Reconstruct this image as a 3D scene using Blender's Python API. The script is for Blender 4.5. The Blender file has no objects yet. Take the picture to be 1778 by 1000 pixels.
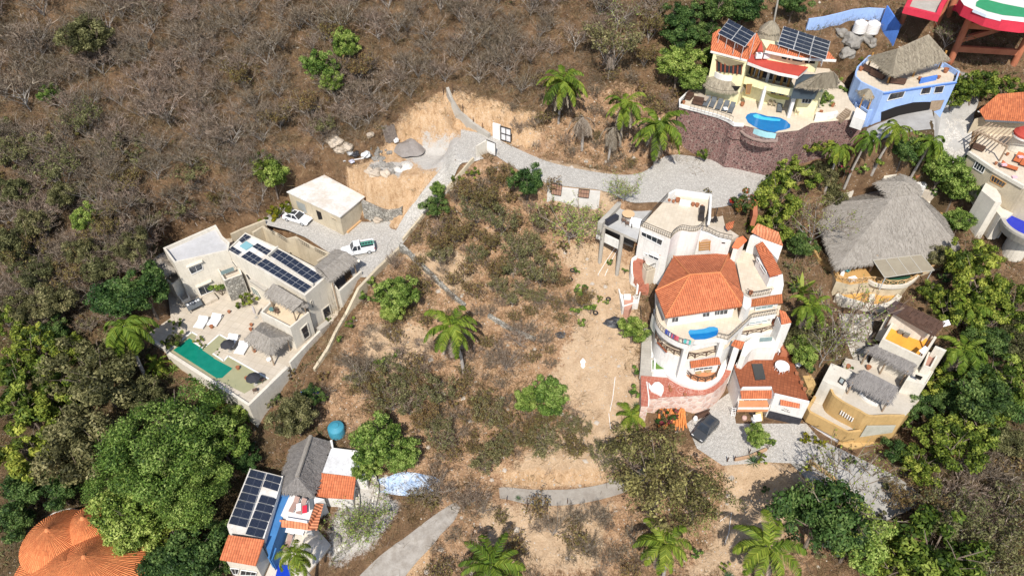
import bpy, math, random
import numpy as np
from mathutils import Vector, Matrix
random.seed(7); RNG = np.random.default_rng(7)
S = bpy.context.scene
COL = S.collection
R = math.radians
# ---------------------------------------------------------------- camera
F_PX, TH, CAMZ = 1250.0, R(44), 90.0
cam = bpy.data.cameras.new('camera'); cam.sensor_width = 36; cam.lens = F_PX/1778*36
cam.clip_start = 0.5; cam.clip_end = 6000
cob = bpy.data.objects.new('camera', cam); COL.objects.link(cob)
cob.location = (0, 0, CAMZ); cob.rotation_euler = (R(90)-TH, 0, 0); S.camera = cob
CT, ST = math.cos(TH), math.sin(TH)
def ray(px, py):
    u = (px-889)/F_PX; v = (py-500)/F_PX
    return Vector((u, CT-v*ST, -ST-v*CT))
def proj(p):
    x, y, z = p[0], p[1], p[2]-CAMZ
    d = y*CT - z*ST; w = -y*ST - z*CT
    return 889+F_PX*x/d, 500+F_PX*w/d
def P(px, py, z):                       # the real point at height z seen in that direction
    r = ray(px, py); t = (z-CAMZ)/r.z
    return Vector((r.x*t, r.y*t, z))
def onv(px, py, A, B, off=0.0):         # point on the vertical plane through A and B
    n = Vector((B.y-A.y, A.x-B.x, 0)).normalized()
    if n.y > 0: n = -n
    r = ray(px, py); c = Vector((0, 0, CAMZ))
    t = ((A-c).dot(n)+off)/r.dot(n)
    return c + r*t
ZO = dict(a=(250,370,7.112), b=(420,370,7.112), c=(250,490,7.112), d=(420,490,7.112), e=(250,600,7.112), f=(480,280,7.112),
 g=(560,180,5.927), h=(740,140,5.927), i=(1170,20,7.112), j=(1170,120,7.112), k=(1320,20,7.112), l=(1460,50,7.112), m=(1540,0,7.47),
 n=(1380,130,5.927), o=(1600,150,6.247), p=(1600,290,6.247), q=(1020,310,7.112), r=(1060,420,7.112), s=(1180,340,8.08), t=(1200,440,8.08),
 u=(1090,540,8.08), v=(1220,530,8.08), w=(1090,620,8.08), x=(1220,620,8.08), A=(1400,270,6.35), B=(1400,400,6.35), C=(1400,510,6.35),
 D=(1390,630,7.112), E=(1190,690,7.112), F=(370,740,6.35), G=(370,843,6.35), H=(20,860,7.112), T=(0,0,1.0))
def zz(k, *c):                          # survey sheet coordinates -> list of directions
    ox, oy, s = ZO[k]
    return [(ox+c[i]/s, oy+c[i+1]/s) for i in range(0, len(c), 2)]
def z1(k, x, y): return zz(k, x, y)[0]
def PL(k, z, *c): return [P(px, py, z) for px, py in zz(k, *c)]
def PZ(k, *c):                          # triples x y z
    out = []
    for i in range(0, len(c), 3):
        px, py = z1(k, c[i], c[i+1]); out.append(P(px, py, c[i+2]))
    return out
# ---------------------------------------------------------------- terrain height
_h = RNG.uniform(0, 6.28, 12)
def H0(x, y):
    x = np.asarray(x, float); y = np.asarray(y, float)
    yc = np.clip(y, 26, 124)
    z = 3.5+.369*(yc-38.9)+.00283*(yc-38.9)*(yc-75.5)
    z = z + np.where(y > 124, (np.minimum(y, 420)-124)*.70, 0) + np.where(y < 26, (np.maximum(y, -500)-26)*.17, 0)
    z = z + .35*np.sin(x*.11+_h[0])*np.sin(y*.13+_h[1]) + .25*np.sin(x*.23+y*.11+_h[2]) + .18*np.sin(y*.31-x*.17+_h[3])
    return z
def G0(px, py):
    r = ray(px, py); t0, t1 = 30.0, 30.0
    while t1 < 900 and CAMZ+r.z*t1 > float(H0(r.x*t1, r.y*t1)): t0 = t1; t1 += 4
    for _ in range(30):
        m = (t0+t1)/2
        if CAMZ+r.z*m > float(H0(r.x*m, r.y*m)): t0 = m
        else: t1 = m
    return Vector((r.x*t1, r.y*t1, CAMZ+r.z*t1))
PADS = []    # (polygon xy, z, falloff, mode)
LANES = []   # (points xyz, half width, falloff)
def pad(pts, z, fall=2.0, mode='min'): PADS.append(([(p[0], p[1]) for p in pts], z, fall, mode))
def lane(pts, hw, fall=2.0): LANES.append(([tuple(p) for p in pts], hw, fall))
def _inpoly(X, Y, poly):
    ins = np.zeros(X.shape, bool); n = len(poly)
    for i in range(n):
        x1, y1 = poly[i]; x2, y2 = poly[(i+1) % n]
        c = ((y1 > Y) != (y2 > Y)); dy = (y2-y1) if abs(y2-y1) > 1e-9 else 1e-9
        ins ^= c & (X < (x2-x1)*(Y-y1)/dy+x1)
    return ins
def _dseg(X, Y, a, b):
    dx, dy = b[0]-a[0], b[1]-a[1]; L = dx*dx+dy*dy+1e-9
    t = np.clip(((X-a[0])*dx+(Y-a[1])*dy)/L, 0, 1)
    return np.hypot(X-a[0]-t*dx, Y-a[1]-t*dy), t
def sstep(x): x = np.clip(x, 0, 1); return x*x*(3-2*x)
# ---------------------------------------------------------------- mesh builder
class MB:
    def __init__(s): s.v = []; s.f = []; s.uv = []
    def poly(s, pts, uv=None):
        b = len(s.v); s.v += [tuple(p) for p in pts]; s.f.append(tuple(range(b, b+len(pts))))
        s.uv.append(uv if uv else [(p[0], p[1]) for p in pts]); return s
    def slope(s, pts, a=None, b=None):        # face with u along its eave, v up the slope (metres)
        pts = [Vector(p) for p in pts]; a = Vector(a) if a else pts[0]; b = Vector(b) if b else pts[1]
        e = (b-a); e.normalize(); n = Vector((0, 0, 0))
        for i in range(len(pts)): n += (pts[i]-pts[0]).cross(pts[(i+1) % len(pts)]-pts[0])
        if n.length < 1e-9: n = Vector((0, 0, 1))
        n.normalize(); w = n.cross(e)
        if n.z < 0: pts = pts[::-1]; w = -w
        return s.poly(pts, [((p-a).dot(e), (p-a).dot(w)) for p in pts])
    def side(s, p, q, z0p, z0q):              # wall quad under edge p-q
        L = (q-p).length
        return s.poly([p, (p[0], p[1], z0p), (q[0], q[1], z0q), q], [(0, p[2]), (0, z0p), (L, z0q), (L, q[2])])
    def prism(s, top, zb, cap=True, bottom=False, ztop=True):
        top = [Vector(p) for p in top]
        A = sum(top[i].x*top[(i+1) % len(top)].y-top[(i+1) % len(top)].x*top[i].y for i in range(len(top)))
        if A < 0: top = top[::-1]
        n = len(top)
        for i in range(n): s.side(top[i], top[(i+1) % n], zb, zb)
        if cap: s.poly(top)
        if bottom: s.poly([(p.x, p.y, zb) for p in top[::-1]])
        return s
    def ring(s, top, inner, zin, zb):         # parapet: outer wall, flat top, inner faces
        n = len(top)
        for i in range(n):
            j = (i+1) % n
            s.side(top[i], top[j], zb, zb); s.poly([top[i], top[j], inner[j], inner[i]])
            s.side(inner[j], inner[i], zin, zin)
        return s
    def box(s, c, hx, hy, hz, ax=None, up=None):
        c = Vector(c); ax = Vector(ax or (1, 0, 0)).normalized(); up = Vector(up or (0, 0, 1))
        ay = up.cross(ax).normalized(); az = ax.cross(ay).normalized()
        q = [c+ax*hx*i+ay*hy*j+az*hz*k for k in (-1, 1) for j in (-1, 1) for i in (-1, 1)]
        for f in ((0,2,3,1),(4,5,7,6),(0,1,5,4),(2,6,7,3),(0,4,6,2),(1,3,7,5)): s.poly([q[i] for i in f], [(0,0),(1,0),(1,1),(0,1)])
        return s
    def beam(s, a, b, w, h=None, up=None):
        a = Vector(a); b = Vector(b); h = h or w; d = b-a
        u = Vector(up) if up else (Vector((0,0,1)) if abs(d.normalized().z) < .9 else Vector((0,1,0)))
        return s.box((a+b)/2, d.length/2, w/2, h/2, d, u)
    def tube(s, pts, r, n=6, cap=True):
        pts = [Vector(p) for p in pts]; rs = r if isinstance(r, (list, tuple)) else [r]*len(pts); rings = []
        for i, p in enumerate(pts):
            d = (pts[min(i+1, len(pts)-1)]-pts[max(i-1, 0)]).normalized()
            a = d.cross(Vector((0,0,1)) if abs(d.z) < .95 else Vector((1,0,0))).normalized(); b = d.cross(a)
            rings.append([p+(a*math.cos(t)+b*math.sin(t))*rs[i] for t in [k*2*math.pi/n for k in range(n)]])
        for i in range(len(pts)-1):
            for k in range(n):
                s.poly([rings[i][k], rings[i][(k+1) % n], rings[i+1][(k+1) % n], rings[i+1][k]], [(k/n,i),((k+1)/n,i),((k+1)/n,i+1),(k/n,i+1)])
        if cap: s.poly(rings[-1]); s.poly(rings[0][::-1])
        return s
    def lathe(s, c, prof, n=20, a0=0.0, a1=2*math.pi, sx=1.0, sy=1.0):
        full = abs(a1-a0-2*math.pi) < 1e-6; m = n if full else n+1; rg = []; c = Vector(c)
        for rr, z in prof: rg.append([c+Vector((rr*math.cos(a0+(a1-a0)*k/n)*sx, rr*math.sin(a0+(a1-a0)*k/n)*sy, z)) for k in range(m)])
        v = 0
        for i in range(len(prof)-1):
            dv = math.hypot(prof[i+1][0]-prof[i][0], prof[i+1][1]-prof[i][1])
            for k in range(n):
                k2 = (k+1) % m; u0, u1 = k*prof[0][0]*(a1-a0)/n, (k+1)*prof[0][0]*(a1-a0)/n
                q = [rg[i][k], rg[i][k2], rg[i+1][k2], rg[i+1][k]]; w = [(u0,v),(u1,v),(u1,v+dv),(u0,v+dv)]
                if prof[i+1][0] < 1e-4: q = q[:3]; w = w[:3]
                elif prof[i][0] < 1e-4: q = [q[0], q[2], q[3]]; w = [w[0], w[2], w[3]]
                s.poly(q, w)
            v += dv
        return s
    def build(s, name, m, parent=None, smooth=False, bevel=0):
        root = parent
        while root is not None and root.parent is not None: root = root.parent
        if root is not None: o3 = Vector(root.location)
        else:
            a = np.array(s.v); o3 = Vector((float(a[:,0].mean()), float(a[:,1].mean()), float(a[:,2].min())))
        me = bpy.data.meshes.new(name); me.from_pydata([(x-o3.x, y-o3.y, z-o3.z) for x, y, z in s.v], [], s.f)
        ul = me.uv_layers.new(name='UVMap'); flat = [c for u in s.uv for p in u for c in p]; ul.data.foreach_set('uv', flat)
        me.materials.append(m)
        if smooth: me.polygons.foreach_set('use_smooth', [True]*len(me.polygons))
        me.update(); o = bpy.data.objects.new(name, me); COL.objects.link(o)
        if parent is not None: o.parent = parent
        else: o.location = o3
        if bevel:
            bm_ = o.modifiers.new('bevel', 'BEVEL'); bm_.width = bevel; bm_.segments = 2; bm_.limit_method = 'ANGLE'
        return o
def tag(o, label=None, cat=None, group=None, kind=None):
    if label: o['label'] = label
    if cat: o['category'] = cat
    if group: o['group'] = group
    if kind: o['kind'] = kind
    return o
def thing(name, loc, label, cat, group=None, rz=0.0):
    o = bpy.data.objects.new(name, None); COL.objects.link(o); o.location = loc; o.rotation_euler = (0, 0, rz)
    o.empty_display_size = .3
    return tag(o, label, cat, group)
KIDS = {}
def copy_tree(o, parent=None):
    c = o.copy(); COL.objects.link(c)
    if parent is not None: c.parent = parent
    for ch in o.children: copy_tree(ch, c)
    return c
def place(proto, used, loc, rz=0, sc=1.0, label=None, group=None, tilt=(0, 0)):
    o = proto if not used.get(proto.name) else copy_tree(proto)
    used[proto.name] = True
    o.location = loc; o.rotation_euler = (tilt[0], tilt[1], rz); o.scale = (sc, sc, sc) if not isinstance(sc, tuple) else sc
    if label: o['label'] = label
    if group: o['group'] = group
    return o
def inset(poly, d):
    n = len(poly); A = sum(poly[i].x*poly[(i+1) % n].y-poly[(i+1) % n].x*poly[i].y for i in range(n)); sg = 1 if A > 0 else -1
    out = []
    for i in range(n):
        p0, p1, p2 = poly[i-1], poly[i], poly[(i+1) % n]
        e1 = Vector((p1.x-p0.x, p1.y-p0.y)).normalized(); e2 = Vector((p2.x-p1.x, p2.y-p1.y)).normalized()
        n1 = Vector((-e1.y, e1.x))*sg; n2 = Vector((-e2.y, e2.x))*sg
        b = (n1+n2); k = max(.35, 1+n1.dot(n2)); b = b/k
        out.append(Vector((p1.x+b.x*d, p1.y+b.y*d, p1.z)))
    return out
def ccw(poly):
    n = len(poly); A = sum(poly[i].x*poly[(i+1) % n].y-poly[(i+1) % n].x*poly[i].y for i in range(n))
    return poly if A > 0 else poly[::-1]
# ---------------------------------------------------------------- materials
MATS = {}
def _nodes(name, rough, spec=.3):
    m = bpy.data.materials.new(name); m.use_nodes = True; nt = m.node_tree; b = nt.nodes['Principled BSDF']
    b.inputs['Roughness'].default_value = rough; b.inputs['Specular IOR Level'].default_value = spec
    return m, nt, b
def N(nt, t, **k):
    n = nt.nodes.new(t)
    for a, v in k.items():
        if a in n.inputs.keys() if isinstance(a, str) else False: n.inputs[a].default_value = v
        else: setattr(n, a, v)
    return n
def rgb(c): return (c[0], c[1], c[2], 1)
def coords(nt, kind):
    if kind == 'pos': return nt.nodes.new('ShaderNodeNewGeometry').outputs['Position']
    tc = nt.nodes.new('ShaderNodeTexCoord')
    return tc.outputs['UV' if kind == 'uv' else 'Object']
def noise(nt, vec, scale, detail=4, rough=.6):
    n = nt.nodes.new('ShaderNodeTexNoise'); n.inputs['Scale'].default_value = scale; n.inputs['Detail'].default_value = detail
    n.inputs['Roughness'].default_value = rough; nt.links.new(vec, n.inputs['Vector']); return n.outputs['Fac']
def ramp(nt, fac, stops):
    r = nt.nodes.new('ShaderNodeValToRGB'); e = r.color_ramp.elements
    while len(e) < len(stops): e.new(.5)
    for i, (p, c) in enumerate(stops): e[i].position = p; e[i].color = rgb(c) if len(c) == 3 else c
    nt.links.new(fac, r.inputs['Fac']); return r.outputs['Color']
def mix(nt, fac, a, b, mode='MIX'):
    n = nt.nodes.new('ShaderNodeMix'); n.data_type = 'RGBA'; n.blend_type = mode
    for s_, v in ((0, fac), (6, a), (7, b)):
        if isinstance(v, (int, float)): n.inputs[s_].default_value = v
        elif isinstance(v, tuple): n.inputs[s_].default_value = rgb(v)
        else: nt.links.new(v, n.inputs[s_])
    return n.outputs[2]
def math_(nt, op, a, b=0.0):
    n = nt.nodes.new('ShaderNodeMath'); n.operation = op
    for i, v in enumerate((a, b)):
        if isinstance(v, (int, float)): n.inputs[i].default_value = v
        else: nt.links.new(v, n.inputs[i])
    return n.outputs[0]
def bump(nt, b, h, strength=.4, dist=.05):
    n = nt.nodes.new('ShaderNodeBump'); n.inputs['Strength'].default_value = strength; n.inputs['Distance'].default_value = dist
    nt.links.new(h, n.inputs['Height']); nt.links.new(n.outputs[0], b.inputs['Normal'])
def M(name, c1, c2=None, scale=.6, rough=.85, bmp=0, kind='pos', spec=.3, metal=0, fine=None):
    if name in MATS: return MATS[name]
    m, nt, b = _nodes(name, rough, spec); b.inputs['Metallic'].default_value = metal
    if c2 is None: c2 = tuple(x*.82 for x in c1)
    v = coords(nt, kind); f = noise(nt, v, scale, 6, .65)
    col = ramp(nt, f, [(.36, c2), (.62, c1)])
    f2 = noise(nt, v, fine or scale*9, 3)
    if 'plaster' in name or 'white' in name and kind == 'pos':      # rain streaks and patched paint
        mp = nt.nodes.new('ShaderNodeMapping'); mp.inputs['Scale'].default_value = (1.6, 1.6, .16); nt.links.new(v, mp.inputs[0])
        col = mix(nt, ramp(nt, noise(nt, mp.outputs[0], 1.4, 6, .75), [(.50, (0,0,0)), (.72, (.62,.62,.62))]), col, tuple(x*.62 for x in c2))
    col = mix(nt, .30, col, ramp(nt, f2, [(.3, tuple(x*.72 for x in c1)), (.7, tuple(min(1, x*1.12) for x in c1))]))
    nt.links.new(col, b.inputs['Base Color'])
    if bmp: bump(nt, b, f2, bmp)
    MATS[name] = m; return m
def M_tile(name, c1, c2, cd, pitch=.30, row=.42):
    if name in MATS: return MATS[name]
    m, nt, b = _nodes(name, .8); uv = coords(nt, 'uv'); sp = nt.nodes.new('ShaderNodeSeparateXYZ'); nt.links.new(uv, sp.inputs[0])
    U, V = sp.outputs[0], sp.outputs[1]
    s = math_(nt, 'SINE', math_(nt, 'MULTIPLY', U, 2*math.pi/pitch)); s01 = math_(nt, 'MULTIPLY_ADD', s, .5); nt.nodes[-1].inputs[2].default_value = .5
    rw = math_(nt, 'FRACT', math_(nt, 'DIVIDE', V, row))
    # one colour per tile
    cm = nt.nodes.new('ShaderNodeCombineXYZ')
    nt.links.new(math_(nt, 'FLOOR', math_(nt, 'DIVIDE', U, pitch)), cm.inputs[0]); nt.links.new(math_(nt, 'FLOOR', math_(nt, 'DIVIDE', V, row)), cm.inputs[1])
    wn = nt.nodes.new('ShaderNodeTexWhiteNoise'); wn.noise_dimensions = '3D'; nt.links.new(cm.outputs[0], wn.inputs['Vector'])
    col = ramp(nt, wn.outputs['Value'], [(0, c2), (1, c1)])
    pos = coords(nt, 'pos'); ft = noise(nt, pos, .55, 5); fs = noise(nt, pos, 2.6, 5, .75)
    col = mix(nt, ramp(nt, ft, [(.45, (0,0,0)), (.75, (.6,.6,.6))]), col, tuple(x*.72 for x in c2))
    col = mix(nt, ramp(nt, fs, [(.57, (0,0,0)), (.70, (.8,.8,.8))]), col, cd)
    col = mix(nt, ramp(nt, s01, [(.0, (.7,.7,.7)), (.28, (0,0,0))]), col, tuple(x*.34 for x in c2))
    nt.links.new(col, b.inputs['Base Color'])
    h = math_(nt, 'ADD', s01, math_(nt, 'MULTIPLY', rw, .35)); bump(nt, b, h, .9, .09)
    MATS[name] = m; return m
def M_thatch(name, c1, c2, cd):
    if name in MATS: return MATS[name]
    m, nt, b = _nodes(name, .95, .1); uv = coords(nt, 'uv')
    mp = nt.nodes.new('ShaderNodeMapping'); mp.inputs['Scale'].default_value = (9, 1.1, 1); nt.links.new(uv, mp.inputs[0])
    f = noise(nt, mp.outputs[0], 1.6, 6, .75); mp2 = nt.nodes.new('ShaderNodeMapping'); mp2.inputs['Scale'].default_value = (2.2, .8, 1); nt.links.new(uv, mp2.inputs[0])
    f2 = noise(nt, mp2.outputs[0], 1.0, 5, .7); g = noise(nt, coords(nt, 'pos'), .35, 4)
    col = ramp(nt, f, [(.28, cd), (.46, c2), (.7, c1)])
    col = mix(nt, ramp(nt, f2, [(.38, (.7,.7,.7)), (.6, (0,0,0))]), col, cd)
    col = mix(nt, ramp(nt, g, [(.4, (.5,.5,.5)), (.62, (0,0,0))]), col, c2)
    nt.links.new(col, b.inputs['Base Color']); bump(nt, b, math_(nt, 'ADD', f, f2), 1.0, .16)
    MATS[name] = m; return m
def M_stone(name, c1, c2, joint, scale=1.6, jw=.05):
    if name in MATS: return MATS[name]
    m, nt, b = _nodes(name, .9); v = coords(nt, 'pos')
    vo = nt.nodes.new('ShaderNodeTexVoronoi'); vo.inputs['Scale'].default_value = scale; nt.links.new(v, vo.inputs['Vector'])
    ve = nt.nodes.new('ShaderNodeTexVoronoi'); ve.feature = 'DISTANCE_TO_EDGE'; ve.inputs['Scale'].default_value = scale; nt.links.new(v, ve.inputs['Vector'])
    sp = nt.nodes.new('ShaderNodeSeparateColor'); nt.links.new(vo.outputs['Color'], sp.inputs[0])
    col = ramp(nt, sp.outputs[0], [(.1, c2), (.5, c1), (.9, tuple(min(1, x*1.35) for x in c1))])
    col = mix(nt, .35, col, ramp(nt, noise(nt, v, .5, 5), [(.35, c2), (.65, c1)]))
    e = ramp(nt, ve.outputs['Distance'], [(jw*.5, (1,1,1)), (jw*1.6, (0,0,0))])
    col = mix(nt, e, col, joint); nt.links.new(col, b.inputs['Base Color'])
    bump(nt, b, ve.outputs['Distance'], .8, .12); MATS[name] = m; return m
def M_grid(name, c1, c2, joint, w=.4, jw=.04, rough=.7):      # floor tiles in plan
    if name in MATS: return MATS[name]
    m, nt, b = _nodes(name, rough); v = coords(nt, 'pos')
    br = nt.nodes.new('ShaderNodeTexBrick'); br.offset = 0; br.inputs['Scale'].default_value = 1; br.inputs['Brick Width'].default_value = w; br.inputs['Row Height'].default_value = w
    br.inputs['Mortar Size'].default_value = jw*w; br.inputs['Color1'].default_value = rgb(c1); br.inputs['Color2'].default_value = rgb(c2); br.inputs['Mortar'].default_value = rgb(joint)
    mp = nt.nodes.new('ShaderNodeMapping'); mp.inputs['Rotation'].default_value = (0, 0, .35); nt.links.new(v, mp.inputs[0]); nt.links.new(mp.outputs[0], br.inputs['Vector'])
    f = noise(nt, v, .5, 6, .7); col = mix(nt, ramp(nt, f, [(.4, (.45,.45,.45)), (.66, (0,0,0))]), br.outputs['Color'], tuple(x*.72 for x in c2))
    nt.links.new(col, b.inputs['Base Color']); MATS[name] = m; return m
def M_water(name, c1, c2, scale=.8, rough=.06):
    if name in MATS: return MATS[name]
    m, nt, b = _nodes(name, rough, .5); v = coords(nt, 'pos')
    vo = nt.nodes.new('ShaderNodeTexVoronoi'); vo.feature = 'SMOOTH_F1'; vo.inputs['Scale'].default_value = 1.5; nt.links.new(v, vo.inputs['Vector'])
    f = noise(nt, v, scale, 3); col = mix(nt, f, c1, c2)
    col = mix(nt, ramp(nt, vo.outputs['Distance'], [(.25, (0,0,0)), (.8, (.22,.22,.22))]), col, tuple(min(1, x*1.25+.015) for x in c1))
    nt.links.new(col, b.inputs['Base Color']); bump(nt, b, noise(nt, v, 3, 3), .12, .05); MATS[name] = m; return m
def M_plain(name, c, rough=.5, metal=0, spec=.5):
    if name in MATS: return MATS[name]
    m, nt, b = _nodes(name, rough, spec); b.inputs['Metallic'].default_value = metal
    f = noise(nt, coords(nt, 'obj'), 6, 3); nt.links.new(mix(nt, f, tuple(x*.88 for x in c), tuple(min(1, x*1.08) for x in c)), b.inputs['Base Color'])
    MATS[name] = m; return m
def M_panel():
    m, nt, b = _nodes('solar_cells', .18, .5); uv = coords(nt, 'uv'); sp = nt.nodes.new('ShaderNodeSeparateXYZ'); nt.links.new(uv, sp.inputs[0])
    def lines(c, k, w):
        f = math_(nt, 'FRACT', math_(nt, 'MULTIPLY', c, k)); return math_(nt, 'LESS_THAN', math_(nt, 'ABSOLUTE', math_(nt, 'SUBTRACT', f, .5)), .5-w)
    a = math_(nt, 'MULTIPLY', lines(sp.outputs[0], 12, .05), lines(sp.outputs[1], 6, .05))
    a2 = lines(sp.outputs[0], 2, .012)
    col = mix(nt, a, (.06,.07,.09), (.012,.016,.032)); col = mix(nt, a2, (.16,.17,.2), col)
    nt.links.new(col, b.inputs['Base Color']); MATS['cells'] = m; return m
def M_leaf(name, cols, trans=.35, objvar=.35):      # leaf colours: one per leaf and a slight change per plant
    if name in MATS: return MATS[name]
    m, nt, b = _nodes(name, .6, .25)
    at = nt.nodes.new('ShaderNodeAttribute'); at.attribute_name = 'rnd'
    col = ramp(nt, at.outputs['Fac'], [(i/(len(cols)-1), c) for i, c in enumerate(cols)])
    oi = nt.nodes.new('ShaderNodeObjectInfo'); hs = nt.nodes.new('ShaderNodeHueSaturation')
    hs.inputs['Saturation'].default_value = 1; nt.links.new(col, hs.inputs['Color'])
    v = math_(nt, 'MULTIPLY_ADD', oi.outputs['Random'], objvar); nt.nodes[-1].inputs[2].default_value = 1-objvar*.5; nt.links.new(v, hs.inputs['Value'])
    h = math_(nt, 'MULTIPLY_ADD', oi.outputs['Random'], -.03); nt.nodes[-1].inputs[2].default_value = .515; nt.links.new(h, hs.inputs['Hue'])
    nt.links.new(hs.outputs[0], b.inputs['Base Color'])
    if trans:
        tr = nt.nodes.new('ShaderNodeBsdfTranslucent'); nt.links.new(hs.outputs[0], tr.inputs[0]); mx = nt.nodes.new('ShaderNodeMixShader'); mx.inputs[0].default_value = trans
        nt.links.new(b.outputs[0], mx.inputs[1]); nt.links.new(tr.outputs[0], mx.inputs[2]); nt.links.new(mx.outputs[0], nt.nodes['Material Output'].inputs[0])
    MATS[name] = m; return m
# shared materials
CREAM = M('cream_plaster', (.66,.61,.52), (.55,.50,.42), .45, .9, .1)
CREAMD = M('sand_plaster', (.55,.47,.34), (.42,.35,.25), .5, .9, .1)
WHITE = M('white_plaster', (.74,.72,.685), (.65,.625,.585), .4, .85)
ROOFW = M('white_roof', (.72,.71,.70), (.50,.42,.32), .30, .85)
CONC = M('concrete', (.42,.39,.34), (.32,.29,.25), .5, .9, .2)
PATIO = M_grid('patio_stone', (.57,.50,.41), (.51,.44,.35), (.42,.36,.28), 1.1, .03, .75)
ROOFG = M('grey_roof', (.50,.49,.49), (.42,.41,.40), .4, .9)
COBBLE = M_stone('cobbles', (.50,.475,.435), (.39,.365,.33), (.29,.265,.23), 7.0, .05)
STONE = M_stone('grey_stone', (.34,.32,.28), (.20,.19,.17), (.13,.12,.10), 2.2, .07)
LAVA = M_stone('lava_stone', (.185,.095,.085), (.075,.042,.04), (.30,.225,.19), 2.7, .05)
PINK = M_stone('pink_stone', (.66,.48,.40), (.56,.36,.29), (.68,.60,.54), 1.3, .05)
TILE = M_tile('orange_tiles', (.69,.218,.095), (.50,.142,.06), (.20,.09,.055))
TILE2 = M_tile('old_red_tiles', (.62,.20,.08), (.40,.11,.045), (.07,.045,.03))
TILE3 = M_tile('salmon_tiles', (.72,.29,.15), (.54,.19,.09), (.18,.09,.05), .38, .5)
THATCH = M_thatch('grey_thatch', (.47,.43,.375), (.345,.31,.27), (.17,.15,.125))
THATCHB = M_thatch('brown_thatch', (.52,.46,.36), (.36,.31,.23), (.14,.115,.085))
THATCHD = M_thatch('dark_thatch', (.36,.335,.315), (.25,.23,.215), (.11,.10,.095))
YEL = M('yellow_plaster', (.82,.76,.47), (.74,.66,.38), .4, .85)
OLIVE = M('olive_shade_plaster', (.40,.38,.14), (.33,.31,.10), .4, .85)
BLUE = M('blue_plaster', (.33,.47,.76), (.28,.40,.67), .4, .8)
BLUED = M('deep_blue_plaster', (.09,.22,.62), (.07,.17,.50), .4, .8)
OCHRE = M('ochre_plaster', (.54,.355,.15), (.42,.27,.105), .4, .85)
ORANGE = M('orange_floor', (.80,.36,.05), (.66,.28,.04), .5, .8)
REDP = M('red_paint', (.55,.035,.045), (.42,.02,.03), .4, .6)
REDR = M('red_roof_paint', (.44,.065,.045), (.34,.05,.035), .5, .75)
TERRA = M('terracotta_paint', (.46,.17,.09), (.36,.12,.06), .6, .8)
REDT = M_grid('red_terrace_tiles', (.46,.155,.10), (.38,.12,.08), (.52,.28,.2), .5, .05)
BROWNT = M_grid('brown_roof_tiles', (.33,.105,.045), (.24,.072,.03), (.16,.05,.025), .45, .07)
BEIGET = M_grid('beige_tiles', (.66,.57,.45), (.60,.51,.39), (.50,.42,.32), .5, .03)
DARK = M_plain('dark_interior', (.018,.016,.015), .8, 0, .2)
GLASS = M_plain('window_glass', (.03,.036,.045), .06, 0, .8)
GLASSG = M_plain('pale_glass', (.20,.27,.27), .08, 0, .8)
FRAMEW = M_plain('white_frame', (.75,.74,.72), .5)
FRAMEB = M_plain('black_iron', (.035,.028,.025), .5)
WOOD = M('honey_wood', (.50,.27,.08), (.36,.18,.05), 2, .6, 0, 'obj')
WOODD = M('dark_wood', (.11,.06,.04), (.06,.035,.025), 2, .7, 0, 'obj')
WOODG = M('weathered_wood', (.36,.27,.19), (.24,.17,.11), 2, .8, 0, 'obj')
CELLS = M_panel(); ALU = M_plain('aluminium', (.46,.47,.48), .5, .0)
CLOTHW = M('white_cloth', (.82,.81,.80), (.74,.73,.72), 2, .9, 0, 'obj'); CLOTHG = M('grey_cloth', (.12,.13,.14), (.09,.10,.11), 2, .9, 0, 'obj')
POT = M('clay', (.38,.16,.08), (.26,.10,.05), 3, .8, 0, 'obj')
# ---------------------------------------------------------------- building helpers
def win(par, A, B, quad, frame=FRAMEW, glass=GLASS, bars=1, hbars=0, name='window', fw=.07, depth=.05, barm=None):
    q = [onv(px, py, A, B, .03) for px, py in quad]
    n = Vector((B.y-A.y, A.x-B.x, 0)).normalized()
    if n.y > 0: n = -n
    m = MB()
    for i in range(4): m.beam(q[i]+n*.03, q[(i+1) % 4]+n*.03, fw, depth*2, n)
    w0, m0 = min(fw*.6, .045), m
    if barm: m = MB()
    for k in range(1, bars+1):
        t = k/(bars+1); m.beam(q[0].lerp(q[1], t)+n*.025, q[3].lerp(q[2], t)+n*.025, w0, depth, n)
    for k in range(1, hbars+1):
        t = k/(hbars+1); m.beam(q[0].lerp(q[3], t)+n*.025, q[1].lerp(q[2], t)+n*.025, w0, depth, n)
    w = m0.build(name, frame, par)
    if barm and m.v: m.build('glazing_bars', barm, w)
    MB().poly(q if (q[1]-q[0]).cross(q[2]-q[0]).dot(n) > 0 else q[::-1]).build('pane', glass, w)
    return w
def hole(par, A, B, quad, name='opening', m=None, off=.03):
    q = [onv(px, py, A, B, off) for px, py in quad]; n = Vector((B.y-A.y, A.x-B.x, 0)).normalized()
    if n.y > 0: n = -n
    b = MB(); bk = [p-n*.02 for p in q]
    b.poly(q if (q[1]-q[0]).cross(q[2]-q[0]).dot(n) > 0 else q[::-1])
    return b.build(name, m or DARK, par)
def flat_roof(par, poly, zb, wall, floor, ph=.7, pt=.25, wname='wall', fname='roof'):
    poly = ccw(poly); inn = inset(poly, pt); z = poly[0].z
    w = MB().ring(poly, inn, z-ph, zb).build(wname, wall, par)
    f = MB().poly([Vector((p.x, p.y, z-ph)) for p in inset(poly, pt*.5)]).build(fname, floor, par)
    return w, f
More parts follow.
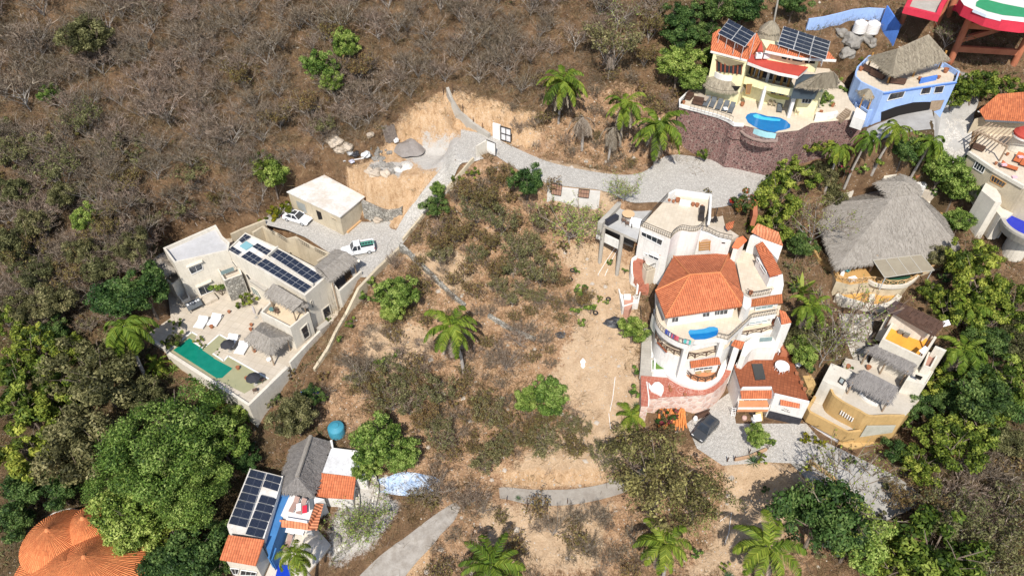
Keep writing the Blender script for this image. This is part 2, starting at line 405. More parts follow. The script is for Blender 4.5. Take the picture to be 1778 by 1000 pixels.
def strands(mb, a, b, down, n, L=(.25, .6)):     # ragged reed ends below an eave
    d = b-a
    for i in range(n):
        t = random.random(); p = a+d*t; l = random.uniform(*L); w = d.normalized()*random.uniform(.03, .08)
        q = p+down*l+Vector((random.uniform(-.1,.1), random.uniform(-.1,.1), random.uniform(-.12,.05)))
        mb.poly([p-w, p+w, q], [(t*8, 0), (t*8+.1, 0), (t*8, .5)])
def thatch(par, faces, eaves, m=THATCH, th=.22, name='thatch', dens=9):
    """faces: point lists, eave edge first; eaves: list of (a, b)."""
    mb = MB()
    for f in faces:
        a, b = f[0], f[1]; top = [Vector(p) for p in f]; L = (b-a).length; nx = max(1, int(L/1.2))
        mb.slope(top); mb.slope([p-Vector((0, 0, th)) for p in top])
        for i in range(len(top)): mb.side(top[i], top[(i+1) % len(top)], top[i].z-th, top[(i+1) % len(top)].z-th)
        # loose reed bundles standing proud of the slope
        c = sum(top, Vector())/len(top); up = (c-(a+b)/2)
        nrm = (b-a).cross(up).normalized(); nrm = nrm if nrm.z > 0 else -nrm
        area = (b-a).length*up.length*2
        for k in range(int(area*dens)):
            i = random.randrange(1, len(top)-1); r1, r2 = random.random(), random.random()
            if r1+r2 > 1: r1, r2 = 1-r1, 1-r2
            p = top[0]+(top[i]-top[0])*r1+(top[i+1]-top[0])*r2; dn = -up.normalized(); w = (b-a).normalized()*random.uniform(.04, .12)
            l = random.uniform(.3, .7); h = nrm*random.uniform(.03, .10)
            u0 = (p-a).dot((b-a).normalized())
            mb.poly([p-w+h*.1, p+dn*l-w*.6+h, p+dn*l+w*.6+h, p+w+h*.1], [(u0, 1.3), (u0, .3), (u0+.1, .3), (u0+.1, 1.3)])
    cen = sum([p for f in faces for p in f], Vector())/sum(len(f) for f in faces)
    for a, b in eaves:
        mid = (a+b)/2; d = (mid-cen); d.z = -d.length*.55; d.normalize()
        strands(mb, a, b, d, int((b-a).length*16)); strands(mb, a-Vector((0,0,th*.8)), b-Vector((0,0,th*.8)), d, int((b-a).length*10))
    return mb.build(name, m, par)
def hip(par, e, r0, r1, m=THATCH, **k):          # eave corners e[0..3] (front-left, front-right, back-right, back-left), ridge r0-r1
    return thatch(par, [[e[0], e[1], r1, r0], [e[1], e[2], r1], [e[2], e[3], r0, r1], [e[3], e[0], r0]],
                  [(e[0], e[1]), (e[1], e[2]), (e[2], e[3]), (e[3], e[0])], m, **k)
def posts(par, pts, z0, r=.1, m=WOODG, name='post'):
    for p in pts: MB().tube([(p.x, p.y, z0), (p.x, p.y, p.z)], r, 8).build(name, m, par)
def rail(par, pts, h=.95, m=FRAMEB, name='railing', step=.28, r=.022, top=.04):
    mb = MB(); up = Vector((0, 0, h))
    for a, b in zip(pts[:-1], pts[1:]):
        L = (b-a).length; n = max(1, int(L/step))
        mb.beam(a+up, b+up, top*1.6); mb.beam(a+Vector((0,0,.12)), b+Vector((0,0,.12)), top)
        for i in range(n+1): mb.beam(a.lerp(b, i/n), a.lerp(b, i/n)+up, r*1.6)
    return mb.build(name, m, par)
def lrail(par, pts, h=.95, m=WOODD, name='railing'):       # log rail with crossing sticks
    mb = MB(); up = Vector((0, 0, h))
    for a, b in zip(pts[:-1], pts[1:]):
        mb.tube([a+up, b+up], .06, 6); mb.tube([a+up*.15, b+up*.95], .04, 5); mb.tube([a+up*.95, b+up*.15], .04, 5)
    for p in pts: mb.tube([p, p+up*1.02], .07, 6)
    return mb.build(name, m, par)
def smooth(pts, k=3):                                       # rounded open polyline
    pts = [Vector(p) for p in pts]; out = []
    for i in range(len(pts)-1):
        p0 = pts[max(i-1, 0)]; p1 = pts[i]; p2 = pts[i+1]; p3 = pts[min(i+2, len(pts)-1)]
        for j in range(k):
            t = j/k; out.append(.5*((2*p1)+(p2-p0)*t+(2*p0-5*p1+4*p2-p3)*t*t+(3*p1-p0-3*p2+p3)*t**3))
    return out+[pts[-1]]
def path_wall(par, name, m, pts, th, zb, ztops=None, origin_label=None):
    """free wall along pts (their z is the wall top) with thickness th."""
    pts = [Vector(p) for p in pts]; L, Rr = [], []
    for i, p in enumerate(pts):
        d = pts[min(i+1, len(pts)-1)]-pts[max(i-1, 0)]; d.z = 0; d.normalize(); n = Vector((-d.y, d.x, 0))*th/2
        L.append(p+n); Rr.append(p-n)
    mb = MB()
    for i in range(len(pts)-1):
        z0 = zb[i] if isinstance(zb, list) else zb; z1_ = zb[i+1] if isinstance(zb, list) else zb
        mb.poly([L[i], Rr[i], Rr[i+1], L[i+1]]); mb.side(Rr[i], Rr[i+1], z0, z1_); mb.side(L[i+1], L[i], z1_, z0)
    for q, w, i in ((L[0], Rr[0], 0), (Rr[-1], L[-1], -1)):
        z0 = zb[i] if isinstance(zb, list) else zb; mb.side(q, w, z0, z0)
    return mb.build(name, m, par)
def panel_grid(par, c00, c10, c11, c01, nu, nv, gap=.025, th=.04, name='solar_panel', lift=0.0):
    """c00-c10 along u, c00-c01 along v: one panel object per cell."""
    up = (c10-c00).cross(c01-c00).normalized(); up = up if up.z > 0 else -up
    for i in range(nu):
        for j in range(nv):
            def at(u, v): return (c00.lerp(c10, u)).lerp(c01.lerp(c11, u), v)+up*lift
            eu, ev = gap/max(.1, (c10-c00).length/nu)/nu, gap/max(.1, (c01-c00).length/nv)/nv
            q = [at(i/nu+eu, j/nv+ev), at((i+1)/nu-eu, j/nv+ev), at((i+1)/nu-eu, (j+1)/nv-ev), at(i/nu+eu, (j+1)/nv-ev)]
            if (q[1]-q[0]).cross(q[2]-q[0]).z < 0: q = [q[1], q[0], q[3], q[2]]
            o = MB()
            lo = [p-up*th for p in q]
            for k in range(4): o.poly([q[k], lo[k], lo[(k+1) % 4], q[(k+1) % 4]])
            ob = o.build(name, ALU, par)
            c = sum(q, Vector())/4; qq = [p+(c-p)*.026+up*.004 for p in q]
            lu = (q[1]-q[0]).length; lv = (q[3]-q[0]).length
            uv = [(0,0),(1,0),(1,1),(0,1)] if lu > lv else [(0,0),(0,1),(1,1),(1,0)]
            fr = MB()
            for k in range(4): fr.poly([q[k], q[(k+1) % 4], qq[(k+1) % 4]-up*.004, qq[k]-up*.004])
            # the frame is one mesh with the panel sides
            me = ob.data; bmv = [tuple(v.co) for v in me.vertices]; L0 = Vector(par.location)
            vs = bmv+[tuple(Vector(v)-L0) for v in fr.v]; n0 = len(bmv)
            fs = [tuple(p.vertices) for p in me.polygons]+[tuple(x+n0 for x in f) for f in fr.f]
            me.clear_geometry(); me.from_pydata(vs, [], fs); me.update()
            MB().poly(qq, uv).build('cells', CELLS, ob)
def put_on(o, z): o.location.z = z
USED = {}
# ---------------------------------------------------------------- small furniture (built round the origin, then copied)
def proto_lounger(cloth, frame, label, name='sun_lounger', w=.75, L=2.0):
    t = thing(name, (0, 0, 0), label, 'sun lounger'); f = MB()
    for x in (-w/2+.04, w/2-.04): f.beam((x, -L/2, .28), (x, L/2, .28), .06)
    for y in (-L/2+.1, L*.12): f.beam((-w/2, y, .27), (w/2, y, .27), .05)
    f.build('frame', frame, t)
    for x in (-1, 1):
        for y in (-1, 1): MB().beam((x*(w/2-.05), y*(L/2-.15), 0), (x*(w/2-.05), y*(L/2-.15), .27), .05).build('leg', frame, t)
    MB().box((0, -L*.17, .35), w/2-.03, L*.32, .05).build('mattress', cloth, t, bevel=.02)
    MB().box((0, L*.32, .53), w/2-.03, L*.19, .05, (1, 0, 0), (0, -.5, .86)).build('backrest', cloth, t, bevel=.02)
    return t
def proto_chair(m, label, name='chair'):
    t = thing(name, (0, 0, 0), label, 'chair')
    MB().box((0, 0, .43), .25, .24, .03).build('seat', m, t, bevel=.02)
    b = MB()
    for k in range(9):
        a = math.pi*(k/8)*1.0; b.beam((-.27*math.cos(a), .02+.26*math.sin(a), .46), (-.27*math.cos(a), .02+.28*math.sin(a), .50+.34*math.sin(a)**.6), .045)
    pts = [(-.27*math.cos(math.pi*k/12), .02+.28*math.sin(math.pi*k/12), .52+.34*max(0, math.sin(math.pi*k/12))**.6) for k in range(13)]
    b.tube(pts, .03, 6); b.build('backrest', m, t)
    for x in (-1, 1):
        for y in (-1, 1): MB().tube([(x*.21, y*.19, .42), (x*.25, y*.25, 0)], .025, 6).build('leg', m, t)
    return t
def proto_rtable(m, label, r=.6, h=.72, name='round_table'):
    t = thing(name, (0, 0, 0), label, 'table')
    MB().lathe((0, 0, 0), [(0, h), (r*.96, h), (r, h-.02), (r, h-.05), (0, h-.05)], 28).build('tabletop', m, t)
    for k in range(4):
        a = k*math.pi/2+.4; MB().tube([(r*.5*math.cos(a), r*.5*math.sin(a), h-.05), (r*.75*math.cos(a), r*.75*math.sin(a), 0)], .03, 6).build('leg', m, t)
    return t
def proto_pot(label, r=.3, h=.5, plantm=None):
    t = thing('flower_pot', (0, 0, 0), label, 'flower pot')
    MB().lathe((0, 0, 0), [(r*.6, 0), (r*.95, h*.55), (r*.9, h*.85), (r*1.05, h*.9), (r*1.05, h), (r*.85, h), (r*.8, h*.8), (0, h*.8)], 16).build('pot', POT, t, smooth=True)
    return t
def sofa(par_label, loc, rz, m=WOODD, cush=None, w=1.6):
    t = thing('sofa', loc, par_label, 'sofa', None, rz)
    def bx(n, c, h, mm, bv=.03):
        o = MB().box((0, 0, 0), *h).build('x', mm, None); o.name = n; o.parent = t; o.location = c; return o
    bx('base', (0, 0, .2), (w/2, .42, .2), m); bx('backrest', (0, .38, .55), (w/2, .08, .28), m)
    for s_ in (-1, 1): bx('armrest', (s_*(w/2-.07), 0, .48), (.07, .42, .14), m)
    for s_ in (-1, 1): bx('cushion', (s_*w*.21, -.05, .46), (w*.2, .33, .07), cush or CLOTHG)
    return t
def umbrella(loc, label, m, closed=False, r=1.5, h=2.5):
    t = thing('parasol', loc, label, 'parasol'); l = Vector(loc)
    MB().tube([l, l+Vector((0,0,h))], .03, 8).build('pole', ALU, t); MB().lathe(l, [(0,.08),(.28,.08),(.3,0)], 16).build('base', CONC, t)
    if closed: MB().lathe(l, [(.05, h+.1), (.14, h-.3), (.2, h-1.0), (.16, h-1.5), (.03, h-1.6)], 10).build('canopy', m, t)
    else: MB().lathe(l, [(r, h-.45), (r*.5, h-.12), (0, h+.1)], 8).build('canopy', m, t); 
    return t
# ---------------------------------------------------------------- cars
def car(name, label, loc, heading, paint, L=4.5, W=1.85, suv=False, glassroof=False, pickup=False):
    t = thing(name, loc, label, 'car' if not pickup else 'pickup truck', None, heading)
    hh = L/2; H = 1.75 if suv or pickup else 1.45; hood = .98 if suv or pickup else .86
    def sec(pr, ww):       # side profile lofted across the width with tumblehome
        return pr
    prof = [(-hh, .35), (-hh+.02, hood*.75), (-hh+.12, hood+.08), (-hh*.62, hood+.12), (hh*.30, hood+.06), (hh*.88, hood-.14), (hh-.02, hood*.62), (hh, .38)]
    ring = []
    for f, ins in ((-1, 0), (-.82, .0), (.82, 0), (1, 0)):
        dz = .0 if abs(f) < .9 else -.10; sh = 1.0 if abs(f) < .9 else .965
        ring.append([Vector((x*sh, f*W/2, max(.30, z+dz) if z > .4 else z)) for x, z in prof])
    b = MB()
    for i in range(3):
        for k in range(len(prof)-1): b.poly([ring[i][k], ring[i+1][k], ring[i+1][k+1], ring[i][k+1]])
    b.poly(ring[0][::-1]); b.poly(ring[3])
    def put(mb, n, m, par=t, **k):
        o = MB.build(mb, n, m, None, **k)
        return o
    def local(mb, n, m, par, **k):
        me_o = mb.build(n, m, None, **k); me = me_o.data; l = Vector(me_o.location)
        for v in me.vertices: v.co += l
        me_o.location = (0, 0, 0); me_o.parent = par; me_o.name = n; return me_o
    body = local(b, 'body', paint, t, smooth=False, bevel=.07)
    # cabin
    if pickup: c0, c1, d0, d1 = -.45, 1.05, -.40, .55
    elif suv: c0, c1, d0, d1 = -hh+.12, .95, -hh+.45, .25
    else: c0, c1, d0, d1 = -1.75, .85, -1.0, .12
    zb = hood+.05; y0, y1 = W/2-.07, W/2-.27
    lo = [Vector((c0, -y0, zb)), Vector((c1, -y0, zb)), Vector((c1, y0, zb)), Vector((c0, y0, zb))]
    hi = [Vector((d0, -y1, H)), Vector((d1, -y1, H)), Vector((d1, y1, H)), Vector((d0, y1, H))]
    g = MB()
    for i in range(4): g.poly([lo[i], lo[(i+1) % 4], hi[(i+1) % 4], hi[i]])
    gl = local(g, 'windows', GLASS, t)
    rf = MB(); rin = [p+Vector((0, 0, .035)) for p in inset(hi, .05)]
    rf.poly(rin)
    for i in range(4): rf.poly([hi[i], hi[(i+1) % 4], rin[(i+1) % 4], rin[i]])
    for i in range(4): rf.beam(lo[i]+Vector((0,0,.01)), hi[i]+Vector((0,0,.01)), .09, .05)
    xm = (d0+d1)/2
    for s_ in (-1, 1): rf.beam((xm, s_*(y0+.005), zb), (xm, s_*(y1+.005), H), .08, .04)
    roof = local(rf, 'roof', paint, t)
    if glassroof: local(MB().box(((d0+d1)/2+.1, 0, H+.04), (d1-d0)*.30, y1*.68, .006), 'sunroof', GLASS, roof)
    for s_ in (-1, 1):
        local(MB().box((hh*.93, s_*W*.36, hood*.70), .06, .17, .07), 'headlight', FRAMEW, t)
        local(MB().box((-hh+.03, s_*W*.38, hood*.82), .04, .14, .08), 'tail_light', REDP, t)
        local(MB().box((c1-.25, s_*(W/2+.06), zb+.07), .07, .10, .06), 'mirror', paint, t)
        for x in (-hh*.62, hh*.62):
            w = MB(); ys = s_*(W/2-.12)
            for rr, mm in ((.33, 0),):
                n = 18; cs = [(math.cos(k*2*math.pi/n), math.sin(k*2*math.pi/n)) for k in range(n)]
                for k in range(n):
                    a, bb = cs[k], cs[(k+1) % n]
                    w.poly([(x+rr*a[0], ys-.13, .33+rr*a[1]), (x+rr*bb[0], ys-.13, .33+rr*bb[1]), (x+rr*bb[0], ys+.13, .33+rr*bb[1]), (x+rr*a[0], ys+.13, .33+rr*a[1])])
                w.poly([(x+rr*c[0], ys-.13, .33+rr*c[1]) for c in cs]); w.poly([(x+rr*c[0], ys+.13, .33+rr*c[1]) for c in cs])
            wh = local(w, 'wheel', M_plain('rubber', (.02,.02,.02), .8), t)
            rm = MB(); rm.poly([(x+.2*c[0], ys+s_*.137, .33+.2*c[1]) for c in cs]); local(rm, 'rim', ALU, wh)
    if pickup:
        bx = MB(); x0, x1 = -hh+.08, -.5
        for s_ in (-1, 1): bx.box(((x0+x1)/2, s_*(W/2-.08), hood+.25), (x1-x0)/2, .05, .16)
        bx.box((x0, 0, hood+.25), .05, W/2-.05, .16); local(bx, 'truck_bed', paint, t)
        local(MB().box(((x0+x1)/2+.02, 0, hood+.16), (x1-x0)/2-.06, W/2-.15, .03), 'bed_liner', M_plain('bed_liner', (.03,.045,.045), .6), t)
        lad = MB(); 
        for s_ in (-1, 1): lad.beam((x0-.1, s_*.28+.1, hood+.5), (x1, s_*.28+.1, hood+.5), .06)
        for k in range(5): lad.beam((x0+(x1-x0)*k/4.5, -.18, hood+.5), (x0+(x1-x0)*k/4.5, .38, hood+.5), .05)
        lo_ = lad.build('ladder', M_plain('green_ladder', (.10,.42,.30), .5), None)
        lo_.matrix_world = t.matrix_basis @ Matrix.Translation(lo_.location)
        tag(lo_, 'green ladder lying in the bed of the white pickup', 'ladder')
    else:
        local(MB().box((hh*.985, 0, hood*.52), .03, W*.28, .09), 'grille', DARK, t)
    return t
# ================================================================ cream modern villa (left)
zT, zPk = 13.5, 18.5
V = thing('modern_villa', PL('c', zT, 800, 300)[0], 'cream modern villa with flat roofs and long rows of roof solar panels', 'villa')
# patio terrace
ter = PL('c', zT, 330, 440, 40, 640, 300, 850) + PL('e', zT, 860, 450, 1300, 740, 1778, 270) + PL('d', zT, 960, 640, 1160, 450, 1225, 330) + PL('b', zT, 1080, 900) + PL('a', zT, 1130, 300, 235, 450)
pad([p for p in ter], zT-.35, 1.0)
T = thing('pool_terrace', PL('e', zT-5, 700, 300)[0], 'cream stone pool terrace with a long green pool beside the modern villa', 'terrace')
MB().prism(ter, 4.0).build('deck', PATIO, T)
path_wall(T, 'parapet', CREAM, [p+Vector((0,0,.28)) for p in PL('e', zT, -200, -240, 300, 60, 300, 100, 860, 460, 1300, 740, 1770, 275)], .5, 3.5)
path_wall(T, 'parapet', CREAM, [p+Vector((0,0,.75)) for p in PL('d', zT, 600, 1030, 960, 655, 1165, 465)], .3, 8)
path_wall(T, 'buttress', CREAM, PZ('e', 1320, 720, 13.3, 1400, 870, 8.0), .5, 3.5)
path_wall(T, 'buttress', CREAM, PZ('e', 430, 170, 13.3, 560, 400, 9.0), .5, 3.5)
path_wall(T, 'buttress', CREAM, PZ('e', 890, 480, 13.3, 1080, 740, 8.0), .5, 3.5)
pool = PL('c', zT+.015, 350, 835, 590, 622, 650, 650, 618, 742, 735, 812, 930, 645, 1035, 702, 960, 780, 850, 880, 985, 968, 1042, 905) + PL('e', zT+.015, 1540, 410, 1240, 590, 880, 410)
MB().poly(pool).build('shallow_water', M_water('olive_water', (.33,.31,.18), (.28,.28,.16)), T)
deep = PL('c', zT+.022, 362, 838, 560, 690, 735, 812, 720, 835, 860, 930) + PL('e', zT+.022, 860, 155, 1095, 280, 965, 398, 895, 400)
MB().poly(deep).build('deep_water', M_water('teal_water', (.006,.20,.135), (.005,.14,.095)), T)
cop = MB()
for seg in (('c', 300, 840, 590, 615), ('c', 590, 615, 660, 655), ('c', 618, 742, 735, 816), ('c', 735, 816, 930, 645), ('c', 930, 645, 1040, 705), ('c', 850, 880, 985, 972), ('c', 985, 972, 1042, 905), ('e', 1042, 128, 1540, 410)):
    a, b = PL(seg[0], zT+.03, *seg[1:]); cop.beam(a, b, .22, .08)
cop.build('coping', WHITE, T)
a, b = PL('e', zT+.03, 320, 60, 880, 445); MB().beam(a, b, .55, .06).build('overflow_channel', M('channel_stone', (.36,.32,.2), (.28,.25,.15)), T)
for q in (('c', 640, 745, 790, 790, 735, 812, 618, 742), ): pass
# left wing
W1 = PL('a', zT+7.2, 370, 612, 835, 508, 1040, 462, 1058, 362, 970, 285, 885, 143, 235, 430)
flat_roof(V, W1, zT-1, CREAM, ROOFG, .55, .28)
fA, fB = W1[0], W1[1]
for y0 in (0,):
    win(V, fA, fB, zz('a', 550, 688, 712, 618, 728, 690, 590, 756), FRAMEW, GLASS, 1)
    a, b = [onv(*p, fA, fB, .25) for p in zz('a', 525, 668, 722, 590)]; MB().beam(a, b, .5, .14).build('window_ledge', CREAM, V)
    win(V, fA, fB, zz('a', 665, 930, 805, 865, 850, 960, 705, 1020), FRAMEW, GLASS, 1, name='sliding_door')
    a, b = [onv(*p, fA, fB, .25) for p in zz('a', 640, 915, 835, 832)]; MB().beam(a, b, .5, .14).build('window_ledge', CREAM, V)
st = MB()
for k in range(3):
    q = PL('c', zT+.5-.16*k, 720-6*k, 185+25*k, 850, 120+25*k, 910, 190+12*k, 770, 262+8*k); st.prism(q, zT-.2)
st.build('step', PATIO, V)
# left balcony block and garden niche
lb = PL('a', zT+3.2, 250, 800, 300, 780, 345, 880, 445, 805, 440, 650, 380, 680); 
LB = PL('a', zT+3.3, 262, 815, 350, 885, 450, 800, 372, 640, 240, 560)
flat_roof(V, LB, zT-2, CREAM, PATIO, .8, .22, 'balcony_wall', 'balcony_floor')
LB2 = PL('c', zT+1.1, 350, 75, 480, 20, 570, 190, 470, 240); flat_roof(V, LB2, zT-1.5, CREAM, PATIO, .9, .18, 'garden_wall', 'garden_floor')
e = PL('a', zT+4.9, 90, 585, 235, 765, 400, 690, 240, 485); rr = [p+Vector((0,0,.9)) for p in (e[0].lerp(e[3], .5)*.75+e[1].lerp(e[2], .5)*.25, e[0].lerp(e[3], .5)*.2+e[1].lerp(e[2], .5)*.8)]
tp = thing('palapa', (e[0]+e[2])/2-Vector((0,0,2.2)), 'small grey thatched lean-to over a side balcony of the modern villa', 'palapa')
thatch(tp, [[e[0], e[1], rr[1], rr[0]], [e[1], e[2], rr[1]], [e[2], e[3], rr[0], rr[1]], [e[3], e[0], rr[0]]], [(e[0], e[1]), (e[1], e[2]), (e[3], e[0])], dens=6)
posts(tp, [e[0].lerp(e[2], .15), e[1].lerp(e[3], .15)], zT+2.2)
# middle terrace over the rubble wall
Mz = zT+4.2
mid = PL('a', Mz, 842, 590, 990, 838, 1212, 755, 1140, 560, 1000, 470)
flat_roof(V, mid, zT-1, CREAM, PATIO, .75, .22, 'terrace_wall', 'terrace_floor')
sA, sB = mid[1], mid[2]
q = [onv(*p, sA, sB, .06) for p in zz('a', 992, 838, 1210, 756, 1285, 1010, 1085, 1095)]
MB().poly(q, [(0,0)]*4).build('stone_panel', STONE, V)
a, b = PL('a', Mz+.35, 950, 745, 1110, 685); g = MB().beam(a, b, .04, .7); g.build('glass_balustrade', GLASSG, V)
# solar block
S1 = PL('a', zT+7, 1020, 455, 1250, 240, 1659, 430, 2284, 760, 1989, 1018)
flat_roof(V, S1, zT-3, CREAM, ROOFW, .25, .2)
zr = zT+6.95
def panels(k, z, c, nu, nv): 
    q = PL(k, z, *c); panel_grid(V, q[0], q[1], q[2], q[3], nu, nv, .02)
panels('b', zr, (340, 520, 885, 868, 1005, 788, 445, 432), 8, 2)
panels('b', zr, (178, 635, 765, 985, 862, 905, 290, 560), 8, 2)
panels('a', zr, (1185, 545, 1350, 648, 1465, 565, 1300, 465), 3, 2)
panels('a', zr, (1335, 415, 1510, 520, 1580, 470, 1400, 370), 3, 2)
panels('a', zr, (1015, 455, 1140, 528, 1205, 480, 1090, 410), 2, 2)
panels('a', zr, (1150, 322, 1205, 368, 1325, 292, 1260, 245), 2, 2)
q = PL('a', zr, 1180, 405, 1260, 452, 1345, 395, 1262, 345); MB().prism(q, zr-.3).build('skylight', M_plain('skylight_glass', (.22,.42,.46), .08), V)
# low wall between the strips of panels
a, b = PL('b', zT+7.1, 300, 535, 880, 885); MB().beam(a, b, .2, .3).build('roof_kerb', CREAM, V)
a, b = PL('b', zT+7.15, 320, 530, 445, 420); MB().beam(a, b, .2, .4).build('roof_kerb', CREAM, V)
rA, rB = S1[3], S1[4]
win(V, rA, rB, zz('d', 845, 235, 862, 222, 885, 308, 868, 322), CREAM, GLASS, 0, fw=.06)
win(V, rA, rB, zz('d', 988, 340, 1075, 275, 1110, 395, 1022, 458), CREAM, GLASS, 1, 2, fw=.16, barm=FRAMEB)
win(V, rA, rB, zz('d', 1102, 30, 1122, 16, 1142, 92, 1124, 104), CREAM, GLASS, 0, fw=.06)
win(V, rA, rB, zz('d', 1145, 215, 1168, 200, 1192, 262, 1178, 295), CREAM, GLASS, 0, fw=.06)
q = PL('d', zT+1.0, 920, 560, 1040, 470, 1085, 500, 965, 590); MB().prism(q, zT-1).build('planter_wall', CONC, V)
fA, fB = S1[4], S1[0]
win(V, fA, fB, zz('a', 1080, 598, 1100, 592, 1150, 655, 1140, 672), CREAM, GLASS, 0, fw=.06)
win(V, fA, fB, zz('c', 1315, 45, 1400, 100, 1470, 215, 1375, 190), CREAM, GLASSG, 2, 0, name='glass_door')
win(V, fA, fB, zz('a', 1245, 745, 1290, 760, 1330, 820, 1290, 820), CREAM, GLASS, 0, name='glass_door', fw=.06)
q = PL('a', zT+3.6, 1300, 830, 1440, 770, 1640, 850, 1490, 960); MB().prism(q, zT+3.3, bottom=True).build('canopy_slab', CONC, V)
# lower terrace block with pergola
L1 = PL('d', zT+4.5, 225, 370, 595, 562, 832, 372, 430, 160)
flat_roof(V, L1, zT-3, CREAM, M('sand_floor', (.66,.54,.38), (.58,.46,.32), .5), .75, .25)
lA, lB = L1[1], L1[2]
win(V, lA, lB, zz('d', 722, 582, 802, 505, 842, 655, 772, 712), CREAM, GLASS, 2, 3, fw=.16, barm=FRAMEB)
def palapa(label, e, ridge, zfloor, m=THATCH, shr=.18, dens=8):
    t = thing('palapa', sum(e, Vector())/4-Vector((0,0,e[0].z-zfloor)), label, 'palapa')
    hip(t, e, ridge[0], ridge[1], m, dens=dens)
    c = sum(e, Vector())/4
    posts(t, [p.lerp(c, shr)+Vector((0,0,.05)) for p in e], zfloor, .11)
    return t
e = PL('d', zT+6.4, 285, 140, 640, 345, 805, 265, 430, 35)
palapa('grey thatched pergola roof over the upper terrace of the modern villa', e, (e[0].lerp(e[3], .8)+Vector((0,0,.7)), e[1].lerp(e[2], .8)+Vector((0,0,.7))), zT+3.75)
e = PL('d', zT+2.9, 38, 700, 345, 890, 595, 665, 250, 490)
palapa('grey thatched pavilion with shaggy eaves by the green pool', e, (e[0].lerp(e[3], .5).lerp(e[1], .22)+Vector((0,0,1.2)), e[1].lerp(e[2], .5).lerp(e[0], .22)+Vector((0,0,1.2))), zT)
zc = zPk+2.7
e = PL('b', zc, 905, 655, 1090, 835, 1430, 575, 1160, 448)
t = palapa('weathered thatched carport roof between the solar roof and the white pickup', [e[1], e[2], e[3], e[0]], (e[1].lerp(e[0], .5)+Vector((0,0,.6)), e[2].lerp(e[3], .5)+Vector((0,0,.6))), zT)
cw = PL('b', zPk+.6, 1155, 860, 1205, 965, 1440, 720, 1440, 690)
path_wall(V, 'carport_wall', CREAM, PL('b', zPk+.7, 1110, 850, 1200, 955, 1470, 715), .35, 9)
MB().tube(PZ('b', 1440, 590, zPk+2.7, 1440, 590, 9.5), .22, 8).build('column', CREAM, V)
q = PL('b', zPk-.6, 1080, 850, 1200, 950, 1440, 720, 1330, 610); MB().prism(q, zPk-.8).build('carport_floor', M('dark_slab', (.10,.09,.09)), V)
pad(q, zPk-1.2, .8, 'min')
# garage
gp = PL('f', zPk+3.6, 145, 385, 785, 688, 1078, 445, 590, 185)
Gr = thing('garage', sum(gp, Vector())/4-Vector((0,0,3.6)), 'flat roofed cream garage with a stained white roof beside the white saloon car', 'garage')
MB().prism(gp, zPk-1, cap=False).build('wall', CREAMD, Gr); 
MB().prism([p+Vector((0,0,.12)) for p in inset(ccw(gp), -.15)], zPk+3.55, bottom=True).build('roof', ROOFW, Gr)
gA, gB = gp[0], gp[1]
hole(Gr, gA, gB, zz('f', 240, 488, 348, 535, 378, 645, 272, 590), 'garage_door', M_plain('grey_door', (.30,.31,.29), .6))
hole(Gr, gA, gB, zz('f', 485, 602, 548, 632, 570, 718, 520, 722), 'door')
win(Gr, gA, gB, zz('f', 672, 690, 732, 718, 738, 738, 678, 708), CREAMD, GLASS, 0, fw=.05)
path_wall(Gr, 'plinth', M('earth_plinth', (.58,.36,.18)), [p+Vector((0,0,.25)) for p in PL('f', zPk, 860, 880, 1120, 650)], .9, zPk-.5)
# parking
park = [P(*p, zPk) for p in ((452,388),(468,372),(500,352),(560,352),(640,366),(656,380),(676,384),(692,397),(673,425),(668,460),(642,482),(612,480),(598,436),(570,438),(530,412),(500,400))]
pad(gp, zPk+1.5, .7); pad(park, zPk-.12, 1.6, 'set')
al = [P(*p, zT+2.3) for p in ((438,402),(470,402),(545,437),(572,462),(560,470),(480,428))]; pad(al, zT+2.0, .5, 'min')
rw = thing('retaining_wall', P(500, 420, zPk-3), 'stepped cream retaining wall between the parking court and the solar roof', 'wall')
path_wall(rw, 'wall', CREAMD, PZ('b', 130, 240, zPk+.9, 255, 165, zPk+.9, 420, 250, zPk+.9, 545, 320, zPk+.9, 660, 295, zPk+1.2, 700, 320, zPk+1.2, 880, 420, zPk+.9, 1080, 500, zPk+.8, 930, 590, zPk+.8), .4, 12.5)
for (x, y, x2, y2) in ((290,160,390,235), (440,255,545,325), (690,320,820,395), (900,430,1010,490)):
    a, b = PL('b', zPk+1.3, x, y, x2, y2); rail(rw, [a-Vector((0,0,.6)), b-Vector((0,0,.6))], .6, FRAMEB, 'railing', .4)
bw = thing('boundary_wall', P(455, 392, zPk-1), 'low cream wall behind the yellow bamboo clump at the parking court', 'wall')
path_wall(bw, 'wall', CREAMD, PZ('b', -140, 260, zPk+.8, 0, 195, zPk+.8, 280, 85, zPk+.8), .35, 14)
car('parked_car', 'white saloon car parked beside the cream garage', P(*z1('f', 268, 730), zPk), math.atan2(-.34, .8), M_plain('white_car_paint', (.80,.80,.81), .2), 4.6, 1.9, glassroof=True)
hd = P(*z1('b', 1520, 445), zPk)-P(*z1('b', 1330, 480), zPk)
car('pickup_truck', 'white pickup truck with a ladder in its dark bed by the thatched carport', P(*z1('b', 1440, 480), zPk), math.atan2(-hd.y, -hd.x), M_plain('white_truck_paint', (.78,.78,.78), .3), 5.0, 1.9, pickup=True)
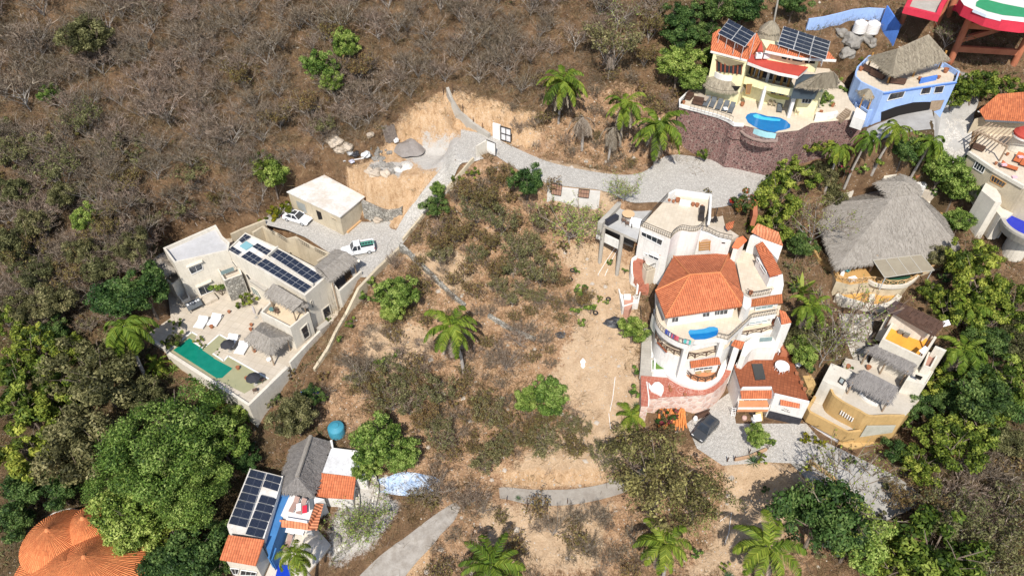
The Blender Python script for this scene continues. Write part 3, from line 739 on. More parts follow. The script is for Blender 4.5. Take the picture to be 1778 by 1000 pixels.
# patio furniture
day = proto_lounger(CLOTHW, CLOTHW, 'x', 'daybed', 1.5, 2.1)
for (k, x, y, lab) in (('c', 715, 520, 'white daybed left of a pair by the near corner planter of the pool'), ('c', 880, 490, 'white daybed beside the clay side table on the pool terrace'), ('c', 1085, 745, 'white daybed next to the dark open parasol by the pool'), ('c', 1215, 835, 'white daybed nearest the shaggy thatched pavilion')):
    place(day, USED, P(*z1(k, x, y), zT), math.atan2(1, .35)-math.pi/2+.15, 1, lab, 'white daybeds on the pool terrace')
t = thing('dining_table', P(*z1('c', 610, 270), zT), 'long dark dining table with white place settings below the left wing', 'table')
q = PL('c', zT+.75, 500, 265, 680, 182, 728, 270, 552, 355); MB().prism(q, zT+.69, bottom=True).build('tabletop', CLOTHG, t)
for i in range(4): MB().beam(q[i].lerp((q[0]+q[2])/2, .15)-Vector((0,0,.05)), q[i].lerp((q[0]+q[2])/2, .15)-Vector((0,0,.75)), .08).build('leg', CLOTHG, t)
for k in range(5):
    p = q[0].lerp(q[1], .14+.18*k).lerp(q[3].lerp(q[2], .14+.18*k), .3); o = MB().box(p+Vector((0,0,.012)), .13, .19, .01, (q[1]-q[0]), None).build('place_mat', CLOTHW); tag(o, 'white place mat on the long dark dining table', 'place mat', 'place mats on the dining table')
pots = proto_pot('x', .32, .6); clay = [('c', 1055, 378, 'pinkish clay pot alone in the middle of the pool terrace'), ('c', 1330, 540, 'clay pot behind its twin near the thatched pavilion'), ('c', 1322, 595, 'clay pot in front of its twin near the thatched pavilion'), ('c', 840, 565, 'wide clay side table pot between two white daybeds'), ('c', 1370, 860, 'dark clay bowl under the eave of the thatched pavilion'), ('e', 1165, 290, 'woven round basket standing on the shallow pool ledge'), ('e', 1275, 420, 'woven basket beside the dark parasol on the pool ledge')]
for k, x, y, lab in clay: place(pots, USED, P(*z1(k, x, y), zT), random.random(), random.uniform(.65, .85), lab)
umbrella(P(*z1('c', 1390, 440), zT), 'closed pale parasol standing by the lower terrace block', M_plain('pale_canvas', (.5,.46,.45), .9), True)
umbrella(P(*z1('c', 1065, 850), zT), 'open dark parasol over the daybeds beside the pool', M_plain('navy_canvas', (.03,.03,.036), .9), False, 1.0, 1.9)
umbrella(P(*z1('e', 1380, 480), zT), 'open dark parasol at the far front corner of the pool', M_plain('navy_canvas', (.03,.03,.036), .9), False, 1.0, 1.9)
stool = proto_rtable(CLOTHW, 'small white side table on the terrace near the pavilion post', .35, .45, 'side_table'); stool.location = P(*z1('e', 1550, 190), zT)
tb2 = proto_rtable(M_plain('teal_table', (.10,.20,.19), .4), 'small teal table on the upper terrace under the thatched pergola', .4, .6, 'side_table'); tb2.location = P(*z1('d', 380, 365), zT+3.75)
ch = proto_chair(M_plain('brown_chair', (.16,.10,.07), .6), 'x'); 
for x, y, lab in ((440, 390, 'brown chair right of the small teal table'), (425, 360, 'brown chair behind the small teal table')): place(ch, USED, P(*z1('d', x, y), zT+3.75), 1.2, 1, lab)
for k, (x, y) in enumerate(((1470, 440), (1380, 570))):
    place(ch, USED, P(*z1('e', x, y), zT), 2.5+k, 1.1, ['wooden armchair beside the far dark parasol', 'wooden armchair at the pool corner by the front wall'][k])
# garden wall along the road and stair path
w = thing('boundary_wall', P(620, 520, 15), 'long tan boundary wall stepping down beside the modern villa towards the slope', 'wall')
path_wall(w, 'wall', CREAMD, PZ('T', 695, 428, zPk+.9, 655, 465, zPk+.9, 622, 500, zPk+.4, 600, 545, zT+2.6, 585, 570, zT+1.8, 568, 605, zT+.6, 545, 640, zT-.8), .4, 6)
w = thing('stair_path', P(585, 585, zT-1), 'narrow pale stair path between the modern villa and the tan boundary wall', 'stairs')
sp = PZ('T', 603, 522, zT+2.0, 590, 545, zT+1.2, 575, 570, zT+.2, 560, 595, zT-.9, 540, 628, zT-2.2); stp = MB()
for i in range(len(sp)-1):
    for k in range(5):
        a = sp[i].lerp(sp[i+1], k/5); b = sp[i].lerp(sp[i+1], (k+1)/5); stp.box((a+b)/2-Vector((0,0,.6)), (b-a).length/2, .8, .6, Vector((b.x-a.x, b.y-a.y, 0)))
stp.build('step', PATIO, w)
# old stone wall across the vacant lot
for lab, pts in (('crumbling low stone wall running down the vacant lot above the palm', ((695,428,.7),(740,470,.6),(780,510,.6),(808,532,.4))), ('broken remains of a low stone wall right of the central palm', ((848,548,.4),(880,568,.45),(930,590,.3)))):
    pp = []
    for x, y, h in pts:
        g0 = G0(x, y); pp.append(g0+Vector((0,0,h)))
    o = path_wall(None, 'stone_wall', STONE, smooth(pp, 4), .5, [p.z-1.6 for p in smooth(pp, 4)]); tag(o, lab, 'wall')
# ================================================================ yellow villa with the volcanic stone wall (top right)
zY = 33.5
tp_ = PL('j', zY, 70, 462, 540, 590, 660, 640, 745, 695, 860, 700, 1270, 790, 1540, 760) + PL('n', zY, 170, 500, 620, 458, 722, 470, 560, 260) + [P(1468, 150, zY), P(1440, 120, zY), P(1250, 105, zY)] + PL('j', zY, 390, 100)
pad(tp_, zY-.4, .8)
YT = thing('pool_terrace', P(1300, 210, zY-7), 'beige sun terrace with a blue kidney pool on a tall purple lava stone wall', 'terrace')
MB().prism(tp_, 22, cap=False).build('retaining_wall', LAVA, YT)
MB().poly([p+Vector((0,0,.02)) for p in ccw(tp_)]).build('floor', BEIGET, YT)
fr = PL('j', zY+.02, 395, 100, 70, 400, 70, 462, 540, 590, 660, 640, 745, 695, 860, 700)
path_wall(YT, 'parapet', WHITE, [p+Vector((0,0,.35)) for p in fr], .3, zY-.1)
bul = PL('j', zY-.9, 825, 705, 830, 770, 880, 815, 970, 860, 1090, 890, 1270, 893, 1282, 790); 
MB().prism(bul, zY-2.0, bottom=True).build('overflow_basin', LAVA, YT); path_wall(YT, 'basin_rim', M('lava_rim', (.34,.25,.21), (.24,.17,.15), 2), [p+Vector((0,0,.12)) for p in bul], .35, zY-1)
bul2 = PL('j', zY-1.2, 650, 690, 670, 760, 740, 795, 830, 800, 840, 700); MB().prism(bul2, zY-2.2, bottom=True).build('planter_bay', LAVA, YT)
kid = PL('j', zY+.05, 885, 600, 905, 565, 950, 545, 1010, 542, 1080, 560, 1160, 585, 1240, 590, 1320, 605, 1390, 640, 1440, 690, 1435, 725, 1380, 748, 1290, 762, 1250, 785, 1150, 770, 1060, 745, 980, 705, 915, 660)
MB().poly(kid).build('pool_water', M_water('pool_blue', (.004,.17,.42), (.003,.12,.34)), YT)
MB().poly(PL('j', zY+.058, 975, 570, 1020, 556, 1100, 590, 1220, 610, 1320, 622, 1310, 645, 1200, 640, 1080, 625, 990, 598)).build('pool_bench', M_water('pool_pale', (.06,.48,.72), (.05,.42,.66)), YT)
MB().poly(PL('j', zY-.75, 872, 690, 920, 700, 1010, 745, 1140, 790, 1270, 800, 1270, 830, 1150, 826, 1010, 790, 900, 735)).build('spill_water', M_water('spill_blue', (.02,.10,.42), (.015,.07,.34)), YT)
path_wall(YT, 'pool_edge', M('aqua_edge', (.35,.62,.66), (.28,.52,.58)), PZ('j', 900, 680, zY-.1, 960, 715, zY-.1, 1060, 760, zY-.1, 1150, 785, zY-.1, 1265, 795, zY-.1), .3, zY-1)
rail(YT, PL('j', zY+.3, 200, 500, 380, 545, 530, 585, 680, 640, 720, 660), .9, FRAMEB, 'railing', .5, .016, .03)
MB().prism(PL('n', zY+.7, 210, 440, 225, 385, 300, 395, 440, 370, 450, 395, 330, 430), zY).build('bench_wall', WHITE, YT)
q = PL('n', zY+.5, 440, 425, 520, 370, 575, 400, 490, 460); stp = MB()
for k in range(6):
    a, b, c, d = q[0].lerp(q[1], k/6), q[0].lerp(q[1], (k+.8)/6), q[3].lerp(q[2], (k+.8)/6), q[3].lerp(q[2], k/6); stp.prism([p+Vector((0,0,.1*k)) for p in (a, b, c, d)], zY-.2)
stp.build('step', WOODG, YT)
q = PL('n', zY+1.2, 600, 430, 640, 330, 740, 400, 720, 470); MB().prism(q, zY-.5).build('stair_wall', WHITE, YT)
# house volumes
YV = thing('yellow_villa', P(1310, 190, zY), 'pale yellow three storey villa with red and orange tile roofs and two raised solar arrays', 'villa')
def back(pts, d): return [p+Vector((0, d, 0)) for p in pts]
lt = PL('i', zY+7.2, 490, 512, 700, 560, 905, 618, 1075, 400, 590, 250); MB().prism(lt, zY-.3).build('wall', YEL, YV)
ya, yb = lt[0], lt[2]
balc = PL('j', zY+4.5, 880, 92, 1000, 128, 1150, 172, 1350, 216, 1512, 252)
bk = back(balc, 3.2); bal = balc+bk[::-1]
MB().prism(bal, zY+3.3, bottom=True, cap=False).build('balcony', YEL, YV)
MB().poly([p-Vector((0,0,.75)) for p in ccw(bal)]).build('balcony_floor', BEIGET, YV)
fas = PL('i', zY+7.4, 910, 628, 1100, 700, 1300, 760, 1535, 806)
roofr = fas+[p+Vector((0,0,.35)) for p in PL('i', zY+7.4, 1690, 684, 1165, 585, 940, 560)]
mb = MB(); mb.poly(ccw(roofr)); mb.build('front_roof', REDR, YV)
mb = MB()
for a, b in zip(fas[:-1], fas[1:]): mb.side(a+Vector((0,-.02,.06)), b+Vector((0,-.02,.06)), a.z-.4, b.z-.4)
mb.build('fascia', WHITE, YV)
MB().prism([p-Vector((0,0,.12)) for p in roofr], zY+7.05, cap=False, bottom=True).build('roof_soffit', WHITE, YV)
mw = back(balc, 2.6); mwall = [Vector((p.x, p.y, zY+7.2)) for p in mw]+[Vector((mw[-1].x+1.5, mw[-1].y+6, zY+7.2)), Vector((mw[0].x-1, mw[0].y+8, zY+7.2))]
MB().prism(mwall, zY-.3).build('main_wall', YEL, YV)
for i in range(len(mw)-1):       # dark glazing behind the columns, both storeys
    a, b = mw[i], mw[i+1]; d = Vector((0, -.04, 0))
    A0 = Vector((a.x, a.y, zY+4.0))+d; B0 = Vector((b.x, b.y, zY+4.0))+d
    f = MB(); f.poly([A0.lerp(B0, .03), B0.lerp(A0, .03), B0.lerp(A0, .03)+Vector((0,0,2.8)), A0.lerp(B0, .03)+Vector((0,0,2.8))]); w_ = f.build('glazing', GLASS, YV)
    f = MB()
    for k in range(4): f.beam(A0.lerp(B0, k/3)+Vector((0,-.03,0)), A0.lerp(B0, k/3)+Vector((0,-.03,2.8)), .1)
    f.beam(A0+Vector((0,-.03,2.2)), B0+Vector((0,-.03,2.2)), .08); f.build('frame', FRAMEW, w_)
for x, y in ((975, 790), (1030, 810), (1090, 830), (1255, 880), (1345, 905), (1430, 930)):
    p = P(*z1('i', x, y), zY+4.2); p += Vector((0, .7, 0)); MB().tube([(p.x, p.y, zY+3.8), (p.x, p.y, zY+7.1)], .2, 8).build('column', WOOD, YV)
for x, y in ((1055, 500), (1412, 595)):
    p = P(*z1('j', x, y), zY); MB().beam((p.x, p.y, zY), (p.x, p.y, zY+3.9), .45).build('column', WHITE, YV)
p = P(*z1('i', 1160, 850), zY+4.2)+Vector((0, .3, 0)); MB().tube([(p.x, p.y, zY+3.8), (p.x, p.y, zY+7.1)], .22, 8).build('column', WHITE, YV)
gA, gB = mw[0], mw[-1]
hole(YV, gA+Vector((0,-.3,0)), gB+Vector((0,-.3,0)), zz('j', 1140, 300, 1430, 355, 1420, 385, 1280, 375, 1190, 345), 'niche_shade_band', OLIVE)  # flat olive band: the shade of the curved niche put into the colour
for c in ((1200, 275, 1260, 285, 1255, 310, 1200, 300), (1300, 300, 1365, 310, 1360, 335, 1300, 325)): win(YV, gA+Vector((0,-.4,0)), gB+Vector((0,-.4,0)), zz('j', *c), WOOD, GLASS, 1)
win(YV, ya+Vector((0,-.05,0)), yb+Vector((0,-.05,0)), zz('j', 900, 190, 965, 190, 940, 310, 890, 310), WOOD, M_plain('wood_door', (.28,.15,.07), .6), 0, name='door')
win(YV, gA, gB, zz('j', 1005, 225, 1085, 235, 1080, 290, 1000, 285), WOOD, GLASS, 0)
# right bay under the half thatch
rb = PL('n', zY+4.0, 25, 165, 285, 180, 300, 60, 60, 60); MB().prism(rb, zY+2.8, bottom=True).build('balcony', YEL, YV)
rb2 = back(PL('n', zY+3.0, 60, 240, 262, 250, 320, 150, 60, 150), .5); MB().prism(rb2, zY-.3).build('bay_wall', YEL, YV)
win(YV, rb2[0]+Vector((0,-.02,0)), rb2[1]+Vector((0,-.02,0)), zz('n', 75, 248, 180, 250, 160, 295, 70, 290), FRAMEW, GLASS, 2)
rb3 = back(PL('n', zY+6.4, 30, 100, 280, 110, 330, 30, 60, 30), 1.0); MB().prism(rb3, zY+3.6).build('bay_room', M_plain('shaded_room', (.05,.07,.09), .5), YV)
e = PL('n', zY+6.0, 15, 108, 120, 132, 300, 132, 440, 118, 445, 20, 330, -25, 235, -10)
ap = P(*z1('n', 290, -20), zY+8.6); ap2 = P(*z1('n', 400, -35), zY+8.6)
tp = thing('palapa', Vector((e[1].x, e[1].y+2, zY+3.2)), 'grey half thatch hood over the right hand bay of the yellow villa', 'palapa')
thatch(tp, [[e[0], e[1], ap], [e[1], e[2], ap2, ap], [e[2], e[3], ap2], [e[3], e[4], ap2], [e[6], e[0], ap]], [(e[0], e[1]), (e[1], e[2]), (e[2], e[3])], THATCHB, dens=7)
# curved balcony on the left with its thatch skirt
cc = P(*z1('i', 672, 760), zY+4.3); cc.y += .9
MB().lathe((cc.x, cc.y, zY+3.4), [(2.1, 0), (2.1, 1.0), (1.9, 1.0), (1.9, .25), (0, .25)], 28, math.pi, 2*math.pi).build('round_balcony', WHITE, YV)
tp = thing('palapa', Vector((cc.x, cc.y, zY)), 'round grey thatch skirt under the curved balcony of the yellow villa', 'palapa')
th_ = MB(); th_.lathe((cc.x, cc.y, zY+2.5), [(3.25, 0), (2.7, .75), (2.05, 1.15)], 30, math.pi*.97, 2.03*math.pi, 1, .95); th_.lathe((cc.x, cc.y, zY+2.3), [(3.25, 0), (2.05, 1.0)], 30, math.pi, 2*math.pi, 1, .95)
for k in range(30):
    a0 = math.pi+math.pi*k/30; a1 = math.pi+math.pi*(k+1)/30
    A_, B_ = [Vector((cc.x+3.25*math.cos(t), cc.y+3.1*math.sin(t), zY+2.45)) for t in (a0, a1)]; m_ = (A_+B_)/2-Vector((cc.x, cc.y, zY+2.45)); dd = (m_.normalized()*.5+Vector((0,0,-.8))).normalized()
    strands(th_, A_, B_, dd, 22)
th_.build('thatch', THATCHB, tp)
q = [onv(*p, ya+Vector((0,-.5,0)), yb+Vector((0,-.5,0)), .0) for p in zz('j', 510, 200, 830, 215, 780, 265, 700, 295, 510, 262)]
MB().poly(q).build('bar_opening', DARK, YV)
q = [onv(*p, ya+Vector((0,-.06,0)), yb+Vector((0,-.06,0)), .0) for p in zz('i', 530, 600, 840, 660, 830, 780, 530, 740)]
d_ = MB().poly(q).build('folding_door', GLASS, YV); f = MB()
for k in range(7):
    if k in (1, 2, 4, 5): f.beam(q[0].lerp(q[1], k/6)+Vector((0,-.08,0)), q[3].lerp(q[2], k/6)+Vector((0,-.08,0)), .22)
    else: f.beam(q[0].lerp(q[1], k/6)+Vector((0,-.06,0)), q[3].lerp(q[2], k/6)+Vector((0,-.06,0)), .12)
f.beam(q[0], q[1], .25); f.build('frame', M('red_wood', (.22,.06,.03), (.15,.04,.02), 2, .6, 0, 'obj'), d_)
aw = PZ('i', 520, 545, zY+7.2, 880, 640, zY+7.2, 850, 655, zY+6.2, 780, 682, zY+5.9, 690, 678, zY+5.85, 600, 650, zY+5.95, 540, 610, zY+6.3)
tag(MB().poly(aw).poly([p-Vector((0,0,.03)) for p in aw[::-1]]).build('awning', M('tan_canvas', (.42,.35,.22), (.36,.29,.18))), 'tan canvas awning above the curved balcony of the yellow villa', 'awning')
sf = M_plain('sofa_cover', (.5,.46,.42), .9)
for dx, lab in ((-1.1, 'cushioned seat at the left end of the curved balcony'), (.9, 'cushioned seat at the right end of the curved balcony')): sofa(lab, (cc.x+dx, cc.y-.55, zY+3.65), math.pi+(.5 if dx < 0 else -.5), sf, CLOTHG, 1.0)
# roofs
tl = PZ('i', 455, 492, zY+7.3, 900, 606, zY+7.3, 925, 600, zY+7.4, 1075, 380, zY+8.6, 1030, 275, zY+9.2, 560, 220, zY+9.2, 480, 275, zY+8.6)
mb = MB(); mb.slope(tl); mb.prism([p-Vector((0,0,.08)) for p in tl], zY+7.0, cap=False, bottom=False); mb.build('tile_roof', TILE, YV)
a, b = PZ('i', 455, 500, zY+7.22, 905, 614, zY+7.22); MB().beam(a, b, .2, .25).build('fascia', WHITE, YV)
q = PZ('i', 1030, 490, zY+8.0, 1225, 500, zY+8.0, 1250, 370, zY+8.8, 1080, 370, zY+8.8); MB().slope(q).prism([p-Vector((0,0,.05)) for p in q], zY+7, cap=False).build('link_roof', REDR, YV)
cl = PL('i', zY+8.3, 1150, 545, 1400, 590, 1778, 655); cl2 = [Vector((p.x, p.y, zY+8.9)) for p in cl]; cl2 += back(cl2, 4)[::-1]
MB().prism(cl2, zY+7.0).build('upper_wall', YEL, YV)
for c in ((1335, 555, 1440, 580, 1432, 605, 1330, 585), (1468, 580, 1590, 600, 1585, 630, 1462, 610), (1620, 605, 1745, 620, 1740, 650, 1615, 640)): hole(YV, cl[0], cl[2], zz('i', *c), 'clerestory', DARK)
hr = PZ('k', 60, 490, zY+9.1, 500, 580, zY+9.1, 935, 605, zY+9.1, 850, 500, zY+9.7, 560, 500, zY+9.7, 120, 400, zY+9.7); MB().slope(hr).prism([p-Vector((0,0,.05)) for p in hr], zY+8.8, cap=False, bottom=True).build('upper_roof', TILE, YV)
fa_ = PZ('k', 60, 500, zY+9.05, 500, 590, zY+9.05, 935, 612, zY+9.05); mb = MB(); mb.beam(fa_[0], fa_[1], .2, .3); mb.beam(fa_[1], fa_[2], .2, .3); mb.build('fascia', WHITE, YV)
BK = M_plain('panel_backing', (.42,.42,.42), .6)
q = PZ('i', 680, 95, zY+11.4, 1010, 270, zY+11.4, 880, 440, zY+9.4, 545, 270, zY+9.4); panel_grid(YV, q[0], q[1], q[2], q[3], 2, 4, .035); MB().poly([p-Vector((0,0,.07)) for p in q]).build('panel_backing', BK, YV)
rk = MB()
for p in (q[3].lerp(q[2], .06), q[3].lerp(q[2], .35), q[3].lerp(q[2], .65), q[3].lerp(q[2], .95), q[0], q[1], q[0].lerp(q[1], .5)): rk.beam(p, (p.x, p.y, zY+7.4), .07)
rk.build('rack', ALU, YV)
q = PZ('k', 290, 180, zY+12.4, 870, 368, zY+12.4, 810, 600, zY+10.0, 215, 410, zY+10.0); panel_grid(YV, q[0], q[1], q[2], q[3], 3, 5, .035); MB().poly([p-Vector((0,0,.07)) for p in q]).build('panel_backing', BK, YV)
rk = MB()
for t_ in (.04, .24, .47, .7, .95):
    for a, b in ((q[3], q[2]), (q[0], q[1])):
        p = a.lerp(b, t_); rk.beam(p, (p.x, p.y, zY+8.9), .07)
rk.build('rack', ALU, YV)
c = P(*z1('i', 1192, 352), zY+8.6); c.y += 1.2; cn = thing('palapa', c, 'small two tiered thatch cone between the solar arrays', 'palapa')
m_ = MB(); m_.lathe(c, [(1.75, 0), (1.55, .5), (1.1, 1.2)], 24); m_.lathe(c, [(1.5, 1.0), (1.2, 1.5), (.6, 2.1), (0, 2.4)], 24); m_.lathe(c-Vector((0,0,1.2)), [(1.2, 0), (1.2, 1.3)], 16)
for k in range(24):
    t0, t1 = k*math.pi/12, (k+1)*math.pi/12
    for rr, z_ in ((1.75, 0), (1.5, 1.0)): strands(m_, c+Vector((rr*math.cos(t0), rr*math.sin(t0), z_)), c+Vector((rr*math.cos(t1), rr*math.sin(t1), z_)), Vector((math.cos(t0)*.4, math.sin(t0)*.4, -.9)), 8, (.15, .35))
m_.build('thatch', THATCHB, cn)
c = P(*z1('i', 1090, 575), zY+7.9); ac = thing('air_conditioner', c, 'white air conditioning units on the red front roof of the yellow villa', 'air conditioner')
for dx in (-.55, .55):
    b_ = MB().box(c+Vector((dx, 0, .35)), .45, .3, .35).build('casing', FRAMEW, ac, bevel=.03); MB().lathe(c+Vector((dx, 0, .705)), [(.25, 0), (0, .01)], 16).build('fan_grille', CLOTHG, b_)
pl_ = thing('utility_pole', P(1343, 45, zY+6), 'tall pale pole standing behind the thatch cone', 'pole'); MB().tube([P(1343, 42, zY+8), P(1352, -6, zY+12.5)], .14, 8).build('pole', CONC, pl_)
# terrace furniture
lg = proto_lounger(CLOTHG, CLOTHG, 'x', 'sun_lounger', .78, 2.5)
LL = ['leftmost of the grey loungers in a row on the yellow villa terrace', 'second grey lounger from the left in the row by the terrace rail', 'middle grey lounger of the row by the terrace rail', 'fourth grey lounger with a white towel in the terrace row', 'last grey lounger at the right end of the terrace row', 'single grey lounger between the white columns of the yellow villa']
for (x, y), lab in zip(((400, 432), (475, 445), (555, 470), (632, 490), (705, 512), (1300, 498)), LL): place(lg, USED, P(*z1('j', x, y), zY+.02), -.42 if x < 800 else -.3, 1, lab, 'grey sun loungers on the yellow villa terrace')
tag(MB().box(P(*z1('j', 640, 488), zY+.44), .3, .4, .02).build('towel', CLOTHW), 'white towel on the fourth grey lounger', 'towel')
t = thing('dining_table', P(*z1('j', 355, 345), zY), 'long brown table behind the row of grey loungers', 'table'); q = PL('j', zY+.75, 285, 350, 305, 300, 440, 345, 400, 395); MB().prism(q, zY+.65, bottom=True).build('tabletop', M('table_top', (.42,.35,.28), (.35,.28,.22)), t)
for i in range(4): MB().beam(q[i].lerp((q[0]+q[2])/2, .1)-Vector((0,0,.1)), q[i].lerp((q[0]+q[2])/2, .1)-Vector((0,0,.75)), .1).build('leg', WOODD, t)
sofa('dark wicker sofa with pale cushions at the left terrace corner', P(*z1('j', 190, 370), zY+.02), 1.0, WOODD, sf, 1.5); sofa('dark wicker seat beside the leftmost grey lounger', P(*z1('j', 290, 440), zY+.02), -.4, WOODD, WOODD, 1.6)
ch2 = proto_chair(M_plain('cane_chair', (.35,.28,.2), .7), 'cane armchair in front of the single grey lounger'); ch2.location = P(*z1('j', 1180, 455), zY+.02); USED[ch2.name] = True
for (x, y), lab in zip(((1240, 465), (1520, 560)), ('dark small chair left of the single grey lounger', 'armchair with a blue cushion right of the white column')): place(ch2, USED, P(*z1('j', x, y), zY+.02), 1.0, 1.1, lab)
for (k, x, y, s_, lab) in (('j', 120, 430, 1.0, 'clay pot in the front left corner of the yellow villa terrace'), ('j', 440, 300, 1.2, 'tall clay pot under the thatch skirt'), ('j', 840, 460, 1.3, 'clay pot with an agave beside the red stair rail'), ('n', 265, 400, 1.1, 'tall clay pot by the white curved bench'), ('n', 385, 330, 1.2, 'clay pot by the round brown boulder'), ('n', 270, 440, 1.0, 'clay pot in front of the white curved bench')): place(pots, USED, P(*z1(k, x, y), zY+.02), .3, s_*.75, lab)
bo = [P(*z1('n', 315, 305), zY)]; 
# ================================================================ blue villa
zB, zBg = 36.0, 32.6
BV = thing('blue_villa', P(1590, 185, zBg), 'sky blue villa with a roof terrace under a big thatch roof', 'villa')
dk = PL('l', zB+.9, 178, 540, 178, 590, 245, 655, 380, 720, 530, 790, 1430, 655, 1470, 530, 1290, 420, 800, 300, 345, 330, 200, 470)
flat_roof(BV, dk, zBg-2, BLUE, BEIGET, .75, .22, 'wall', 'terrace_floor')
pad(dk, zBg-.5, 1.5)
cA, cB = dk[4], dk[5]
win(BV, cA, cB, zz('l', 612, 800, 795, 770, 760, 848, 565, 892), FRAMEW, GLASS, 3, barm=WOODD)
win(BV, cA, cB, zz('l', 1005, 732, 1118, 715, 1092, 800, 975, 815), FRAMEW, GLASS, 1, barm=WOODD)
win(BV, cA, cB, zz('l', 1165, 715, 1278, 703, 1248, 790, 1142, 800), FRAMEW, GLASS, 1, barm=WOODD)
hole(BV, cA, cB, zz('n', 890, 385, 1040, 330, 1220, 285, 1340, 280, 1410, 280, 1400, 330, 1360, 395, 1290, 420, 1060, 460, 885, 480), 'carport_opening')
hole(BV, cA, cB, zz('n', 1405, 270, 1540, 260, 1500, 355, 1380, 395), 'wooden_gate', WOODG, .06)
a, b = [onv(*p, cA, cB, .12) for p in zz('l', 530, 805, 1430, 668)]; MB().beam(a, b, .1, .16).build('cornice', BLUED, BV)
lbk = PL('n', zB-2.2, 622, 288, 755, 375, 905, 325, 880, 230, 690, 200); flat_roof(BV, lbk, zBg-3, BLUE, PATIO, .9, .2, 'balcony_wall', 'balcony_floor')
dA, dB = lbk[0], lbk[1]; hole(BV, dA, dB, zz('n', 655, 340, 740, 390, 715, 440, 645, 400), 'doorway')
e = PL('n', zB-.4, 700, 225, 810, 243, 905, 190, 720, 95, 658, 140)
ap = P(*z1('n', 770, 150), zB+.6); tp = thing('palapa', Vector((ap.x, ap.y, zB-3)), 'small grey thatch roof over the lower balcony of the blue villa', 'palapa')
thatch(tp, [[e[i], e[(i+1) % 5], ap] for i in range(5)], [(e[0], e[1]), (e[4], e[0])], THATCHB, dens=6); posts(tp, [e[1].lerp(ap, .2), e[0].lerp(ap, .2)], zB-2.8, .1, WOOD)
e0, e1, e2, e3 = PZ('l', 640, 578, zB+2.5, 1345, 368, zB+2.5, 1180, 120, zB+2.5, 345, 345, zB+2.5)
r0, r1 = PZ('l', 700, 245, zB+5.6, 1085, 70, zB+6.2)
e2 = r1+(r1-e1)*.55; e2.z = zB+2.6; e3b = r0+(r0-e0)*.6; e3b.z = zB+2.6
tp = thing('palapa', Vector((r0.x, r0.y, zB)), 'large grey brown hipped thatch roof over the blue roof terrace', 'palapa')
thatch(tp, [[e0, e1, r1, r0], [e3, e0, r0], [e1, e2, r1], [e2, e3b, r0, r1], [e3b, e3, r0]], [(e0, e1), (e3, e0), (e1, e2)], THATCHB)
posts(tp, [P(*z1('l', 575, 670), zB+.2)+Vector((0,0,2.9)), P(*z1('l', 890, 590), zB+.2)+Vector((0,0,2.9)), P(*z1('l', 1210, 490), zB+.2)+Vector((0,0,2.9)), P(*z1('l', 330, 490), zB+.2)+Vector((0,0,2.6))], zB+.15, .14, WOOD)
bc = M_plain('blue_cushion', (.45,.62,.68), .9)
for (x, y, rz, lab) in ((350, 540, 2.2, 'dark wicker sofa nearest the yellow flowering pot on the blue terrace'), (445, 605, 2.2, 'dark wicker sofa with a blue cushion under the thatch front corner'), (685, 680, 2.9, 'dark wicker sofa by the front parapet of the blue terrace'), (545, 560, 2.2, 'long dark bench under the shade of the big thatch')): sofa(lab, P(*z1('l', x, y), zB+.16), rz, WOODD, bc, 2.2)
for (x, y, s_, lab) in ((965, 635, 1.0, 'clay pot at the left end of the blue bench'), (1200, 620, 1.0, 'clay pot at the right end of the blue bench'), (1285, 545, 1.5, 'large clay pot with a green shrub on the blue terrace'), (1435, 600, 1.2, 'clay pot at the right corner of the blue parapet'), (240, 520, 1.3, 'clay pot at the rounded left end of the blue terrace')): place(pots, USED, P(*z1('l', x, y), zB+.16), .3, s_*.8, lab)
q = PL('l', zB+.75, 985, 640, 1195, 595, 1190, 570, 990, 610); MB().prism(q, zB+.1).build('bench', BLUED, BV)
# blue garden walls
def gwall(name, lab, m, pts, h, th=.25, k='T', cat='wall'):
    pp = [G0(*z1(k, x, y)) for x, y in pts]; tops = [p+Vector((0, 0, h if not isinstance(h, list) else h[i])) for i, p in enumerate(pp)]
    o = path_wall(None, name, m, tops, th, [p.z-1.5 for p in pp]); return tag(o, lab, cat)
gwall('garden_wall', 'long sky blue garden wall behind the two white water tanks', BLUE, ((560, 235), (740, 210), (930, 165), (1100, 120), (1300, 100), (1490, 110)), 1.9, .25, 'k')
gwall('garden_wall', 'deep blue slanting wall panel above the big thatch roof', BLUED, ((1528, 45), (1538, 60), (1551, 79)), 3.3)
bd = G0(1490, 60); rk_ = lambda c, r, lab, m=None, sq=.8: tag(rock(c, r, sq, m), lab, 'boulder')
def rock(c, r, sq=.75, m=None, name='boulder'):
    me = bpy.data.meshes.new(name); bmv, bmf = [], []
    import bmesh
    bm = bmesh.new(); bmesh.ops.create_icosphere(bm, subdivisions=3, radius=1)
    s1 = random.random()*9
    for v in bm.verts:
        d = v.co.normalized(); k_ = 1+.22*math.sin(d.x*3+s1)*math.sin(d.y*3.3+s1*2)+.14*math.sin(d.z*5+d.x*4+s1)+.06*math.sin(d.y*11+s1)
        v.co = Vector((d.x*k_*r, d.y*k_*r*.85, d.z*k_*r*sq))
    bm.to_mesh(me); bm.free(); me.materials.append(m or M('boulder_rock', (.30,.28,.25), (.17,.155,.14), .8, .9, .5)); o = bpy.data.objects.new(name, me); COL.objects.link(o); o.location = c; o.rotation_euler = (0, 0, random.random()*6); return o
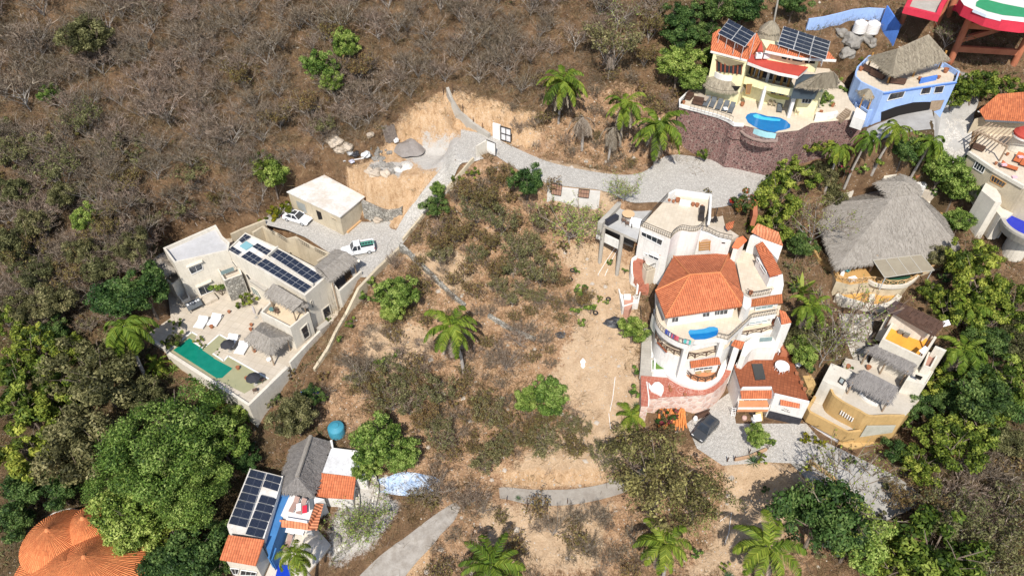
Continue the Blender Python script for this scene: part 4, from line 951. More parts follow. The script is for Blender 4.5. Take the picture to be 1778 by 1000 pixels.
for x, y, r, lab in ((1478, 76, 1.7, 'big grey boulder carrying the white water tanks'), (1512, 76, 1.0, 'upright grey boulder right of the big tank boulder'), (1470, 96, 1.2, 'long grey boulder below the big tank boulder'), (1500, 68, 1.1, 'pale boulder under the right hand water tank'), (1433, 181, 1.2, 'round brown boulder on the steps beside the yellow villa'), (1459, 60, 1.0, 'small boulder left of the big tank boulder'), (1660, 138, 1.5, 'tan boulder below the terracotta pillar'), (1556, 50, .8, 'pale boulder beside the deep blue wall')):
    p = G0(x, y); rk_(p+Vector((0, 0, r*.2)), r, lab)
def tank(loc, r, h, m, label, dome=.35):
    t = thing('water_tank', loc, label, 'water tank'); l = Vector(loc)
    mb = MB(); pr = [(r, 0)]
    for k in range(6): z_ = h*(k+.5)/6; pr += [(r, z_-.08), (r*1.025, z_), (r, z_+.08)]
    mb.lathe(l, pr+[(r, h), (r*.92, h+.12), (r*.4, h+dome)], 28).build('body', m, t, smooth=True)
    MB().lathe(l+Vector((0,0,h+dome)), [(r*.4, -.03), (r*.4, .08), (0, .12)], 20).build('lid', m, t); return t
TW = M_plain('white_tank_plastic', (.72,.69,.66), .5); p = G0(1487, 66); tank(p+Vector((0,0,1.0)), 1.0, 1.5, TW, 'white water tank on the left of the pair against the blue wall'); p = G0(1509, 67); tank(p+Vector((0,0,1.0)), 1.0, 1.5, TW, 'white water tank on the right of the pair against the blue wall')
# ================================================================ red house on stilts (top right corner)
zR = 45.5
RS = thing('stilt_house', G0(1660, 105), 'bright red pool deck on tall terracotta pillars and beams', 'house')
pl = PL('m', zR, 1125, 130, 1300, 205, 1500, 258, 1778, 292, 2200, 280, 2200, -80, 1000, -120, 940, -20, 1000, 70)
RED2 = M('crimson_fascia', (.62,.04,.075), (.50,.03,.055), .5, .6)
MB().prism(pl, zR-1.6, bottom=True, cap=False).build('fascia', RED2, RS)
MB().poly(ccw(pl)).build('deck', M('pale_deck', (.66,.66,.62), (.58,.57,.53)), RS)
wl = PL('m', zR+.02, 1150, 85, 1300, 150, 1500, 200, 1778, 228, 2200, 215, 2200, 90, 1778, 105, 1500, 50, 1230, -20, 1160, 30); MB().poly(ccw(wl)).build('pool_water', M_water('algae_green', (.012,.32,.15), (.008,.24,.11)), RS)
rm_ = PL('m', zR+.12, 1130, 120, 1300, 190, 1500, 240, 1778, 270, 2200, 255); path_wall(RS, 'pool_rim', M('pale_rim', (.70,.78,.86), (.62,.70,.8)), rm_, .35, zR-.3)
rb_ = PL('m', zR-1.2, 225, 92, 690, 205, 742, 75, 820, -60, 300, -60); flat_roof(RS, rb_, zR-2.2, RED2, CONC, .5, .65, 'balcony', 'balcony_floor')
def pillar(k, x1, y1, z1_, x2, y2, r=.45):
    a = P(*z1(k, x1, y1), z1_); g = G0(*z1(k, x2, y2)); MB().tube([(g.x, g.y, min(g.z, z1_)-1.5), (g.x, g.y, z1_)], r, 14).build('pillar', TERRA, RS); return g
g1 = pillar('m', 1030, 190, zR-1.5, 820, 800, .5); g2 = pillar('m', 1750, 600, zR-1.6, 1640, 840, .5); g3 = pillar('m', 240, 110, zR-2.0, 190, 290, .42); g4 = pillar('m', 720, 100, zR-2.0, 640, 330, .42)
for z_, dz in ((g1.z+2.2, .9), (g1.z+6.0, .9)): MB().beam((g1.x, g1.y, z_), (g2.x+.3, g2.y, z_-.4), .55, dz).build('beam', TERRA, RS)
g5 = g1+Vector((.8, 7, 0)); g6 = g2+Vector((2, 7, 0))
MB().beam((g1.x, g1.y, g1.z+3.6), (g6.x, g6.y, g1.z+3.2), .5, .8).build('beam', TERRA, RS)
for g in (g5, g6): MB().tube([(g.x, g.y, g.z-2), (g.x, g.y, zR-1.6)], .45, 12).build('pillar', TERRA, RS)
lk = [Vector((g1.x+3.5, g1.y+2.2, g1.z+6.4)), Vector((g2.x+6, g2.y+.5, g1.z+6.4)), Vector((g2.x+6, g2.y+7, g1.z+6.4)), Vector((g1.x+.5, g1.y+7, g1.z+6.4))]; MB().prism(lk, g1.z+5.6, bottom=True).build('lower_deck', RED2, RS)
rail(RS, [lk[0]+Vector((.3,.2,0)), lk[1]], 1.1, M('ochre_rail', (.5,.28,.12)), 'railing', .35, .04, .07)
# ================================================================ far right house
zF = 29.3
FH = thing('terrace_house', P(1730, 260, zF-4), 'grey house at the frame edge with a mossy tile roof and a log pergola', 'house')
ft = PL('o', zF, 510, 738, 570, 640, 690, 395, 1250, 380, 1500, 500, 1500, 1280, 1112, 1114, 780, 925)
pad(ft, zF-4.2, 1.0); flat_roof(FH, ft, zF-7.5, CREAMD, BEIGET, .04, .3, 'wall', 'terrace_floor')
MB().beam(ft[0]+Vector((0,.15,.2)), ft[-1]+Vector((0,.15,.2)), .5, .5).build('parapet', CREAM, FH); MB().beam(ft[-1]+Vector((0,.15,.2)), ft[-2]+Vector((0,.15,.2)), .5, .5).build('parapet', CREAM, FH)
wA, wB = ft[0], ft[-1]
win(FH, wA, wB, zz('o', 605, 800, 705, 870, 665, 945, 560, 880), FRAMEW, GLASS, 3); 
win(FH, ft[-1], ft[-2], zz('p', 770, 90, 920, 180, 880, 220, 750, 150), WOOD, GLASS, 4)
rf = PZ('o', 690, 365, zF+3.0, 1250, 395, zF+3.0, 1400, 40, zF+6.2, 830, 85, zF+6.2, 625, 262, zF+4.2)
MB().slope(rf).build('roof', TILE2, FH)
hb = [p+Vector((0, 1.2, -.3)) for p in rf[:2]]+[p+Vector((0, 0, -.3)) for p in rf[2:]]; MB().prism([Vector((p.x, p.y, zF+2.7)) for p in (hb[0], hb[1], hb[2], hb[3], hb[4])], zF-1).build('house_wall', CREAMD, FH)
a, b = PZ('o', 690, 372, zF+2.9, 1250, 402, zF+2.9); MB().beam(a, b, .15, .25).build('gutter', CLOTHG, FH)
a, b = PZ('o', 615, 275, zF+4.0, 750, 285, zF+3.4); MB().beam(a, b, .2, .15).build('barge_board', WHITE, FH)
pg = thing('pergola', P(*z1('o', 800, 700), zF), 'pergola of bare brown logs beside the mossy tile roof', 'pergola')
sl = MB(); t0, t1 = PL('o', zF+2.7, 735, 395, 1040, 490), PL('o', zF+2.6, 575, 500, 880, 645)
for k in range(9): sl.tube([t0[0].lerp(t0[1], k/8), t1[0].lerp(t1[1], k/8)+(t1[0]-t0[0])*.05], .09, 6)
sl.build('slats', WOODG, pg)
MB().beam(PL('o', zF+2.5, 590, 480)[0], PL('o', zF+2.5, 935, 655)[0], .22).build('beam', WOODG, pg)
for x, y in ((930, 655), (600, 485)): p = P(*z1('o', x, y), zF+2.5); MB().tube([(p.x, p.y, zF), p], .12, 8).build('post', WOODG, pg)
dome = PL('o', zF+3.2, 1112, 540); MB().lathe(dome[0]+Vector((1, 1, -.4)), [(1.7, 0), (1.7, .3), (1.2, .75), (0, 1.0)], 24).build('dome_roof', REDR, FH); MB().lathe(dome[0]+Vector((1, 1, -.7)), [(1.75, 0), (1.75, .32)], 24).build('dome_rim', WHITE, FH)
MB().lathe(dome[0]+Vector((1, 1.6, -3.2)), [(1.2, 0), (1.2, 2.6)], 20).build('tower', CREAM, FH)
TC = M('terracotta_cloth', (.50,.14,.05), (.40,.10,.035), 2, .9, 0, 'obj'); lr = proto_lounger(TC, WOODD, 'x', 'sun_lounger', .95, 2.3)
for (x, y, rz, lab) in ((1040, 800, -.7, 'terracotta lounger with a pink cushion by the red dome'), (940, 890, .95, 'terracotta lounger by the outer parapet of the grey house'), (1110, 840, -.7, 'terracotta lounger cut off by the right frame edge')): place(lr, USED, P(*z1('o', x, y), zF), rz, 1, lab, 'terracotta loungers')
for (x, y, lab) in ((1075, 765, 'pink pillow on the terracotta lounger near the red dome'), (895, 850, 'pink pillow on the outer terracotta lounger'), (1010, 985, 'pink flower cushion on the far right parapet')): tag(MB().box(P(*z1('o', x, y), zF+.6), .35, .25, .1).build('pillow', M('pink_print', (.75,.35,.42), (.65,.6,.6), 3)), lab, 'pillow')
for (x, y, lab) in ((925, 750, 'clay pot between the dome tower and the loungers'), (800, 850, 'round clay bowl on the parapet of the grey house')): place(pots, USED, P(*z1('o', x, y), zF), .3, .7, lab)
sofa('dark wooden bench in the slatted shade of the log pergola', P(*z1('o', 610, 690), zF), 2.4, WOODD, WOODD, 1.6)
# round pool and side walls below
zq = 25.0; pc = P(1790, 388, zq)
RP = thing('pool_terrace', Vector((pc.x, pc.y, zq-4)), 'round concrete tub with a deep blue pool at the right frame edge', 'terrace')
MB().lathe((pc.x, pc.y, zq-1.6), [(1.5, -.8), (3.4, 0), (3.9, 1.3), (3.9, 1.65), (3.3, 1.65), (3.3, 1.4)], 40).build('wall', CONC, RP); MB().lathe((pc.x, pc.y, zq-6), [(1.6, 0), (1.6, 4)], 20).build('stem', CREAM, RP)
MB().lathe((pc.x, pc.y, zq-.22), [(3.3, 0), (0, 0.001)], 40).build('pool_water', M_water('cobalt', (.01,.03,.42), (.008,.02,.34)), RP)
yw = PL('p', zq+2.2, 650, 255, 710, 150, 800, 220, 860, 310, 870, 390, 800, 380); W_ = thing('garden_house', sum(yw, Vector())/6-Vector((0,0,4)), 'pale flat roofed wall block beside the round blue tub', 'house'); MB().prism(yw, zq-5).build('wall', CREAM, W_)
yw2 = PL('p', zq+.2, 780, 440, 860, 540, 940, 545, 1000, 500, 880, 450, 830, 400); MB().prism(yw2, zq-4).build('terrace', CREAM, W_)
for (k, x, y, z_) in (('p', 820, 740, zq), ('p', 1010, 480, zq+1)): p = P(*z1(k, x, y), 21); MB().beam((p.x, p.y, 18), (p.x, p.y, z_-1.2), .5).build('pillar', WHITE, W_)
# ================================================================ great palapa house
zQ = 18.0
tq = PL('B', zQ, 275, 400, 330, 560, 480, 600, 600, 583, 740, 570, 900, 612, 1080, 602, 1200, 545, 1270, 480, 1500, 400, 1480, 250, 1250, 200, 330, 300)
Q = thing('palapa_house', P(1550, 480, zQ-4), 'ochre house with curved terraces under an enormous grey thatch roof', 'house')
back_q = [P(1640, 400, zQ), P(1600, 330, zQ), P(1470, 330, zQ), P(1425, 390, zQ)]
pad(tq[:10]+back_q, zQ-.5, 1.2)
MB().prism(tq, 9).build('terrace_wall', M('rough_cream', (.58,.50,.36), (.42,.35,.24), .8, .9, .3), Q); MB().poly([p+Vector((0,0,.02)) for p in ccw(tq)]).build('terrace_floor', M('ochre_floor', (.55,.325,.12), (.43,.245,.085), .6), Q)
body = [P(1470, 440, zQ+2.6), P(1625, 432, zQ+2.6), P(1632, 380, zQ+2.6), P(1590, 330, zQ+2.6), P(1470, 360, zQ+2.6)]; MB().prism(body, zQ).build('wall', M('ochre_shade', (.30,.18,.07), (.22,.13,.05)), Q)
p2 = PL('B', zQ-2.1, 330, 720, 420, 770, 560, 810, 700, 850, 840, 848, 940, 810, 1020, 735, 1000, 640, 700, 600, 350, 620)
pad(p2, zQ-3.6, .9); MB().prism(p2, 6).build('lower_wall', M('rough_cream', (.58,.50,.36)), Q); MB().poly([p+Vector((0,0,.02)) for p in ccw(p2)]).build('lower_floor', M('ochre_floor2', (.60,.345,.10), (.48,.265,.075), .5), Q)
path_wall(Q, 'parapet', CREAM, smooth([p+Vector((0,0,.4)) for p in p2[:7]], 3), .7, zQ-4.5)
hl = PL('B', zQ-1.7, 700, 700, 760, 700, 750, 790, 690, 790); MB().prism(hl, zQ-3).build('step', CREAM, Q)
LR = M('pale_logs', (.60,.40,.20), (.48,.30,.14), 2, .8, 0, 'obj')
lrail(Q, smooth(PL('B', zQ, 285, 410, 330, 540, 480, 590, 600, 575, 740, 565, 900, 605, 1080, 595, 1200, 535, 1270, 470, 1490, 400), 2), .95, LR)
lrail(Q, smooth(PL('B', zQ, 85, 165, 140, 270, 215, 350, 270, 405), 2), .95, LR)
dk2 = PL('B', zQ, 70, 140, 60, 190, 130, 300, 210, 380, 280, 420, 300, 380, 240, 310, 160, 200); pad(dk2, zQ-.7, .9); MB().prism(dk2, 10).build('side_deck', OCHRE, Q)
MB().poly(PL('B', zQ+.06, 830, 540, 900, 515, 1020, 500, 1145, 498, 1160, 530, 1120, 575, 1040, 598, 900, 595, 840, 575)).build('pool_water', M_water('dark_green_water', (.035,.10,.06), (.025,.07,.045)), Q)
cu = smooth(PL('B', zQ+.35, 690, 540, 760, 580, 900, 607, 1080, 598, 1180, 545, 1230, 490), 3); path_wall(Q, 'pool_rim', CREAM, cu, .35, zQ-.2)
e = [P(1452, 466, zQ+2.6), P(1520, 456, zQ+2.6), P(1645, 440, zQ+2.4), P(1665, 427, zQ+2.8), P(1640, 378, zQ+4.6), P(1604, 345, zQ+5.2), P(1540, 325, zQ+5.2), P(1440, 352, zQ+4.6), P(1422, 385, zQ+3.4)]
r0, r1 = P(1549, 343, zQ+8.4), P(1592, 338, zQ+8.4)
pal = thing('palapa', (r0+r1)/2-Vector((0,0,8)), 'enormous grey hipped thatch roof covering the ochre terraces', 'palapa')
thatch(pal, [[e[0], e[1], r0], [e[1], e[2], r1, r0], [e[2], e[3], r1], [e[3], e[4], r1], [e[4], e[5], r1], [e[5], e[6], r0, r1], [e[6], e[7], r0], [e[7], e[8], r0], [e[8], e[0], r0]], [(e[i], e[(i+1) % 9]) for i in range(9)], THATCH, .35, dens=5)
c = [P(1546, 344, zQ+8.3), P(1600, 337, zQ+8.3), P(1598, 322, zQ+9.6), P(1569, 303, zQ+10.2), P(1522, 316, zQ+8.9)]; ap = (P(1565, 318, zQ+10.3)+P(1575, 312, zQ+10.3))/2
thatch(pal, [[c[i], c[(i+1) % 5], ap] for i in range(5)], [(c[i], c[(i+1) % 5]) for i in range(5)], THATCH, .3, 'ridge_cap', dens=8)
posts(pal, [p.lerp(r0, .12) for p in (e[1], e[2], e[3])], zQ, .18)
cn = PZ('B', 735, 330, zQ+2.9, 1270, 268, zQ+2.9, 1410, 440, zQ+2.5, 862, 522, zQ+2.5)
cp = thing('canopy', (cn[0]+cn[2])/2-Vector((0,0,2.7)), 'grey brown four panel shade canopy over the dark green pool', 'canopy')
fm = MB()
for k in range(4):
    a, b = cn[0].lerp(cn[1], k/4+.006), cn[0].lerp(cn[1], (k+1)/4-.006); d, c_ = cn[3].lerp(cn[2], k/4+.006), cn[3].lerp(cn[2], (k+1)/4-.006)
    MB().poly([d, c_, b, a]).poly([p-Vector((0,0,.04)) for p in (a, b, c_, d)]).build('panel', M('canopy_sheet', (.30,.26,.19), (.24,.20,.145), .6), cp)
for k in range(5): fm.beam(cn[0].lerp(cn[1], k/4)+Vector((0,0,.02)), cn[3].lerp(cn[2], k/4)+Vector((0,0,.02)), .08)
fm.beam(cn[2], cn[3], .08); fm.beam(cn[0], cn[1], .08); fm.build('frame', M_plain('pale_frame', (.45,.42,.36), .6), cp); posts(cp, [cn[3].lerp(cn[1], .03), cn[2].lerp(cn[0], .03)], zQ, .07, ALU)
for (x, y, lab) in ((440, 455, 'teal chair on the ochre palapa terrace'), (1390, 370, 'round ochre stool under the right eave of the great thatch')):
    o = proto_rtable(M_plain('teal_seat', (.05,.35,.36), .6) if x < 900 else OCHRE, lab, .5 if x < 900 else .9, .5, 'stool'); o['category'] = 'stool'; o.location = P(*z1('B', x, y), zQ+.02)
tag(MB().box(P(*z1('B', 510, 535), zQ+.4), .6, .35, .2, (1, .3, 0)).build('bench', CLOTHW, bevel=.05), 'white bench on the ochre terrace left of the green pool', 'bench')
tag(MB().box(P(*z1('B', 400, 465), zQ+.3), .25, .6, .25, (1, -.5, 0)).build('bench', CLOTHW, bevel=.05), 'small pale bench beside the teal chair', 'bench')
# walls and paths above the great roof
zU = 24.2
uw = PL('A', zU, 440, 250, 520, 390, 840, 300, 830, 250, 500, 295); U = thing('entrance_court', sum(uw, Vector())/5-Vector((0,0,1.5)), 'cream and ochre entrance court with curved walls behind the great thatch', 'terrace')
MB().prism([Vector((p.x, p.y, zU-.6)) for p in uw], 15).build('court_floor', M('cream_floor', (.74,.62,.45), (.64,.52,.36)), U)
path_wall(U, 'wall', OCHRE, PZ('A', 490, 255, zU+.9, 610, 215, zU+1, 820, 150, zU+1.2, 890, 145, zU+1.2), .3, 15)
path_wall(U, 'wall', CREAM, PZ('A', 455, 290, zU+.6, 520, 390, zU, 200, 455, zU-2, 100, 475, zU-2.5), .3, 15)
hb_ = smooth(PL('A', zU+1.8, 845, 265, 905, 130, 990, 105, 1040, 120, 1060, 165), 3); hb2 = hb_+[P(*z1('A', 990, 215), zU+1.8)]; MB().prism(hb2, 16).build('gate_house', CREAM, U)
MB().lathe(P(*z1('A', 1330, 300), zU-1)-Vector((0,0,3)), [(2.5, 0), (2.5, 3), (0, 3.01)], 28).build('round_terrace', PATIO, U); MB().lathe(P(*z1('A', 1250, 320), zU-.4)-Vector((0,0,3)), [(1.0, 0), (1.0, 3.2), (.7, 3.4), (0, 3.4)], 20).build('round_seat', WHITE, U)
og = PL('A', zU+.6, 820, 85, 930, 0, 1050, 40, 1180, 65, 1205, 150, 1060, 110); MB().prism(og, 17).build('ochre_deck', M('ochre_deck', (.58,.38,.16), (.48,.30,.12)), U)
path_wall(U, 'wall', CREAM, PZ('A', 1400, 370, zU-2, 1340, 530, zU-3, 1330, 545, zU-3), .5, 14); path_wall(U, 'wall', OCHRE, PZ('A', 1480, 390, zU-2.5, 1420, 520, zU-3.5, 1600, 800, zU-5.2, 1590, 830, zU-5.3), .25, 12)
for (x, y, s_, lab) in ((1100, 200, 1.0, 'clay pot on the entrance wall behind the great thatch'), (1210, 250, 1.3, 'clay pot with a yellow shrub beside the round terrace')): place(pots, USED, P(*z1('A', x, y), zU+.7), .3, s_*.8, lab)
# ================================================================ ochre house with the dark pergola
zO, zC = 17.3, 13.0
O = thing('ochre_house', P(1500, 720, 8), 'ochre and cream stepped house with dark thatch roofs and a brown pergola', 'house')
ot = PL('C', zO+.9, 835, 498, 960, 285, 1080, 250, 1440, 480, 1290, 715); flat_roof(O, ot, 9, CREAM, ORANGE, .88, .3, 'upper_wall', 'upper_floor')
pad(PL('C', zO, 815, 525, 960, 285, 1440, 480, 1280, 745), zO-4, 1.0, 'min')
bkw = PL('C', zO+2.6, 960, 290, 1080, 340, 1300, 440, 1420, 480, 1460, 300, 1040, 130); MB().prism([p+Vector((0, 1.6, 0)) for p in bkw[:4]]+bkw[4:], zO-3).build('room_wall', CREAM, O)
for c in ((1050, 360, 1105, 395, 1050, 450, 1000, 435), (1110, 395, 1172, 430, 1115, 490, 1060, 470)):
    q = PL('C', zO+.04, *c); MB().prism([p+Vector((0,0,.5)) for p in q], zO).build('storage_box', M_plain('grey_box', (.16,.145,.12), .6), O)
pe = PZ('C', 925, 200, zO+3, 1400, 470, zO+2.8, 1530, 320, zO+3, 1040, 95, zO+3.2)
pg = thing('pergola', (pe[0]+pe[2])/2-Vector((0,0,3)), 'dark brown slatted pergola over the orange terrace', 'pergola'); m_ = MB()
for k in range(30): m_.beam(pe[0].lerp(pe[1], k/29), pe[3].lerp(pe[2], k/29), .16, .12)
m_.build('slats', WOODD, pg); m_ = MB()
for t_ in (.12, .5, .88): m_.beam(pe[0].lerp(pe[3], t_)-Vector((0,0,.15)), pe[1].lerp(pe[2], t_)-Vector((0,0,.15)), .2)
for k in range(26):
    if random.random() < .75: t_ = random.random(); a = pe[0].lerp(pe[1], k/26+.02).lerp(pe[3].lerp(pe[2], k/26+.02), t_*.6); b = pe[0].lerp(pe[1], k/26+.02).lerp(pe[3].lerp(pe[2], k/26+.02), t_*.6+.4); m_.beam(a+Vector((0,0,.1)), b+Vector((0,0,.12)), .3, .04)
m_.build('beams', WOODD, pg); posts(pg, [pe[0].lerp(pe[2], .05), pe[1].lerp(pe[3], .05), pe[2].lerp(pe[0], .05), pe[3].lerp(pe[1], .05)], zO, .12, WOODD)
MB().beam(*PZ('C', 925, 205, zO+3.05, 1045, 110, zO+3.2), 1.6, .06).build('awning_sheet', M_plain('brown_sheet', (.07,.045,.04), .8), pg)
wp = [P(*z1('C', x, y), zO+1.9) for x, y in ((1240, 628), (1310, 572), (1345, 600), (1290, 668))]; tt = thing('umbrella_table', (wp[0]+wp[2])/2-Vector((0,0,1.9)), 'white square parasol on the orange terrace', 'parasol')
MB().poly(ccw(wp)).build('canopy', CLOTHW, tt); MB().tube([(wp[0]+wp[2])/2-Vector((0,0,1.85)), (wp[0]+wp[2])/2], .04, 8).build('pole', ALU, tt)
tag(MB().box(P(*z1('C', 1540, 325), zO+2.4), .6, .35, .03, (1, .35, 0), (.1, -.5, .85)).build('solar_heater', CLOTHW), 'small white solar heater panel at the pergola corner', 'solar heater')
def strip_roof(label, e, h, m, dens=9):      # e0-e1 lower eave, e3-e2 upper edge
    t = thing('palapa', sum(e, Vector())/4-Vector((0,0,2)), label, 'palapa'); thatch(t, [[e[0], e[1], e[2], e[3]]], [(e[0], e[1]), (e[1], e[2]), (e[3], e[0])], m, .25, dens=dens); return t
e = PZ('C', 655, 612, zC+2.9, 1150, 875, zC+2.9, 1210, 752, zC+4.0, 812, 548, zC+4.0); t = strip_roof('long dark thatch roof below the orange terrace', e, 0, THATCHD); posts(t, [e[0].lerp(e[2], .06), e[1].lerp(e[3], .08), e[0].lerp(e[1], .5).lerp(e[3], .06)], zC, .12)
ct = PL('C', zC, 560, 790, 690, 700, 1160, 880, 1100, 960, 1060, 1000, 700, 850, 560, 860) ; 
ter2 = PL('D', zC, 345, 215, 350, 330, 385, 430, 470, 500, 570, 560, 700, 625, 830, 695, 1040, 690, 1260, 690, 1540, 380, 1330, 240, 1000, 30, 560, -60, 480, 80)
pad(ter2, zC-.5, 1.0); MB().prism(ter2, 6).build('terrace_wall', OCHRE, O); MB().poly([p+Vector((0,0,.02)) for p in ccw(ter2)]).build('terrace_floor', M('grey_beige_floor', (.50,.45,.38), (.42,.37,.30), .4), O)
path_wall(O, 'parapet', OCHRE, smooth([p+Vector((0,0,.8)) for p in ter2[1:9]], 3), .3, zC-4)
wb = PL('D', zC+1.6, 270, 210, 380, 0, 640, 110, 555, 330, 340, 250); MB().prism(wb, 7).build('white_block', M('ivory', (.62,.58,.50), (.52,.47,.39)), O)
q = PL('D', zC+1.66, 455, 230, 492, 168, 562, 208, 520, 280); MB().prism(q, zC+1.5).build('skylight_frame', FRAMEB, O); MB().poly([p+Vector((0,0,.02)) for p in inset(ccw(q), .18)]).build('skylight', M_plain('grey_glass', (.30,.34,.33), .1), O)
sb = PL('D', zC+2.6, 1300, 210, 1430, 20, 1645, 105, 1545, 270); flat_roof(O, sb, zC-3, CREAM, CREAM, .1, .12); hole(O, *[P(*z1('D', 1300, 210), zC+2.6), P(*z1('D', 1545, 270), zC+2.6)], zz('D', 1425, 140, 1510, 170, 1480, 210, 1415, 178), 'opening')
q = PL('D', zC+2.63, 1425, 142, 1510, 172, 1482, 212, 1418, 180); MB().poly(ccw(q)).build('skylight', GLASS, O)
q = PL('C', zO-.3, 1290, 790, 1345, 640, 1470, 650, 1380, 820); flat_roof(O, q, zC-2, CREAM, M('pink_floor', (.42,.24,.18), (.34,.19,.14)), .5, .2, 'side_wall', 'side_floor')
q = PL('C', zO+.9, 1425, 570, 1550, 620, 1530, 640, 1410, 595); MB().prism(q, zC).build('chimney_wall', CREAM, O)
e = PZ('D', 600, 235, zC+2.3, 1110, 500, zC+2.2, 1195, 290, zC+3.6, 780, 80, zC+3.6); e = [e[0], e[1], e[2], e[3]]; t = strip_roof('dark rectangular thatch roof on the front terrace of the ochre house', e, 0, THATCHD); posts(t, [e[0].lerp(e[2], .08), e[1].lerp(e[3], .08)], zC, .12)
rr_ = MB(); cc_ = smooth(PL('D', zC+.4, 740, 370, 800, 430, 880, 480, 960, 510), 4); path_wall(O, 'curved_seat', WHITE, cc_, .3, zC)
mb = MB().lathe(P(*z1('D', 1270, 165), zC+.45), [(.5, 0), (.5, .06), (.25, .06)], 20); tag(mb.build('round_table', CLOTHW), 'small round white table by the long dark thatch', 'table')
lr_ = PL('D', zC-2.9, 245, 300, 300, 430, 370, 460, 320, 580, 600, 830, 760, 835, 790, 760, 600, 600, 120, 540); 
dl = PL('D', zC-2.8, 85, 560, 120, 620, 590, 860, 760, 830, 800, 740, 360, 440, 250, 300)
pad(dl, 7.6, .6); pad([P(*p, 7.9) for p in ((1395,735),(1462,792),(1440,812),(1388,792))], 7.8, 1.2, 'set'); MB().prism(dl, 5).build('lower_wall', OCHRE, O); MB().poly([p+Vector((0,0,.02)) for p in ccw(dl)]).build('lower_floor', M('grey_beige_floor', (.50,.45,.38)), O)
path_wall(O, 'parapet', OCHRE, PZ('D', 250, 300, zC-1.9, 95, 555, zC-1.9, 120, 600, zC-1.9, 590, 850, zC-1.9, 745, 830, zC-1.9), .35, zC-4)
oA, oB = dl[1], dl[2]
q = [onv(*p, oA, oB, .28) for p in zz('D', 150, 702, 500, 915, 450, 985, 112, 780)]; MB().poly(q if True else q, None).build('garage_door', M_plain('white_door', (.75,.74,.76), .5), O)
sl_ = MB(); sA_, sB_ = ter2[4], ter2[6]
for k in range(6):
    a = onv(*z1('D', 510+k*28, 590+k*18), sA_, sB_, .28); sl_.beam(a, a-Vector((0,0,.75)), .16, .1)
sl_.build('slot_grille', WHITE, O)
gl_ = PZ('D', 830, 690, zC+.0, 1260, 690, zC); hole(O, gl_[0], gl_[1], zz('D', 820, 770, 1180, 765, 1130, 860, 730, 915), 'glazed_front', M('pale_screen', (.50,.48,.40), (.36,.34,.27)), .35)
ramp_ = PL('D', 7.7, 510, 905, 720, 920, 1200, 880, 900, 990, 640, 1060, 460, 1000); pad(ramp_, 7.5, 2, 'set'); MB().prism(ramp_, 5).build('ramp', M('ochre_paving', (.56,.38,.17), (.46,.30,.12)), O)
ag = proto_chair(M_plain('green_chair', (.10,.28,.2), .6), 'green chair at the corner of the lower ochre deck'); ag.location = P(*z1('D', 670, 800), zC-2.75)
for (x, y, s_, lab) in ((830, 75, 1.0, 'clay pot behind the dark rectangular thatch'), (580, 60, .9, 'clay pot at the edge of the ivory block roof'), (1100, 20, 1.0, 'clay pot near the posts of the long dark thatch')): place(pots, USED, P(*z1('D', x, y), zC+(1.6 if x == 580 else .05)), .3, s_, lab)
# ================================================================ white villa with the orange hipped roof
zG = 8.8
WV = thing('white_villa', P(1215, 640, zG), 'big white stepped villa with an orange hipped tile roof and a small blue pool', 'villa')
zd = 26.2
dk = PL('q', zd, 655, 592, 1028, 745, 1075, 690, 1160, 645, 1280, 662, 1380, 640, 1440, 560, 1510, 250, 1080, 182, 985, 240)
dks = PL('q', zd, 655, 592, 1028, 748) + smooth(PL('q', zd, 1028, 748, 1075, 690, 1160, 645, 1280, 662, 1380, 640, 1445, 550), 4)[1:] + PL('q', zd, 1510, 250, 1080, 182, 985, 240)
pad(dks, zd-1.0, .8, 'min'); MB().prism(dks, 10, cap=False).build('wall', WHITE, WV); MB().poly([p+Vector((0,0,.02)) for p in ccw(dks)]).build('roof_deck', BEIGET, WV)
rail(WV, [p+Vector((0,.12,0)) for p in dks[:-3]], .9, FRAMEB, 'railing', .3, .02, .035); rail(WV, [dks[-1], dks[0]], .9, FRAMEB, 'railing', .3, .02, .035)
path_wall(WV, 'parapet', WHITE, [p+Vector((0,-.15,.9)) for p in PL('q', zd, 1490, 560, 1510, 255, 1080, 190, 1000, 240)], .35, zd-.1)
MB().prism([p+Vector((0,0,.55)) for p in PL('q', zd, 1130, 330, 1265, 355, 1275, 315, 1140, 290)], zd).build('bench', WHITE, WV)
for (x, y, s_, lab) in ((1008, 285, .9, 'clay pot at the left end of the white roof bench'), (1060, 300, 1.0, 'second clay pot left of the white roof bench'), (1110, 290, 1.5, 'tall orange jar next to the white roof bench'), (1300, 340, 1.2, 'clay pot with a small plant right of the roof bench'), (1352, 350, 1.3, 'orange clay bowl in the far roof corner'), (1412, 360, .9, 'clay pot next to the black grill on the roof deck')): place(pots, USED, P(*z1('q', x, y), zd+.02), .3, s_*.7, lab)
gr = thing('grill', P(*z1('q', 1400, 450), zd), 'black covered grill against the roof parapet', 'grill'); c = P(*z1('q', 1405, 440), zd); MB().box(c+Vector((0,0,.55)), .35, .6, .5, (1, -.2, 0)).build('body', FRAMEB, gr, bevel=.04); MB().box(c+Vector((-.3,-1.2,.3)), .4, .5, .3, (1, -.2, 0)).build('cabinet', FRAMEB, gr, bevel=.03)
A_, B_ = dks[0], dks[1]
win(WV, A_, B_, zz('q', 665, 648, 935, 760, 915, 835, 665, 705), FRAMEW, GLASS, 3, fw=.14)
aw = PZ('q', 600, 815, zd-4.0, 890, 985, zd-4.0, 910, 930, zd-3.2, 640, 795, zd-3.2); MB().slope(aw).poly([p-Vector((0,0,.12)) for p in aw[::-1]]).build('awning_roof', TILE, WV)
low = PL('q', zd-3.6, 615, 820, 900, 970, 930, 860, 660, 650); MB().prism(low, 12).build('wall', WHITE, WV)
